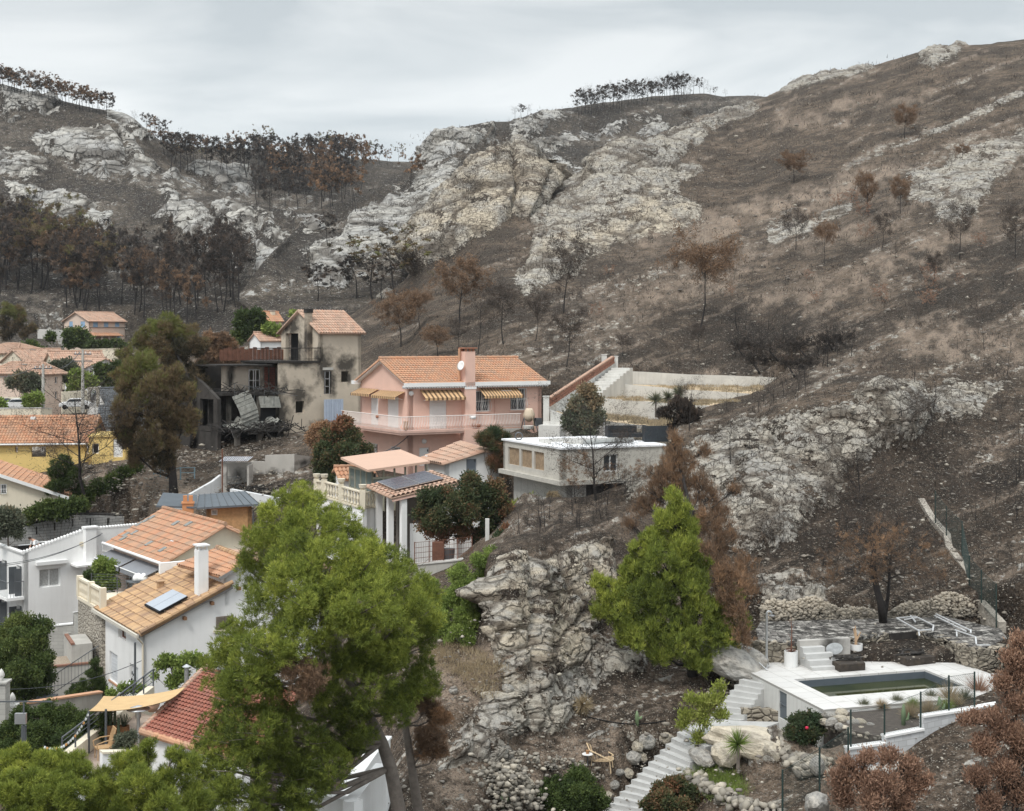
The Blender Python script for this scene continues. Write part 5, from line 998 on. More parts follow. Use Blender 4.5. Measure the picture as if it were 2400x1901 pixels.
def fr_(x0,y0,x1,y1):p=f_(x0,y0);q=f_(x1,y1);return(p[0],p[1],q[0],q[1])
H=House('house','large pink house with orange roof, striped awnings and wrap-around balcony','house',959,1110,95,30)
L,W=H.L1(1269),H.L2(844.5);zb=2.98;ze=H.Z(897);zr_=H.Z(843,0,W/2)
rd=H.fr(*fr_(882,620,1052,950));rd=(rd[0],zb,rd[2],rd[3])
fw=[(rd,'roller'),(H.fr(*fr_(1345,580,1490,790)),'grille'),(H.fr(*fr_(1693,555,1850,775)),'grille'),(H.fr(*fr_(780,1150,880,1330)),'door')]
l1=H.lf(*fr_(295,605,368,930));l2=H.lf(*fr_(462,625,572,940))
lw=[((l1[0],zb,l1[2],l1[3]),'roller'),((l2[0],zb,l2[2],l2[3]),'roller'),(H.lf(*fr_(275,1105,362,1250)),'grille'),(H.lf(*fr_(505,1140,592,1225)),'grille')]
gable_house(H,L,W,ze,zr_-ze,PINK,T_OR,fw,lw,'x',.38,z0=-1.5,t=.3,sp=.23,cs=.36,seed=51,framem=WPAINT)
mb=MB();mb.box(-.55,-.5,ze-.28,L+.45,-.302,ze-.02);mb.box(-.5,-.302,ze-.34,L+.4,-.003,ze-.2)
mb.build('cornice',WPAINT,H.t);mb=MB()
for k in range(int((L+.9)/.2)):mb.tube([(-.5+k*.2,-.54,ze-.33),(-.5+k*.2,-.1,ze-.33)],.075,6)
mb.build('scalloped_tiles',mat('grey_white_tiles',(.42,.42,.42),.8),H.t)
mb=MB()
for s in(0,1):
 for k in range(19):
  u=k/18;y=(W/2)*u if s==0 else W-(W/2)*u;mb.tube([(-.34,y,ze+(zr_-ze)*u-.12),(-.02,y,ze+(zr_-ze)*u-.12)],.06,6)
mb.build('verge_tiles',WPAINT,H.t)
mb=MB();mb.box(-.5,W-.1,ze-.3,.6,W+.5,ze-.05);mb.build('cornice',WPAINT,H.t)
xc0,xc1=H.L1(1089,-.45),H.L1(1114,-.45);zch=H.Z(824,xc0,-.45)
mb=MB();mb.box(xc0,-.55,-1.5,xc1,.05,ze-.5);mb.box(xc0+.03,-.5,ze-.5,xc1-.03,.2,zch);mb.build('chimney',PINK,H.t)
mb=MB();mb.box(xc0-.03,-.58,ze-.5,xc1+.03,-.503,ze-.36);mb.build('chimney_band',WPAINT,H.t)
mb=MB()
for a,b in((xc0+.06,-.46),(xc1-.2,-.46),(xc0+.06,.05),(xc1-.2,.05),((xc0+xc1)/2-.07,-.46)):mb.box(a,b,zch,a+.14,b+.14,zch+.2)
mb.box(xc0-.08,-.6,zch+.2,xc1+.08,.3,zch+.28);mb.build('chimney_cap',mat('brick_red',(.36,.17,.11),.9),H.t)
mb=MB();mb.tube([(xc0-.12,.1,ze),(xc0-.12,.1,zch+.2)],.09,8);mb.build('flue_pipe',T_OR,H.t)
mb=MB();mb.lathe([(.02,-.08),(.2,-.04),(.34,.03),(.35,.04),(.2,-.02),(.02,-.05)],(0,0,0),18);s_=mb.build('satellite_dish',WPAINT,H.t,True)
s_.location=(xc0-.28,-.45,H.Z(857,xc0,0));s_.rotation_euler=(math.radians(75),0,math.radians(-75))
ST=tilemat('striped_awning_cloth',(.64,.42,.23),(.60,.38,.2),(.09,.055,.035),.3,(.2,.15,.11))
def awning(face,s0,s1,zt_,out,dz,n,at=0.):
 mb=MB()
 for i in range(n):
  for j,(w0,w1,tn)in enumerate(((0,.55,0.),(.55,1,1.))):
   a,b=s0+(s1-s0)*(i+w0)/n,s0+(s1-s0)*(i+w1)/n
   q=[(a,at-.04,zt_),(b,at-.04,zt_),(b,at-out,zt_-dz),(a,at-out,zt_-dz)];q2=[(a,at-out,zt_-dz),(b,at-out,zt_-dz),(b,at-out,zt_-dz-.16),(a,at-out,zt_-dz-.16)]
   if face=='l':q=[(y,x,z)for x,y,z in q];q2=[(y,x,z)for x,y,z in q2]
   mb.poly(q,(0,0,.02),tn);mb.poly(q2,(0,.015,0)if face=='f' else(.015,0,0),tn)
 a=mb.build('awning',ST,H.t);mb=MB();c=[(s0,at-out,zt_-dz),(s1,at-out,zt_-dz)]
 for s in(s0+.3,s1-.3):
  p,q=(s,at-.02,zt_-dz-.2),(s,at-out,zt_-dz)
  if face=='l':p,q=(p[1],p[0],p[2]),(q[1],q[0],q[2])
  mb.tube([p,q],.02,4)
 mb.build('awning_arm',WPAINT,a)
awning('f',H.L1(984),H.L1(1078),ze-.55,.9,.5,9);awning('f',H.L1(1122),H.L1(1212),ze-.5,.9,.5,13)
awning('l',H.L2(950),H.L2(892),ze-.65,.8,.35,12);awning('l',H.L2(888),H.L2(845),ze-.6,.8,.35,11)
mb=MB();a=H.L1(1172);zz=H.Z(924,a);mb.box(a-.1,-.35,zz-.3,a+.75,-.03,zz+.28);ac=mb.build('air_conditioner',WPAINT,H.t);mb=MB();mb.tube([(a+.3,-.37,zz),(a+.3,-.34,zz)],.23,14);mb.build('fan_grille',GREYM,ac)
mb=MB();mb.lathe([(.01,0),(.17,.0),(.17,.08),(.1,.14),(.01,.15)],(0,0,0),12)
for a,py in((H.L1(993),1034),(H.L1(963),922)):l_=mb.build('wall_lamp',WPAINT,H.t);l_.location=(a,-.03,H.Z(py,a));l_.rotation_euler=(math.radians(90),0,0)
mb=MB();mb.tube([(H.L1(1087),-.06,zb),(H.L1(1087),-.06,ze-.4)],.05,6);mb.tube([(H.L1(1160),-.06,zb),(H.L1(1160),-.06,ze-.4)],.05,6);mb.build('downpipe',PINK,H.t)
mb=MB();bx1=H.L1(1088,-1.15);mb.box(-1.15,-1.15,zb-.28,bx1,-.004,zb-.04);mb.box(-1.15,-.004,zb-.28,-.004,W-.5,zb-.04);mb.box(-1.2,-1.2,zb-.15,bx1,-1.15,zb-.0);mb.box(-1.2,-1.15,zb-.15,-1.15,W-.5,zb)
mb.build('balcony',mat('worn_pink_concrete',(.62,.42,.35),.9,.1,2,dirt=.4,dirtcol=(.3,.25,.22)),H.t)
xe=H.L1(1222,-1.15);mb=MB();mb.box(bx1,-1.25,-1.5,H.L1(1175,-1.15),-.551,zb-.02);mb.build('lower_annexe',PINK,H.t)
mb=MB();mb.box(H.L1(1175,-1.15)+.01,-1.25,-1.5,xe,-.8,zb-.1);mb.build('terrace_wall',CONC,H.t)
def balu(mb,x,y,nx,ny):
 o=(nx*.13,ny*.13);mb.tube([(x,y,zb+.02),(x+o[0],y+o[1],zb+.25),(x+o[0]*.2,y+o[1]*.2,zb+.55),(x,y,zb+.92)],.018,4)
mb=MB();y=-1.1
for k in range(int((xe+1.15)/.12)):balu(mb,-1.1+k*.12,-1.1,0,-1)
mb.tube([(-1.1,-1.1,zb+.94),(xe,-1.1,zb+.94)],.03,5);mb.tube([(-1.1,-1.1,zb+.05),(xe,-1.1,zb+.05)],.018,4)
yl=H.L2(800,-1.1)
for k in range(int((yl+1.1)/.12)):balu(mb,-1.1,-1.1+k*.12,-1,0)
mb.tube([(-1.1,-1.1,zb+.94),(-1.1,yl,zb+.94)],.03,5);mb.tube([(-1.1,-1.1,zb+.05),(-1.1,yl,zb+.05)],.018,4);mb.build('balcony_railing',mat('pinkish_white_paint',(.80,.74,.70),.6,.05),H.t)
mb=MB();mb.box(-1.2,W-.5,zb-2,-.9,yl,zb-.05);mb.build('terrace_wall',mat('worn_pink_concrete',(.62,.42,.35),.9),H.t)
def pot(name,label,loc,prof,m,group=None,plant=None):
 mb=MB();mb.lathe(prof,(0,0,0),14);o=mb.build(name,m,None,True);o.location=loc;return tag(o,label,'pot',group)
POTP=[(.12,0),(.2,.12),(.24,.35),(.19,.5),(.23,.55),(.23,.6),(.17,.6),(.15,.5)]
pot('clay_jar','rust-coloured ribbed clay jar standing on the balcony corner of the pink house',H.W(H.L1(951,-.95),-.95,zb),[(r*.8,z*1.1)for r,z in POTP],T_OR)
pot('planter_bowl','brown planter bowl on the balcony by the pink chimney',H.W(H.L1(1117,-.9),-.9,zb),[(.1,0),(.3,.1),(.36,.3),(.3,.3),(.25,.2)],mat('brick_red',(.36,.17,.11),.9))
pot('planter_box','white planter box hung at the railing by the pink chimney',H.W(H.L1(1108,-1.),-1.,zb+.65),[(.2,0),(.24,.22),(.2,.22)],WPAINT)
pot('clay_box','small pink planter on the left balcony railing',H.W(-1.1,H.L2(886,-1.1),zb+.7),[(.15,0),(.17,.18),(.14,.18)],mat('brick_red',(.36,.17,.11),.9))
PKH=H
cable('overhead_wire','black cable sagging from the pink house basement corner down left',H.W(-.05,.1,H.Z(1023)),P(868,1064,92),.3,.03)
o_=P(1240,1012,98);t=thing('cement_mixer','cement mixer with cream drum beside the pink house','cement mixer',o_,.4);mb=MB()
mb.lathe([(.12,0),(.38,.25),(.42,.5),(.3,.8),(.22,.95),(.18,.95)],(0,0,.7),14);d_m=mb.build('drum',mat('dusty_cream',(.62,.52,.40),.8,.1,3,dirt=.4),t,True)
mb=MB()
for a in(-.5,.5):mb.tube([(a,-.4,0),(a*.7,0,1.1),(a,.4,0)],.035,5)
mb.tube([(-.35,0,1.1),(.35,0,1.1)],.04,5);mb.build('stand',GREYM,t)
mb=MB();mb.box(.45,-.2,.4,.9,.3,.95);mb.build('motor_housing',GREYM,t)
mb=MB();mb.lathe([(.1,0),(.35,.1),(.4,.3),(.35,.3),(.1,.06)],(0,0,0),12);o2_=mb.build('wheelbarrow_tray',CONCW);o2_.location=P(1238,1008,96.5);tag(o2_,'grey mortar trough in front of the cement mixer','trough')
mb=MB();mb.beam((0,0,0),(-.25,.1,1.55),.09,.03);o2_=mb.build('wooden_plank',mat('pale_timber',(.5,.4,.28),.8,.1));o2_.location=P(1254,1014,97);tag(o2_,'pale wooden plank leaning by the cement mixer','plank')
A0,A1=P(1262,1003,93.5),P(1440,862,110)
t=thing('garden_stairs','pale concrete stair climbing the slope right of the pink house','stairs',A0);mb=MB();n=20;dv=(A1-A0);hd=Vector((dv.x,dv.y,0)).normalized();sd=Vector((hd.y,-hd.x,0))*1.5
for i in range(n):
 p=dv*(i/n);q=dv*((i+1)/n);z1_=dv.z*(i+1)/n;a=Vector((p.x,p.y,0));b=Vector((dv.x,dv.y,0))*((i+1)/n)
 mb.add([a+Vector((0,0,z1_-2.5)),b+Vector((0,0,z1_-2.5)),b+sd+Vector((0,0,z1_-2.5)),a+sd+Vector((0,0,z1_-2.5)),a+Vector((0,0,z1_)),b+Vector((0,0,z1_)),b+sd+Vector((0,0,z1_)),a+sd+Vector((0,0,z1_))],[(3,2,1,0),(4,5,6,7),(0,1,5,4),(1,2,6,5),(2,3,7,6),(3,0,4,7)])
mb.build('steps',CONCW,t)
t=thing('lattice_wall','stair wall of red openwork tiles climbing between concrete posts','wall',A0);mb=MB();n=34
B0,B1=P(1287,952,95)-A0,P(1436,852,110.5)-A0;dv2=B1-B0
BRK=mat('reddish_openwork',(.34,.17,.12),.9,.2,4)
for i in range(n+1):
 p=B0+dv2*(i/n);mb.beam(p+Vector((0,0,.0)),p+Vector((.12,.12,.5)),.07,.12);mb.beam(p+Vector((.12,.12,0)),p+Vector((-.03,-.03,.5)),.07,.12)
mb.beam(B0+Vector((0,0,.26)),B1+Vector((0,0,.26)),.06,.05);mb.build('openwork',BRK,t);mb=MB();mb.beam(B0+Vector((0,0,.55)),B1+Vector((0,0,.55)),.25,.1);mb.build('rail_cap',mat('pinkish_coping',(.42,.27,.2),.9),t)
mb=MB();u_=dv2.normalized();mb.add([B0+Vector((0,0,-2)),B1+Vector((0,0,-2)),B1,B0]+[v+Vector((-.1,.2,0))for v in(B0+Vector((0,0,-2)),B1+Vector((0,0,-2)),B1,B0)],[(0,1,2,3),(7,6,5,4),(3,2,6,7),(0,4,5,1),(0,3,7,4),(1,5,6,2)]);mb.build('base_wall',CONCW,t)
for px,py0,py1,d in((1416,832,866,110),(1442,836,876,111),(1280,930,965,95)):
 o_=P(px,py1,d)-A0;mb=MB();h=(py1-py0)/F*d;mb.box(o_.x-.2,o_.y-.2,o_.z-1,o_.x+.2,o_.y+.2,o_.z+h);mb.box(o_.x-.24,o_.y-.24,o_.z+h,o_.x+.24,o_.y+.24,o_.z+h+.06);mb.build('post',CONCW,t)
WR=[('topmost pale retaining wall of the terraced garden',[(1447,869,112),(1520,872,113),(1620,878,114),(1700,880,114.5),(1866,887,115)],1.5),('second pale retaining wall of the terraced garden',[(1396,895,107),(1480,902,107.5),(1600,912,108),(1757,923,108.5)],1.6),('third pale retaining wall of the terraced garden',[(1332,922,101),(1370,932,101),(1450,936,101.5),(1560,944,102),(1680,952,103)],1.9),('lowest pale wall ending the terraced garden by the sofa',[(1290,960,94),(1330,975,94),(1370,980,94),(1460,992,95),(1560,1003,96)],1.4)]
for lb,pts,zb_ in WR:wallrun('retaining_wall',lb,'wall',pts,zb_,.28,CONCW,group='terraced garden walls')
DRY=mat('dry_grass_soil',(.50,.39,.26),.95,.3,4,dirt=.5,dirtcol=(.5,.42,.3),bump=.5)
def slab(name,pts,m,th=.3,**k):
 Q=[P(*p)for p in pts];o=Q[0];mb=MB();mb.poly([q-o-Vector((0,0,th))for q in Q],(0,0,th));ob=mb.build(name,m);ob.location=o;tag(ob,**k);return ob
slab('ground',[(1396,899,107.3),(1480,906,107.8),(1600,916,108.3),(1757,927,108.8),(1866,902,114.8),(1700,908,114.3),(1520,902,112.9),(1447,900,111.8)],DRY,.3,kind='structure')
slab('ground',[(1332,926,101.3),(1370,935,101.3),(1450,939,101.8),(1560,947,102.3),(1680,955,103.3),(1757,940,108.3),(1600,944,107.8),(1480,934,107.3),(1396,927,106.8)],DRY,.3,kind='structure')
slab('ground',[(1290,964,94.3),(1330,978,94.3),(1370,983,94.3),(1460,995,95.3),(1560,1006,96.3),(1680,975,102.8),(1560,986,101.8),(1450,978,101.3),(1332,962,100.8)],DRY,.3,kind='structure')
H=House('pool_house','raw concrete building with timber louvres and white roof terrace','pool house',1317,1215,77.5,24)
zt=H.Z(1054);L=H.L1(1560);W=H.L2(1180);z1_=H.Z(1127)
lou=[]
for x0,x1 in((1191,1217),(1221,1246.5),(1251.5,1275)):b0,b1=H.L2(x0),H.L2(x1);lou.append((b1,z1_+.35,b0,zt-.35))
mb=MB();mb.wall((0,W),(0,0),z1_,zt,[(W-r[2],r[1],W-r[0],r[3])for r in lou],.3);wn=(H.L1(1415),zt-1.35,H.L1(1450),zt-.35)
mb.wall((0,0),(L,0),z1_,zt,[wn],.3);mb.wall((L,0),(L,W),z1_,zt);mb.wall((L,W),(0,W),z1_,zt);mb.box(-.25,-.2,z1_-.25,L,W+.2,z1_-.002);mb.build('concrete_frame',mat('raw_concrete',(.50,.475,.425),.9,.1,1.3,dirt=.4,dirtcol=(.33,.31,.28),streak=.4),H.t)
mb=MB();mb.wall((.5,W-.4),(.5,.2),-3,z1_-.252);mb.wall((.5,.2),(1.6,.2),-3,z1_-.252);mb.build('basement_wall',mat('streaky_concrete',(.46,.45,.42),.9,.1,1,dirt=.4,dirtcol=(.3,.28,.25),streak=.6),H.t)
mb=MB();mb.box(1.61,.5,-3,L,W-1,z1_-.253);mb.build('undercroft_shade_box',DARK,H.t)  # black box puts the shade under the building into colour
TIM=mat('timber_slats',(.36,.26,.17),.85,.3,6,dirt=.3)
for r in lou:
 mb=MB();n=16
 for k in range(n):z=r[1]+(r[3]-r[1])*k/n;mb.box(.1,r[0],z,.14,r[2],z+(r[3]-r[1])/n-.012,.5)
 mb.build('louvre',TIM,H.t)
opening(H,'f',wn,'window')
mb=MB();mb.poly([(-.1,-.1,zt+.004),(L,-.1,zt+.004),(L+.5,3,zt+.004),(L-.3,W+.1,zt+.004),(-.1,W+.1,zt+.004)],(0,0,.1));mb.build('roof_terrace',mat('white_membrane',(.80,.81,.83),.6,.03,1,dirt=.1,dirtcol=(.55,.55,.55)),H.t)
mb=MB();mb.box(1.6,2.2,zt+.105,4.6,2.26,zt+.42);mb.box(.6,4.3,zt+.105,3.6,4.36,zt+.3);mb.box(.6,2.8,zt+.105,.66,4.3,zt+.3);mb.build('skylight_upstand',CONCW,H.t)
mb=MB();mb.poly([(1.9,2.5,zt+.11),(4.4,2.5,zt+.11),(4.2,3.4,zt+.11),(1.8,3.6,zt+.11)],(0,0,.03));mb.build('bare_screed',mat('screed',(.5,.46,.4),.9),H.t)
mb=MB();mb.tube([(2.0,1.2,zt+.28),(5.4,1.7,zt+.28)],.14,10);o_=mb.build('roll',mat('grey_tarp',(.35,.36,.35),.8,.2));o_.location=H.W(0,0,0);o_.rotation_euler=(0,0,H.th);tag(o_,'long grey rolled tarpaulin lying on the white terrace','tarpaulin')
mb=MB();
for k in range(3):mb.tube([(.22*math.cos(a/6*math.pi),.1*k,.24+.22*math.sin(a/6*math.pi))for a in range(13)],.03,5)
o_=mb.build('hose_reel',GREYM);o_.location=H.W(.3,H.L2(1202)-.2,zt+.1);tag(o_,'black coiled hose on the far corner of the white terrace','hose')
PHH=H;zp=zt+.1
def lounge(name,label,px,d,rz,parts):
 o_=P(px,800,d);o_.z=H.o.z+zp;t=thing(name,label,'sofa' if 'sofa' in name else 'table',o_,rz)
 for nm,mm,bxs in parts:
  mb=MB();[mb.box(*b)for b in bxs];mb.build(nm,mm,t)
RAT=mat('black_rattan',(.025,.03,.035),.75,.3,12)
lounge('sofa','black rattan corner sofa with low backrest on the white terrace',1462,83.5,.12,[('base',RAT,[(-.9,-.4,.2,1.6,.5,.42)]),('backrest',RAT,[(-.9,.5,.2,.9,.65,.85)]),('armrest',RAT,[(-1.02,-.4,.2,-.9,.65,.85)]),('leg',ALU,[(-.8,-.38,0,-.74,-.32,.2)]),('leg',ALU,[(.2,-.38,0,.26,-.32,.2)]),('leg',ALU,[(1.5,-.38,0,1.56,-.32,.2)])])
lounge('sofa','tall black rattan armchair block at the right end of the white terrace',1531,82.5,.05,[('base',RAT,[(-.45,-.45,.02,.45,.45,.4)]),('backrest',RAT,[(-.45,-.62,.02,.8,-.45,.95)]),('armrest',RAT,[(-.6,-.62,.02,-.45,.45,.95)])])
mb=MB();mb.tube([(0,0,0),(0,0,1.3),(-.12,-.02,1.42)],.04,6);o_=mb.build('vent_pipe',WPAINT);o_.location=P(1416,1018,88);tag(o_,'white vent pipe standing behind the white terrace','pipe')
wallrun('retaining_wall','low rubble stone wall behind the black sofa','wall',[(1420,1000,91),(1500,1006,90),(1575,1020,89)],1.2,.4,STONEW)
g_=lambda x,y:(700+x/3.92,1000+y/3.92)
VER=mat('khaki_aluminium',(.34,.33,.26),.6,.05);GL2=mat('greenish_glass',(.16,.2,.19),.1,.2,.6,spec=.8)
H=House('veranda','glazed sunroom with flat salmon roof and khaki frames','veranda',873,1160,84,27)
L,W=H.L1(1000),H.L2(820);ze=H.Z(1104);zb_=H.Z(1084,0,W)
mb=MB();mb.poly([(-.5,-.5,ze),(L,-.5,ze+.35),(L,W+.3,ze+.75),(-.5,W+.3,ze+.4)],(0,0,.14));mb.build('roof',mat('salmon_roof',(.56,.38,.29),.7,.03,1),H.t)
mb=MB()
for k in range(6):x=L*k/5;mb.box(x-.05,-.05,-1,x+.05,.05,ze+.1+.25*k/5)
for k in range(5):y=W*k/4;mb.box(-.05,y-.05,-1,.05,y+.05,ze)
mb.box(0,-.06,ze-.5,L,.06,ze-.38);mb.box(-.06,0,ze-.12,.06,W,ze);mb.box(0,-.06,.0,L,.06,.15);mb.box(-.06,0,0,.06,W,.15);mb.build('frame',VER,H.t)
for k in range(5):mb=MB();mb.box(L*k/5+.06,.0,.16,L*(k+1)/5-.06,.03,ze-.5);mb.build('pane',GL2,H.t)
for k in range(4):mb=MB();mb.box(0,W*k/4+.06,.16,.03,W*(k+1)/4-.06,ze-.13);mb.build('pane',GL2,H.t)
mb=MB();mb.box(.3,.3,.1,L,.36,ze-.5);mb.box(.3,.3,.1,.36,W,ze-.2);mb.build('curtain',mat('white_curtain',(.5,.52,.5),.9,.2,7),H.t)
H=House('shed','small white shed with old pinkish tiles and a grey door','shed',1044,1180,86,27)
L,W=H.L1(1170),4.6;W=H.L2(995);ze=H.Z(1084);pk=H.Z(1060,2.2)
dq=H.fr(1093,1076,1117,1118);tt=lambda q:ze+(pk-ze)*min(q/2.6,1)-max(0,q-2.6)*.09
mb=MB();mb.wall((0,0),(L,0),-2,pk+.02,[dq],.2,tt);mb.wall((0,W),(0,0),-2,ze);mb.wall((L,0),(L,W),-2,ze);mb.wall((L,W),(0,W),-2,ze+.2);mb.build('wall',WHITE,H.t)
opening(H,'f',dq,'door',mat('blue_grey_paint',(.22,.25,.29),.7))
tile_roof((-.35,W+.3,ze-.05),(-.35,-.3,ze-.05),(2.6,-.3,pk+.12),(2.6,W+.3,pk+.45),T_PINKT,H.t,.28,.45,seed=61,amp=.08)
tile_roof((L+.3,-.3,tt(L)),(L+.3,W+.3,tt(L)),(2.6,W+.3,pk+.45),(2.6,-.3,pk+.12),T_PINKT,H.t,.28,.45,seed=62,amp=.08)
H=House('carport','tiled carport with solar panels on its roof and white square posts','carport',924,1275,78,27)
zr0=H.Z(1164);x1=H.L1(1075);y1=H.L2(868);zt2=H.Z(1140,0,y1)
A=(-.3,-.3,zr0);B=(x1,-.3,H.Z(1127,x1,0));zB=B[2];D=(-.3,y1,H.Z(1138,0,y1));C=(x1,y1+1.,H.Z(1103,x1,y1+1))
sx_=(zB-zr0)/(x1+.3);sy_=(D[2]-zr0)/(y1+.3)
C=(x1,y1,zr0+sx_*(x1+.3)+sy_*(y1+.3))
tile_roof(A,B,C,D,T_PINKT,H.t,.28,.45,seed=71,amp=.07)
rp=lambda a,b,u=0.:Vector((a,b,zr0+sx_*(a+.3)+sy_*(b+.3)+u));nn=Vector((-sx_,-sy_,1)).normalized()
PV=mat('solar_cells',(.045,.05,.075),.15,.1,2,spec=.7)
for k in range(2):
 a0=.25+k*(x1-.9)/2;a1=a0+(x1-.9)/2-.06;b0,b1=.5,y1-.45
 mb=MB();mb.poly([rp(a0,b0,.16),rp(a1,b0,.16),rp(a1,b1,.16),rp(a0,b1,.16)],nn*.05);pv=mb.build('solar_panel',ALU,H.t)
 for j in range(4):
  mb=MB();c0=b0+(b1-b0)*j/4+.035;c1=b0+(b1-b0)*(j+1)/4-.035;mb.poly([rp(a0+.03,c0,.215),rp(a1-.03,c0,.215),rp(a1-.03,c1,.215),rp(a0+.03,c1,.215)],nn*.006);mb.build('cells',PV,pv)
mb=MB();mb.beam(rp(-.2,-.2,-.2),rp(x1,-.2,-.2),.12,.16);mb.build('eaves_board',PINK,H.t)
for px,y in((888,y1-.5),(914,1.4),(945,0)):mb=MB();a=H.L1(px,y);a=max(a,0);mb.box(a-.15,y-.15,-2,a+.17,y+.17,rp(a,y).z-.14);mb.build('post',WHITE,H.t)
for a,b in((x1-.3,0),(x1-.3,y1)):mb=MB();mb.box(a-.15,b-.15,-2,a+.15,b+.15,rp(a,b).z-.14);mb.build('post',WHITE,H.t)
mb=MB();mb.box(1.2,.3,-1.5,x1+1.6,.6,1.);mb.build('low_wall',WHITE,H.t);mb=MB();mb.box(1.3,2.6,-1.5,x1,2.9,2.2);mb.build('back_wall',mat('shade_toned_wall',(.2,.18,.16),.9),H.t)  # back wall colour darkened to paint in the carport's shade
mb=MB();mb.box(0,0,0,1.,.6,.9);mb.box(-.05,-.05,.9,1.05,.65,.97);o_=mb.build('barbecue',mat('dark_green_paint',(.07,.10,.10),.6));o_.location=H.W(2.,.8,1.0);o_.rotation_euler=(0,0,H.th);tag(o_,'dark green barbecue cabinet under the carport','barbecue')
t=thing('balustrade','cream classical balustrade on a white wall, left of the carport','balustrade',P(742,1140,82));pts=[P(742,1128,84),P(760,1129,83),P(800,1140,81.5),P(850,1154,80),P(885,1152,81.5)];o_=P(742,1140,82);mb=MB();rl=MB()
for i in range(len(pts)-1):
 a,b=pts[i]-o_,pts[i+1]-o_;a=a+Vector((0,0,0));n=max(2,int((b-a).length/.29))
 for k in range(n):p=a.lerp(b,(k+.5)/n);mb.lathe([(.06,0),(.095,.08),(.05,.2),(.1,.42),(.055,.65),(.075,.78)],p-Vector((0,0,.86)),8)
 rl.beam(a,b,.2,.08);rl.beam(a-Vector((0,0,.9)),b-Vector((0,0,.9)),.22,.08)
 rl.box(a.x-.16,a.y-.16,a.z-.95,a.x+.16,a.y+.16,a.z+.15);rl.lathe([(.08,0),(.2,.12),(.24,.3),(.18,.3)],(a.x,a.y,a.z+.15),10)
mb.build('baluster',mat('cream_stone',(.66,.60,.48),.85,.1,3,dirt=.3),t);rl.build('handrail',mat('cream_stone',(.66,.60,.48),.85),t);mb=MB()
for i in range(len(pts)-1):a,b=pts[i]-o_,pts[i+1]-o_;a=a-Vector((0,0,.96));b=b-Vector((0,0,.96));n=Vector((-(b-a).y,(b-a).x,0)).normalized()*.3;dn=Vector((0,0,-3.5));mb.add([a+dn,b+dn,b+n+dn,a+n+dn,a,b,b+n,a+n],[(3,2,1,0),(4,5,6,7),(0,1,5,4),(1,2,6,5),(2,3,7,6),(3,0,4,7)])
mb.build('wall',WHITE,t)
H=House('shed','little outbuilding with orange tiles behind the balustrade','shed',800,1150,88,20);gable_house(H,2.2,2.5,H.Z(1122),.55,WHITE,T_OR,(),(),'x',.2,z0=-1)
wallrun('retaining_wall','grey retaining wall with a pale edge below the rusty garden fence','wall',[(972,1325,70),(1060,1316,70.5),(1118,1308,71)],3.,.3,CONC,CONCW)
t=thing('fence','rusty mesh fence on the grey retaining wall','fence',P(972,1322,70));mb=MB();a,b=P(972,1322,70),P(1106,1308,71);up=Vector((0,0,1.05))
for k in range(5):mb.beam(a.lerp(b,0)-a+up*(k/4+.02),b-a+up*(k/4+.02),.02,.02)
for k in range(34):p=a.lerp(b,k/33)-a;mb.beam(p,p+up,.012,.012)
mb.build('mesh',RUST,t)
for k in range(5):p=a.lerp(b,k/4)-a;mb=MB();mb.beam(p,p+up*1.05,.05,.05);mb.build('post',RUST,t)
mb=MB();mb.box(-.27,-.2,0,.27,.2,1.);o_=mb.build('metal_box',RUST);o_.location=P(1026,1316,71.8);tag(o_,'rust-brown upright metal box behind the fence','box')
mb=MB();mb.lathe([(.25,0),(.3,.5),(.32,.62),(.28,.62)],(0,0,0),14);o_=mb.build('wire_basket',GREYM);o_.location=P(1052,1314,72);tag(o_,'grey round basket beside the rust-brown box','basket')
mb=MB();mb.box(-.1,-.1,-.6,.1,.1,2.2);o_=mb.build('concrete_post',CONCW);o_.location=P(1142,1318,70.5);tag(o_,'lone concrete post where the garden wall meets the rock','post')
wallrun('retaining_wall','long white wall sloping up behind the timber cabin','wall',[(372,1200,97),(440,1162,98.5),(500,1128,100),(519,1113,100.5)],4.5,.3,mat('scuffed_white_wall',(.66,.67,.68),.9,.06,.7,dirt=.35,dirtcol=(.3,.31,.32),streak=.2))
wallrun('retaining_wall','white block wall right of the timber cabin','wall',[(539,1146,97),(608,1159,96),(652,1168,95)],4.,.3,mat('scuffed_white_wall',(.66,.67,.68),.9))
h_=lambda x,y:(480+x/5.674,1040+y/5.674)
BC=burntmat('scorched_concrete',(.46,.435,.40),[(0,.6,-1.2,.7,.6),(0,1.7,-.9,.7,.5),(0,2.6,-1.3,.8,.7),(0,3.7,-1.,.7,.8),(0,.2,.8,.9,.7),(0,3.9,-.1,.5,.3)])
wallrun('burnt_wall','scorched concrete wall standing over the black debris','wall',[(587,1082,103),(621,1082,103),(621.5,1067,103),(690,1065,102),(727,1070,104)],3.4,.3,BC)
t=thing('shelter','scorched lean-to with corrugated sheet roof and mesh gate','shelter',P(541,1147,100));mb=MB();mb.box(-.7,0,-.5,-.3,.3,1.9);mb.box(-.7,1.5,-.5,1.2,1.7,1.8);mb.box(1.15,0,-.5,1.3,1.6,1.7);mb.build('wall',BC,t)
mb=MB()
for k in range(14):mb.poly([(-.8+k*.15,-.3,2.+.02*(k%2)),(-.68+k*.15,-.3,2.06),(-.68+k*.15,1.8,2.2),(-.8+k*.15,1.8,2.16)],(0,0,.02))
mb.build('sheet_roof',mat('pale_sheet',(.55,.57,.62),.5,.05),t);mb=MB()
for k in range(12):mb.beam((-.25+k*.08,0,.0),(-.25+k*.08,0,.9),.01,.01)
for z in(.0,.45,.9):mb.beam((-.25,0,z),(.65,0,z),.03,.03)
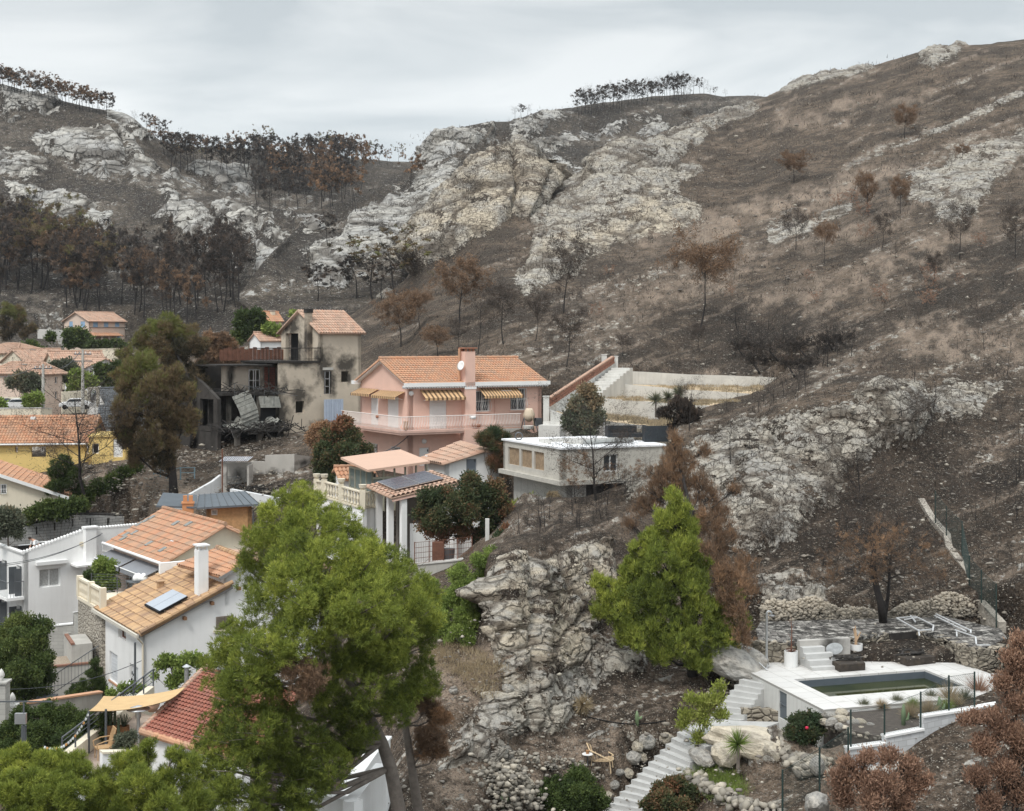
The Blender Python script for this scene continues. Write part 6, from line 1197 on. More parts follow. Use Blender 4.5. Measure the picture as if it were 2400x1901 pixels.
mb.build('mesh_gate',GREYM,t)
H=House('cabin','timber-clad cabin with grey standing-seam roof and orange chimney','cabin',484,1235,89,12)
L=H.L1(590);ze=H.Z(1190);mb=MB();wq=H.fr(495,1194,510,1208)
mb.wall((0,0),(L,0),-2,H.Z(1185,L),[wq],.2,lambda q:ze+(H.Z(1184,L)-ze)*q/L);mb.wall((0,3),(0,0),-2,ze);mb.wall((L,0),(L,3),-2,ze+.2);mb.build('timber_wall',mat('varnished_timber',(.46,.27,.13),.75,.2,5,dirt=.2,bump=.3),H.t);opening(H,'f',wq,'curtain')
mb=MB();z1_=H.Z(1184,L);q=[(-.6,-.45,ze-.05),(L+.45,-.45,z1_),(L-.4,3.4,H.Z(1155,L-.5,3.4)),(-.5,3.4,H.Z(1163,0,3.4))];mb.poly(q,(0,0,.12));rf=mb.build('roof',mat('zinc_roof',(.13,.15,.17),.45,.08,2,metal=.2),H.t)
mb=MB()
for k in range(9):u=k/8;mb.beam(Vector(q[0]).lerp(Vector(q[1]),u)+Vector((0,0,.14)),Vector(q[3]).lerp(Vector(q[2]),u)+Vector((0,0,.14)),.03,.05)
mb.build('roof_seam',GREYM,rf)
mb=MB();mb.poly([(-3.1,.0,ze+.1),(-.62,-.4,ze-.0),(-.62,3.,ze+.4),(-2.8,3,ze+.6)],(0,0,.12));mb.build('porch_roof',mat('zinc_roof',(.13,.15,.17),.45),H.t)
ch=MB();ch.box(-1.5,-.3,-1,-.8,.4,ze+.3);ch.box(-1.55,-.35,ze+.3,-.75,.45,ze+.4);ch.box(-1.45,-.1,ze+.4,-1.2,.2,ze+.8);ch.box(-1.1,-.1,ze+.4,-.85,.2,ze+.8);ch.build('chimney',mat('orange_brick',(.52,.25,.12),.85,.1,3),H.t)
mb=MB();mb.tube([(L+.4,-.4,z1_-.1),(L+.1,-.1,z1_-.4),(L+.1,-.1,-1)],.05,6);mb.build('downpipe',GREYM,H.t)
mb=MB();mb.tube([(0,0,-1),(0,0,3.2)],.06,6);o_=mb.build('steel_post',RUST);o_.location=P(521,1158,99);tag(o_,'dark steel post beside the scorched lean-to','post')
mb=MB();rnd=random.Random(5)
for k in range(160):
 c=Vector((rnd.uniform(-2.6,3.4),rnd.uniform(-.6,1.2),rnd.uniform(0,.5)));d=Vector((rnd.uniform(-1,1),rnd.uniform(-1,1),rnd.uniform(-.4,.4))).normalized();mb.beam(c-d*.3,c+d*.3,.06,.05)
o_=mb.build('debris',CHAR);o_.location=P(620,1155,99);tag(o_,'heap of black charred debris below the scorched wall','debris',kind='stuff')
t=thing('fence','light blue metal fence on the rubble bank','fence',P(360,1115,103));BLP=mat('light_blue_paint',(.30,.42,.48),.6,.1)
for a,b in(((360,1112),(366,1092)),((376,1118),(376,1098)),((390,1122),(390,1100)),((423,1125),(423,1095)),((456,1122),(456,1095))):mb=MB();mb.beam(P(*a,103)-P(360,1115,103),P(*b,103)-P(360,1115,103),.08,.08);mb.build('post',BLP,t)
mb=MB()
for a,b in(((360,1098),(390,1106)),((390,1104),(423,1096)),((423,1096),(456,1096)),((423,1108),(456,1108)),((360,1108),(390,1116))):mb.beam(P(*a,103)-P(360,1115,103),P(*b,103)-P(360,1115,103),.05,.05)
mb.build('rail',BLP,t)
k_=lambda x,y:(x/3.317,1500+y/3.317)
H=House('house','white house with deep red tile roof behind the big pine','house',334,1850,50,40)
ze=H.Z(1716);
A=P(*k_(1100,700),50);B=P(*k_(1560,850),47.2);D=P(*k_(1600,215),57.5);e=B-A;C=D+e*1.25
inv=Matrix.Rotation(-H.th,3,'Z');la=lambda v:tuple(inv@(v-H.o))
Bx=A+(B-A)*1.7
dirn=(P(422,1741,48.5)-A).normalized();dirn.z=0;dirn.normalize();Bx=A+dirn*6.;C=D+dirn*6.
tile_roof(la(A),la(Bx),la(C),la(D),T_RED,H.t,.2,.36,seed=81,amp=.05)
cap_tiles(la(A),la(D+Vector((0,0,.05))),T_PINKT,H.t,.1,'verge_tiles');cap_tiles(la(A-Vector((0,0,.06))),la(Bx-Vector((0,0,.06))),T_OR,H.t,.12,'eaves_tiles')
mb=MB();w0=A+dirn*.15+Vector((.1,.2,0));w1=Bx-dirn*.2;w2=D;
def vwall(mb,a,b,zb__,th):d=Vector((b.x-a.x,b.y-a.y,0)).normalized();n=Vector((-d.y,d.x,0))*th;lo=lambda v:Vector((v.x,v.y,zb__));mb.add([Vector(la(q))for q in(lo(a),lo(b),lo(b+n),lo(a+n),a,b,b+n,a+n)],[(3,2,1,0),(4,5,6,7),(0,1,5,4),(1,2,6,5),(2,3,7,6),(3,0,4,7)])
dz_=Vector((0,0,-.16));vwall(mb,w0+dz_,w1+dz_,H.o.z-3,.25);w3=A+(D-A)*.96+dirn*.3;vwall(mb,w3+dz_,w0+dz_+(D-A).normalized()*.1,H.o.z-3,.25);mb.build('wall',WHITE,H.t)
pz=H.o.z
o_=P(*k_(1150,600),55);zd=P(*k_(900,800),52.0).z;dk=[P(*k_(560,985),1),P(*k_(1080,560),1),P(*k_(1200,600),1),P(*k_(1110,860),1),P(*k_(800,1010),1),P(*k_(640,1030),1)]
Q=[v*(zd/v.z)for v in dk];t=thing('deck','raised grey plank deck beside the red-roofed house','deck',Q[0]);mb=MB();mb.poly([q-Q[0]-Vector((0,0,.1))for q in Q],(0,0,.1));
WPK=mat('deck_planks',(.36,.29,.24),.85,.15,3,dirt=.2);mb.build('planks',WPK,t)
u0=(Q[1]-Q[0]).normalized();nrm_=Vector((-u0.y,u0.x,0));wl=[]
e0,e1=Q[0]-Q[0]-u0*.8,Q[1]-Q[0]+u0*2.;mb=MB();a,b=e0,e1
mb.add([a+Vector((0,0,-2.5)),b+Vector((0,0,-2.5)),b+nrm_*.32+Vector((0,0,-2.5)),a+nrm_*.32+Vector((0,0,-2.5)),a+Vector((0,0,.55)),b+Vector((0,0,.55)),b+nrm_*.32+Vector((0,0,.55)),a+nrm_*.32+Vector((0,0,.55))],[(3,2,1,0),(4,5,6,7),(0,1,5,4),(1,2,6,5),(2,3,7,6),(3,0,4,7)]);mb.build('parapet',CREAM,t)
n=9
for k in range(n):mb=MB();p=a.lerp(b,k/(n-1))+nrm_*.05;mb.beam(p+Vector((0,0,.1)),p+Vector((0,0,1.25)),.05,.05);mb.build('railing_post',GREYM,t);mb=MB()
for z in(.75,.95,1.1,1.25):mb.beam(a+nrm_*.05+Vector((0,0,z)),b+nrm_*.05+Vector((0,0,z)),.05 if z>1.2 else .02,.04 if z>1.2 else .02)
mb.build('railing_bar',GREYM,t)
def ondeck(x,y):v=P(*k_(x,y),1);return v*(zd/v.z)
TER=mat('terracotta',(.36,.19,.09),.8,.1,3,dirt=.2);CACT=mat('cactus_green',(.10,.13,.08),.8,.15,4)
for x,y,r,h,lb,cc in((870,795,.27,.68,'large terracotta pot with tall cactus columns on the deck',3),(907,825,.17,.42,'smaller terracotta pot with a single cactus column on the deck',1),(963,790,.2,.6,'ochre oval jar with spiky grass on the deck',0)):
 t=thing('potted_cactus' if cc else 'potted_grass',lb,'pot plant',ondeck(x,y));mb=MB();mb.lathe([(r*.6,0),(r*(.85 if cc else 1.1),h*.5),(r,h*.93),(r*1.05,h),(r*.85,h),(r*.8,h*.9)],(0,0,0),16);mb.build('pot',TER,t,True);mb=MB()
 for k in range(cc):a=k*2.2;mb.tube([(r*.4*math.cos(a),r*.4*math.sin(a),h*.8),(r*.4*math.cos(a),r*.4*math.sin(a),h+.62-.1*k)],[.065,.05],8)
 if not cc:
  for k in range(40):a=k*2.4;rr=.1+.25*((k*7)%10)/10;mb.beam((0,0,h*.9),(rr*math.cos(a),rr*math.sin(a),h+.55-rr),.015,.01)
 mb.build('cactus' if cc else 'grass',CACT,t)
mb=MB();mb.lathe([(.16,0),(.28,.2),(.32,.5),(.35,.54),(.3,.54),(.28,.4)],(0,0,0),18);o_=mb.build('large_pot',mat('pale_terracotta',(.58,.38,.28),.8),None,True);o_.location=ondeck(1160,600)+Vector((0,.5,.1));tag(o_,'big pale terracotta pot at the far end of the deck','pot')
t=thing('patio_heater','steel mushroom patio heater with round reflector','heater',ondeck(1075,830));hh=(P(*k_(1075,530),1)*(ondeck(1075,830).y)).z-zd;mb=MB();mb.tube([(0,0,0),(0,0,hh-.3)],.06,10);mb.build('column',ALU,t);mb=MB();mb.lathe([(.1,-.35),(.11,-.05),(.08,-.03)],(0,0,hh),12);mb.build('burner',ALU,t);mb=MB();mb.lathe([(.04,.06),(.42,-.05),(.43,-.03),(.05,.1)],(0,0,hh),24);mb.build('reflector',ALU,t,True)
t=thing('armchair','cane armchair with curved arms on the deck','chair',ondeck(800,920),math.radians(-60));CANE=mat('cane',(.46,.3,.16),.7,.1)
mb=MB();mb.box(-.25,-.25,.38,.25,.25,.42);mb.build('seat',CANE,t);mb=MB()
for k in range(7):mb.tube([(-.22+k*.073,.24,.4),(-.24+k*.08,.34,.8),(-.22+k*.073,.42,1.05)],.014,5)
mb.tube([(-.24,.42,1.05),(.24,.42,1.05)],.02,5);mb.build('backrest',CANE,t)
for s in(-1,1):mb=MB();mb.tube([(.26*s,.34,.7),(.32*s,0,.68),(.28*s,-.28,.6),(.25*s,-.25,.4)],.02,6);mb.build('armrest',CANE,t)
for a in(-.23,.23):
 for b in(-.23,.23):mb=MB();mb.tube([(a,b,0),(a*.95,b*.95,.38)],.018,5);mb.build('leg',CANE,t)
c=[P(*k_(690,555),50.7),P(*k_(805,440),53.8),P(*k_(1440,370),54.3),P(*k_(1290,480),51.3)];t=thing('shade_sail','sand-coloured shade cloth stretched beside the red roof','shade sail',c[0]);mb=MB();n=12;vs=[]
for i in range(n+1):
 for j in range(n+1):u,v=i/n,j/n;p=c[0].lerp(c[3],u).lerp(c[1].lerp(c[2],u),v)-c[0];vs.append(p-Vector((0,0,.5*u*(1-u)+.25*v*(1-v))))
mb.add(vs+[v+Vector((0,0,.02))for v in vs],[(i*(n+1)+j,(i+1)*(n+1)+j,(i+1)*(n+1)+j+1,i*(n+1)+j+1)for i in range(n)for j in range(n)]+[((n+1)**2+i*(n+1)+j+1,(n+1)**2+(i+1)*(n+1)+j+1,(n+1)**2+(i+1)*(n+1)+j,(n+1)**2+i*(n+1)+j)for i in range(n)for j in range(n)]);mb.build('cloth',mat('sand_cloth',(.58,.40,.21),.9,.08,2),t,True)
for q,x,y in((c[0],662,870),(c[0].lerp(c[3],.22),806,730)):mb=MB();b=q-c[0];mb.tube([b,(b.x,b.y,zd-c[0].z)],.045,8);mb.build('post',GREYM,t)
def lights(label,a,b,n,sag,cols):
 a=Vector(a);b=Vector(b);t=thing('string_lights',label,'string lights',a);pt_=lambda u:a.lerp(b,u)-Vector((0,0,sag*4*u*(1-u)))-a;mb=MB();mb.tube([pt_(k/16)for k in range(17)],.01,4);mb.build('cord',GREYM,t)
 for k in range(n):mb=MB();p=pt_((k+.5)/n);mb.lathe([(.01,0),(.03,-.02),(.042,-.06),(.03,-.1),(.005,-.115)],p,8);mb.build('bulb',cols[k%len(cols)],t,True)
BW1=mat('white_bulb',(.8,.82,.8),.3);BO1=mat('orange_bulb',(.75,.4,.15),.3);BD1=mat('dark_bulb',(.03,.03,.03),.3)
lights('string of white and orange bulbs hanging from the shade cloth corner',c[0],P(*k_(340,820),46),20,.5,[BW1,BW1,BO1,BW1])
lights('string of dark bulbs in front of the white annexe wall',P(*k_(1050,240),60),P(*k_(810,430),60.5),14,.5,[BD1,BD1,BW1])
mb=MB();mb.tube([(0,0,0),(0,0,1.95)],.05,8);o_=mb.build('light_post',GREYM);o_.location=P(*k_(1050,372),60);tag(o_,'slim dark post holding the dark bulb string','post')
t=thing('stove_pipe','stainless stove pipe with round cap behind the red roof','chimney pipe',P(*k_(1450,360),58));mb=MB();mb.tube([(0,0,-1.),(0,0,.75)],.09,12);mb.build('pipe',ALU,t);mb=MB();mb.lathe([(.18,.82),(.02,.92)],(0,0,0),14);mb.build('rain_cap',ALU,t)
t=thing('aerial','small dish aerial on a post above the dark hedge','aerial',P(*k_(185,800),44));mb=MB();mb.tube([(0,0,-1),(0,0,.55)],.09,8);mb.tube([(0,0,.55),(0,0,1.3)],.03,6);mb.build('post',GREYM,t);mb=MB();mb.box(-.25,-.12,.62,.1,.0,.95);mb.build('box',ALU,t);mb=MB();mb.box(-1.,-.02,1.28,.9,.02,1.32);mb.build('crossbar',GREYM,t)
wallrun('garden_wall','low cream parapet crossing below the deck','wall',[(240,1767,45.5),(300,1766,46),(345,1770,46)],3.,.25,WHITE,CREAM)
wallrun('garden_wall','white block wall end at the bottom edge of the deck','wall',[(160,1797,42),(215,1796,42.5)],3.,.25,WHITE,CREAM)
wallrun('white_wall','curving white wall by the pine trunks at the bottom','wall',[(790,1905,38),(835,1835,40),(880,1770,42.5),(915,1730,45)],2.6,.3,WHITE,WHITE)
wallrun('white_wall','broad white wall face left of the pine trunks','wall',[(650,1840,38),(830,1880,36),(905,1790,39)],6.,.3,WHITE)
q_=lambda x,y:(1600+x/2.695,1350+y/2.695)
def AT(px,py,z):return P(px,py,-z*F/(py-HY))
def az(x,y,z):return AT(*q_(x,y),z)
rnd=random.Random(77)
def rockmesh(name,seed,m,sub=3,squash=(1,.85,.7),cell=1.1):
 bm=bmesh.new();bmesh.ops.create_icosphere(bm,subdivisions=sub,radius=1.);V=np.array([v.co[:]for v in bm.verts])
 f1,f2,c=voro(V*cell+seed*7.3,seed);d=.72+.35*f1+.12*fbm(V*2.2+seed,4,seed)+.05*fbm(V*7+seed,3,seed)
 V=V*d[:,None]*np.array(squash)
 for v,c_ in zip(bm.verts,V):v.co=c_
 me=bpy.data.meshes.new(name);bm.to_mesh(me);bm.free();me.materials.append(m);return me
def rockmat(name,c1,c2,dark=(.14,.12,.10),k=1.):
 if name in _m:return _m[name]
 m,t,p=nodes(name);tc=N(t,'ShaderNodeTexCoord').outputs['Object']
 n1=noise(t,tc,.9*k,6,.65,.3);n2=noise(t,tc,4.5*k,5,.7)
 c=mixc(t,ramp(t,n1,.35,.65),c1,c2);c=mixc(t,ramp(t,n2,.55,.38,0,.6),c,tuple(x*.5 for x in c1));c=mixc(t,ramp(t,noise(t,tc,1.7*k,6,.7),.55,.68,0,.7),c,dark)
 t.links.new(c,p.inputs['Base Color']);p.inputs['Roughness'].default_value=.93
 b=N(t,'ShaderNodeBump',{'Height':n2,'Strength':1.,'Distance':.12/k});t.links.new(b.outputs[0],p.inputs['Normal']);_m[name]=m;return m
RKP=rockmat('pale_limestone',(.66,.58,.45),(.50,.46,.40));RKG=rockmat('grey_limestone',(.40,.39,.37),(.56,.52,.46));RKN=[rockmesh('boulder',s,RKP if s%2 else RKG,3 if s<4 else 2)for s in range(6)]
def boulder(loc,r,label,group='boulders around the pool garden',k=None,sc=(1,1,1),nm='boulder'):
 o=bpy.data.objects.new(nm,RKN[rnd.randrange(6)if k is None else k]);COL.objects.link(o);o.location=loc;o.rotation_euler=(rnd.uniform(-.4,.4),rnd.uniform(-.4,.4),rnd.uniform(0,6));o.scale=(r*sc[0],r*sc[1],r*sc[2]);return tag(o,label,'boulder',group)
c0=AT(1930,1663.5,-13.);H=House.__new__(House);H.o=c0.copy();H.th=math.radians(16.4);H.c,H.s=math.cos(H.th),math.sin(H.th)
H.t=thing('pool_terrace','white pool deck raised on walls with a green-watered rectangular pool','pool terrace',c0,H.th)
inv=Matrix.Rotation(-H.th,3,'Z');loc_=lambda v:inv@(v-H.o)
pc=[loc_(AT(x,y,-13.))for x,y in((1861.6,1591.9),(1945,1633.9),(2260.5,1606),(2167.7,1568.9))]
px0=(pc[0].x+pc[1].x)/2;px1=(pc[2].x+pc[3].x)/2;py0=(pc[1].y+pc[2].y)/2;py1=(pc[0].y+pc[3].y)/2
L,W=8.9,7.2;px1=min(px1,L-1.2)
DECKW,t_,p_=nodes('white_deck_tiles');tcw=N(t_,'ShaderNodeTexCoord').outputs['Object'];br=N(t_,'ShaderNodeTexBrick',{'Vector':tcw,'Color1':(.61,.60,.58,1),'Color2':(.57,.56,.545,1),'Mortar':(.36,.35,.33,1),'Scale':1.,'Mortar Size':.012,'Brick Width':.8,'Row Height':.8},offset=0.)
cw=mixc(t_,ramp(t_,noise(t_,tcw,.9,8,.68,.4),.5,.68,0,.45),br.outputs[0],(.33,.30,.27));t_.links.new(cw,p_.inputs['Base Color']);p_.inputs['Roughness'].default_value=.75
DKW=mat('deck_wall_render',(.64,.64,.62),.88,.05,1,dirt=.15,streak=.2)
mb=MB()
for a,b,c,d in((0,0,L,py0),(0,py1,L,W),(0,py0,px0,py1),(px1,py0,L,py1)):mb.box(a,b,-.08,c,d,0)
mb.build('deck',DECKW,H.t)
mb=MB();hz=H.fr(1900,1620,1901,1621);hy1,hy0=H.L2(1825.6),H.L2(1843.8);hz0,hz1=H.Z(1686,0,(hy0+hy1)/2),H.Z(1622,0,(hy0+hy1)/2)
mb.wall((0,W),(.0,.0),-2.6,-.083,[(W-hy1,hz0,W-hy0,hz1)],.25);mb.wall((.0,.0),(L,0),-2.6,-.083);mb.build('retaining_wall',DKW,H.t)
mb=MB();mb.box(.05,hy0,hz0,.09,hy1,hz1);mb.box(.02,hy0+.05,(hz0+hz1)/2,.05,hy1-.05,(hz0+hz1)/2+.04);h_d=mb.build('hatch_door',mat('slate_grey_paint',(.13,.15,.17),.6),H.t);mb=MB();mb.box(.0,hy1-.1,(hz0+hz1)/2-.1,.05,hy1-.06,(hz0+hz1)/2+.05);mb.build('handle',ALU,h_d)
LIN=mat('grey_pool_liner',(.10,.12,.14),.5,.1,2);mb=MB()
mb.box(px0,py1-.03,-1.5,px1,py1-.002,-.0805);mb.box(px1-.03,py0,-1.5,px1-.002,py1-.03,-.0805);mb.box(px0+.002,py0+.002,-1.5,px0+.03,py1-.03,-.0805);mb.box(px0+.03,py0+.002,-1.5,px1-.03,py0+.03,-.0805);mb.box(px0,py0,-1.55,px1,py1,-1.501);mb.build('pool_liner',LIN,H.t)
wm,t_,p_=nodes('green_water');tcw=N(t_,'ShaderNodeTexCoord').outputs['Object'];cw=mixc(t_,ramp(t_,noise(t_,tcw,.8,5),.35,.65),(.020,.028,.007),(.042,.048,.015));t_.links.new(cw,p_.inputs['Base Color']);p_.inputs['Roughness'].default_value=.03;p_.inputs['Specular IOR Level'].default_value=.5
bw=N(t_,'ShaderNodeBump',{'Height':noise(t_,tcw,3,2),'Strength':.05});t_.links.new(bw.outputs[0],p_.inputs['Normal'])
mb=MB();mb.box(px0+.031,py0+.031,-.5,px1-.031,py1-.031,-.34);mb.build('water',wm,H.t)
mb=MB();mb.box(px1-.9,py1-1.5,-.02+.022,px1+.0,py1-1.45,.03)if 0 else mb.box(px1+.1,py1-1.3,.002,px1+.5,py1-.9,.02);mb.build('skimmer_lid',CONCW,H.t)
PTH=H
def stairs_px(name,label,L0,R0,L1_,R1,n,z0,z1,m,depth=.7):
 o=AT(*L0,z0);t=thing(name,label,'stairs',o);mb=MB();pL=pR=None
 for i in range(n+1):
  u=i/n;z=z0+(z1-z0)*u;l=AT(L0[0]+(L1_[0]-L0[0])*u,L0[1]+(L1_[1]-L0[1])*u,z)-o;r=AT(R0[0]+(R1[0]-R0[0])*u,R0[1]+(R1[1]-R0[1])*u,z)-o
  if i:
   zt=l.z;a=Vector((pL.x,pL.y,zt));b=Vector((pR.x,pR.y,zt));mb.poly([l-Vector((0,0,depth)),r-Vector((0,0,depth)),b-Vector((0,0,depth)),a-Vector((0,0,depth))],(0,0,depth))
  pL,pR=l,r
 mb.build('steps',m,t);return t
STC=mat('stair_concrete',(.50,.50,.49),.9,.08,2,dirt=.3,dirtcol=(.3,.28,.26))
stairs_px('stairs','upper concrete flight beside the white pool wall',(1743,1580),(1800,1592),(1655,1682),(1737,1688),8,-13.02,-14.38,STC,1.2)
stairs_px('stairs','long lower concrete flight running down to the bottom edge',(1600,1702),(1665,1738),(1385,1925),(1475,1935),16,-14.5,-17.1,STC)
slab('landing',[(1655,1684,53.2),(1737,1690,52.9),(1830,1692,52.6),(1745,1722,51.4),(1665,1738,51),(1600,1702,52.8)],STC,.4,label='pale concrete landing between the two stair flights',cat='landing')
wallrun('retaining_wall','low pale stone wall beside the upper stair flight','wall',[(1738,1662,53.2),(1785,1660,53.2),(1824,1667,52.6)],.6,.3,STONEW)
SOIL=mat('dark_soil',(.095,.08,.07),.95,.35,6,dirt=.3,bump=.8,bscale=20)
zb_=-13.16;bp=[AT(1932,1675,zb_),AT(1995,1712,zb_),AT(2080,1731,zb_),AT(2166,1714,zb_),AT(2266,1672,zb_),AT(2390,1652,zb_),H.W(L,-.01,-.16),H.W(.0,-.01,-.16)]
mb=MB();mb.poly([q-bp[0]-Vector((0,0,1.))for q in bp],(0,0,1.));o_=mb.build('planting_bed',SOIL);o_.location=bp[0];tag(o_,kind='structure')
for lb,pts in(('lowest step of the pale block wall in front of the pool bed',[(1990,1757,45.2),(2076,1745,46)]),('middle step of the pale block wall in front of the pool bed',[(2076.5,1729,46.),(2165,1712,46.8)]),('top run of the pale block wall in front of the pool bed',[(2165.5,1682,46.8),(2264,1667,48),(2324,1656,48.8),(2392,1645,49.6)])):
 wallrun('block_wall',lb,'wall',pts,1.6,.2,BLOCKW,WPAINT,group='stepped block wall of the pool garden')
slab('ground',[(1985,1806,45.0),(2080,1790,45.7),(2170,1765,46.5),(2270,1735,47.5),(2400,1700,49),(2400,1725,48.2),(2270,1765,46.8),(2170,1795,45.9),(2085,1815,45.2),(1995,1825,44.7)],CONC,.9,kind='structure')
def fence_run(label,pts,h=1.3):
 Q=[P(*p)for p in pts];t=thing('fence',label,'fence',Q[0],0,'green wire fences');
 GP=mat('dark_green_metal',(.03,.05,.045),.6,.05)
 for q in Q:mb=MB();a=q-Q[0];mb.tube([a-Vector((0,0,.3)),a+Vector((0,0,h))],.03,6);mb.build('post',GP,t)
 mb=MB()
 for i in range(len(Q)-1):
  a,b=Q[i]-Q[0],Q[i+1]-Q[0];n=max(3,int((b-a).length/.09));up=Vector((0,0,h-.05))
  for k in range(-int(h/.09),n):
   u0,u1=max(k,0)/n,min((k+h/.09)/n,1);z0_,z1_=(max(k,0)-k)/(h/.09),(min(k+h/.09,n)-k)/(h/.09)
   mb.beam(a.lerp(b,u0)+up*z0_,a.lerp(b,u1)+up*z1_,.004,.004);mb.beam(a.lerp(b,u0)+up*(1-z0_),a.lerp(b,u1)+up*(1-z1_),.004,.004)
  mb.beam(a+up,b+up,.01,.01)
 mb.build('wire_mesh',GP,t);return t
fence_run('green wire fence standing on the pale block wall by the pool',[(1994,1757,45.3),(2073,1743,46.1),(2158,1712,46.9),(2224,1672,47.7),(2284,1662,48.4)])
fence_run('green wire fence dropping to the bottom edge left of the rust-red shrub',[(1834,1905,42),(1921,1850,43),(1988,1800,44.5)])
fence_run('green wire fence behind the long stone-edged wall at the right',[(2192,1225,70),(2218,1262,68.5),(2255,1300,66.5),(2272,1385,63.5),(2300,1420,62),(2335,1455,60)],1.6)
WRK=rockmat('weathered_wall',(.50,.46,.40),(.38,.34,.29),k=.8)
wallrun('boundary_wall','long narrow weathered wall running down the gully at the right','wall',[(2152,1168,73),(2178,1212,70.8),(2212,1250,68.7),(2216,1278,67.6),(2262,1338,65),(2270,1385,63.3),(2305,1420,61.7),(2341,1458,59.9)],.9,.32,WRK)
zt=-12.2;TP=[(1778,1500),(1772,1475),(1790,1446),(2101,1437),(2200,1441),(2345,1474),(2368,1506),(2290,1520),(2215,1497),(2149,1478),(2080,1484),(1990,1497),(1867,1508)]
Q=[AT(x,y,zt)for x,y in TP]
pm,t_,p_=nodes('burnt_pavers');tcw=N(t_,'ShaderNodeTexCoord').outputs['Object'];br=N(t_,'ShaderNodeTexBrick',{'Vector':tcw,'Color1':(.30,.28,.26,1),'Color2':(.12,.11,.10,1),'Mortar':(.03,.03,.03,1),'Scale':1.,'Mortar Size':.03,'Brick Width':.5,'Row Height':.32,'Mortar Smooth':.5})
cw=mixc(t_,ramp(t_,noise(t_,tcw,1.1,8,.7,.5),.40,.58),br.outputs[0],(.03,.028,.026));cw=mixc(t_,ramp(t_,noise(t_,tcw,2.6,6,.7),.52,.64),cw,(.50,.48,.44));t_.links.new(cw,p_.inputs['Base Color']);p_.inputs['Roughness'].default_value=.95
bw=N(t_,'ShaderNodeBump',{'Height':noise(t_,tcw,5,5),'Strength':1.,'Distance':.12});t_.links.new(bw.outputs[0],p_.inputs['Normal'])
mb=MB();mb.poly([q-Q[0]-Vector((0,0,.12))for q in Q],(0,0,.12));o_=mb.build('burnt_terrace',pm);o_.location=Q[0];tag(o_,kind='structure')
SOOTST=burntmat('x',(.5,.5,.5),[])if 0 else STONEW
def rubblewall(label,pts,z_top,h,seed=0,thick=.35,m=STONEW):
 Q=[AT(x,y,z_top)for x,y in pts];t=thing('rubble_wall',label,'wall',Q[0]);mb=MB();rr=random.Random(seed);V=[]
 for i in range(len(Q)-1):
  a,b=Q[i]-Q[0],Q[i+1]-Q[0];Ls=(b-a).length;n=max(2,int(Ls/.15));nh=max(2,int(h/.12));nn_=Vector(((b-a).y,-(b-a).x,0)).normalized()
  g=[[a.lerp(b,k/n)-Vector((0,0,h*j/nh-(.05*math.sin((i*9+k)*1.9)if j==0 else 0)))+nn_*(.07*math.sin(k*1.7+j*2.3+i)+rr.uniform(-.04,.04))for j in range(nh+1)]for k in range(n+1)]
  top=[[g[k][0],g[k][0]-nn_*thick]for k in range(n+1)]
  vs=[v for r in g for v in r];mb.add(vs,[(k*(nh+1)+j,k*(nh+1)+j+1,(k+1)*(nh+1)+j+1,(k+1)*(nh+1)+j)for k in range(n)for j in range(nh)])
  vs=[v for r in top for v in r];mb.add(vs,[(2*k,2*k+2,2*k+3,2*k+1)for k in range(n)])
 mb.build('stones',m,t,True);return t
rubblewall('pale rubble wall behind the shower at the left of the pool deck',[(1740,1500),(1800,1507),(1868,1508)],-12.22,1.1,1)
rubblewall('short rubble wall between the stair block and the black corner',[(1990,1499),(2020,1492),(2085,1486)],-12.22,1.1,2)
rubblewall('curving pale rubble wall along the right of the pool deck',[(2149,1480),(2180,1487),(2215,1499),(2250,1512),(2290,1522),(2330,1520),(2370,1508)],-12.22,1.2,3)
mb=MB();a=AT(2085,1486,-12.22);b=AT(2149,1480,-12.22);mb.poly([a-a,b-a,b-a+Vector((0,.4,0)),Vector((0,.4,0))],(0,0,-1.2));o_=mb.build('sooty_wall',CHAR);o_.location=a;tag(o_,'blackened wall corner between the two rubble walls','wall')
t=thing('dry_stone_wall','long dry stone wall of pale blocks behind the burnt terrace','wall',P(1790,1440,61.3));V=[];Fq=[];tt_=[];bm=bmesh.new();bmesh.ops.create_icosphere(bm,subdivisions=1,radius=1.);bv=np.array([v.co[:]for v in bm.verts]);bf=np.array([[v.index for v in f.verts]for f in bm.faces]);bm.free();rng=np.random.default_rng(3)
def stones_np(C_,R_,seed=0,squash=(1.,.8,.65)):
 rg=np.random.default_rng(seed);n=len(C_);A=rg.uniform(0,6.28,n);ca,sa=np.cos(A),np.sin(A)
 v=bv[None]*(1+rg.uniform(-.42,.3,(n,len(bv),1)))*np.array(squash)*R_[:,None,None]*rg.uniform(.7,1.3,(n,1,3))
 x=v[...,0]*ca[:,None]-v[...,1]*sa[:,None];y=v[...,0]*sa[:,None]+v[...,1]*ca[:,None]
 v=np.stack([x,y,v[...,2]],-1)+C_[:,None];f=bf[None]+(np.arange(n)*len(bv))[:,None,None]
 return v.reshape(-1,3),f.reshape(-1,3),np.repeat(rg.random(n),len(bv))
base=P(1790,1440,61.3);top_=[]
for i in range(3200):
 u=rng.random();a=P(1785,1446,60.9);b=P(2300,1452,62.2);p=a.lerp(b,u);h=rng.random()**.8*(.62+.3*math.sin(u*9)+.1*math.sin(u*31));top_.append((p.x-base.x,p.y+h*.55-base.y+rng.uniform(-.1,.1),-12.25+h-base.z))
v,f,ti=stones_np(np.array(top_),rng.uniform(.04,.13,len(top_)),5)
STT=leafmat('loose_stone',(.33,.30,.25),(.19,.175,.155),(.50,.45,.37),.95,0)
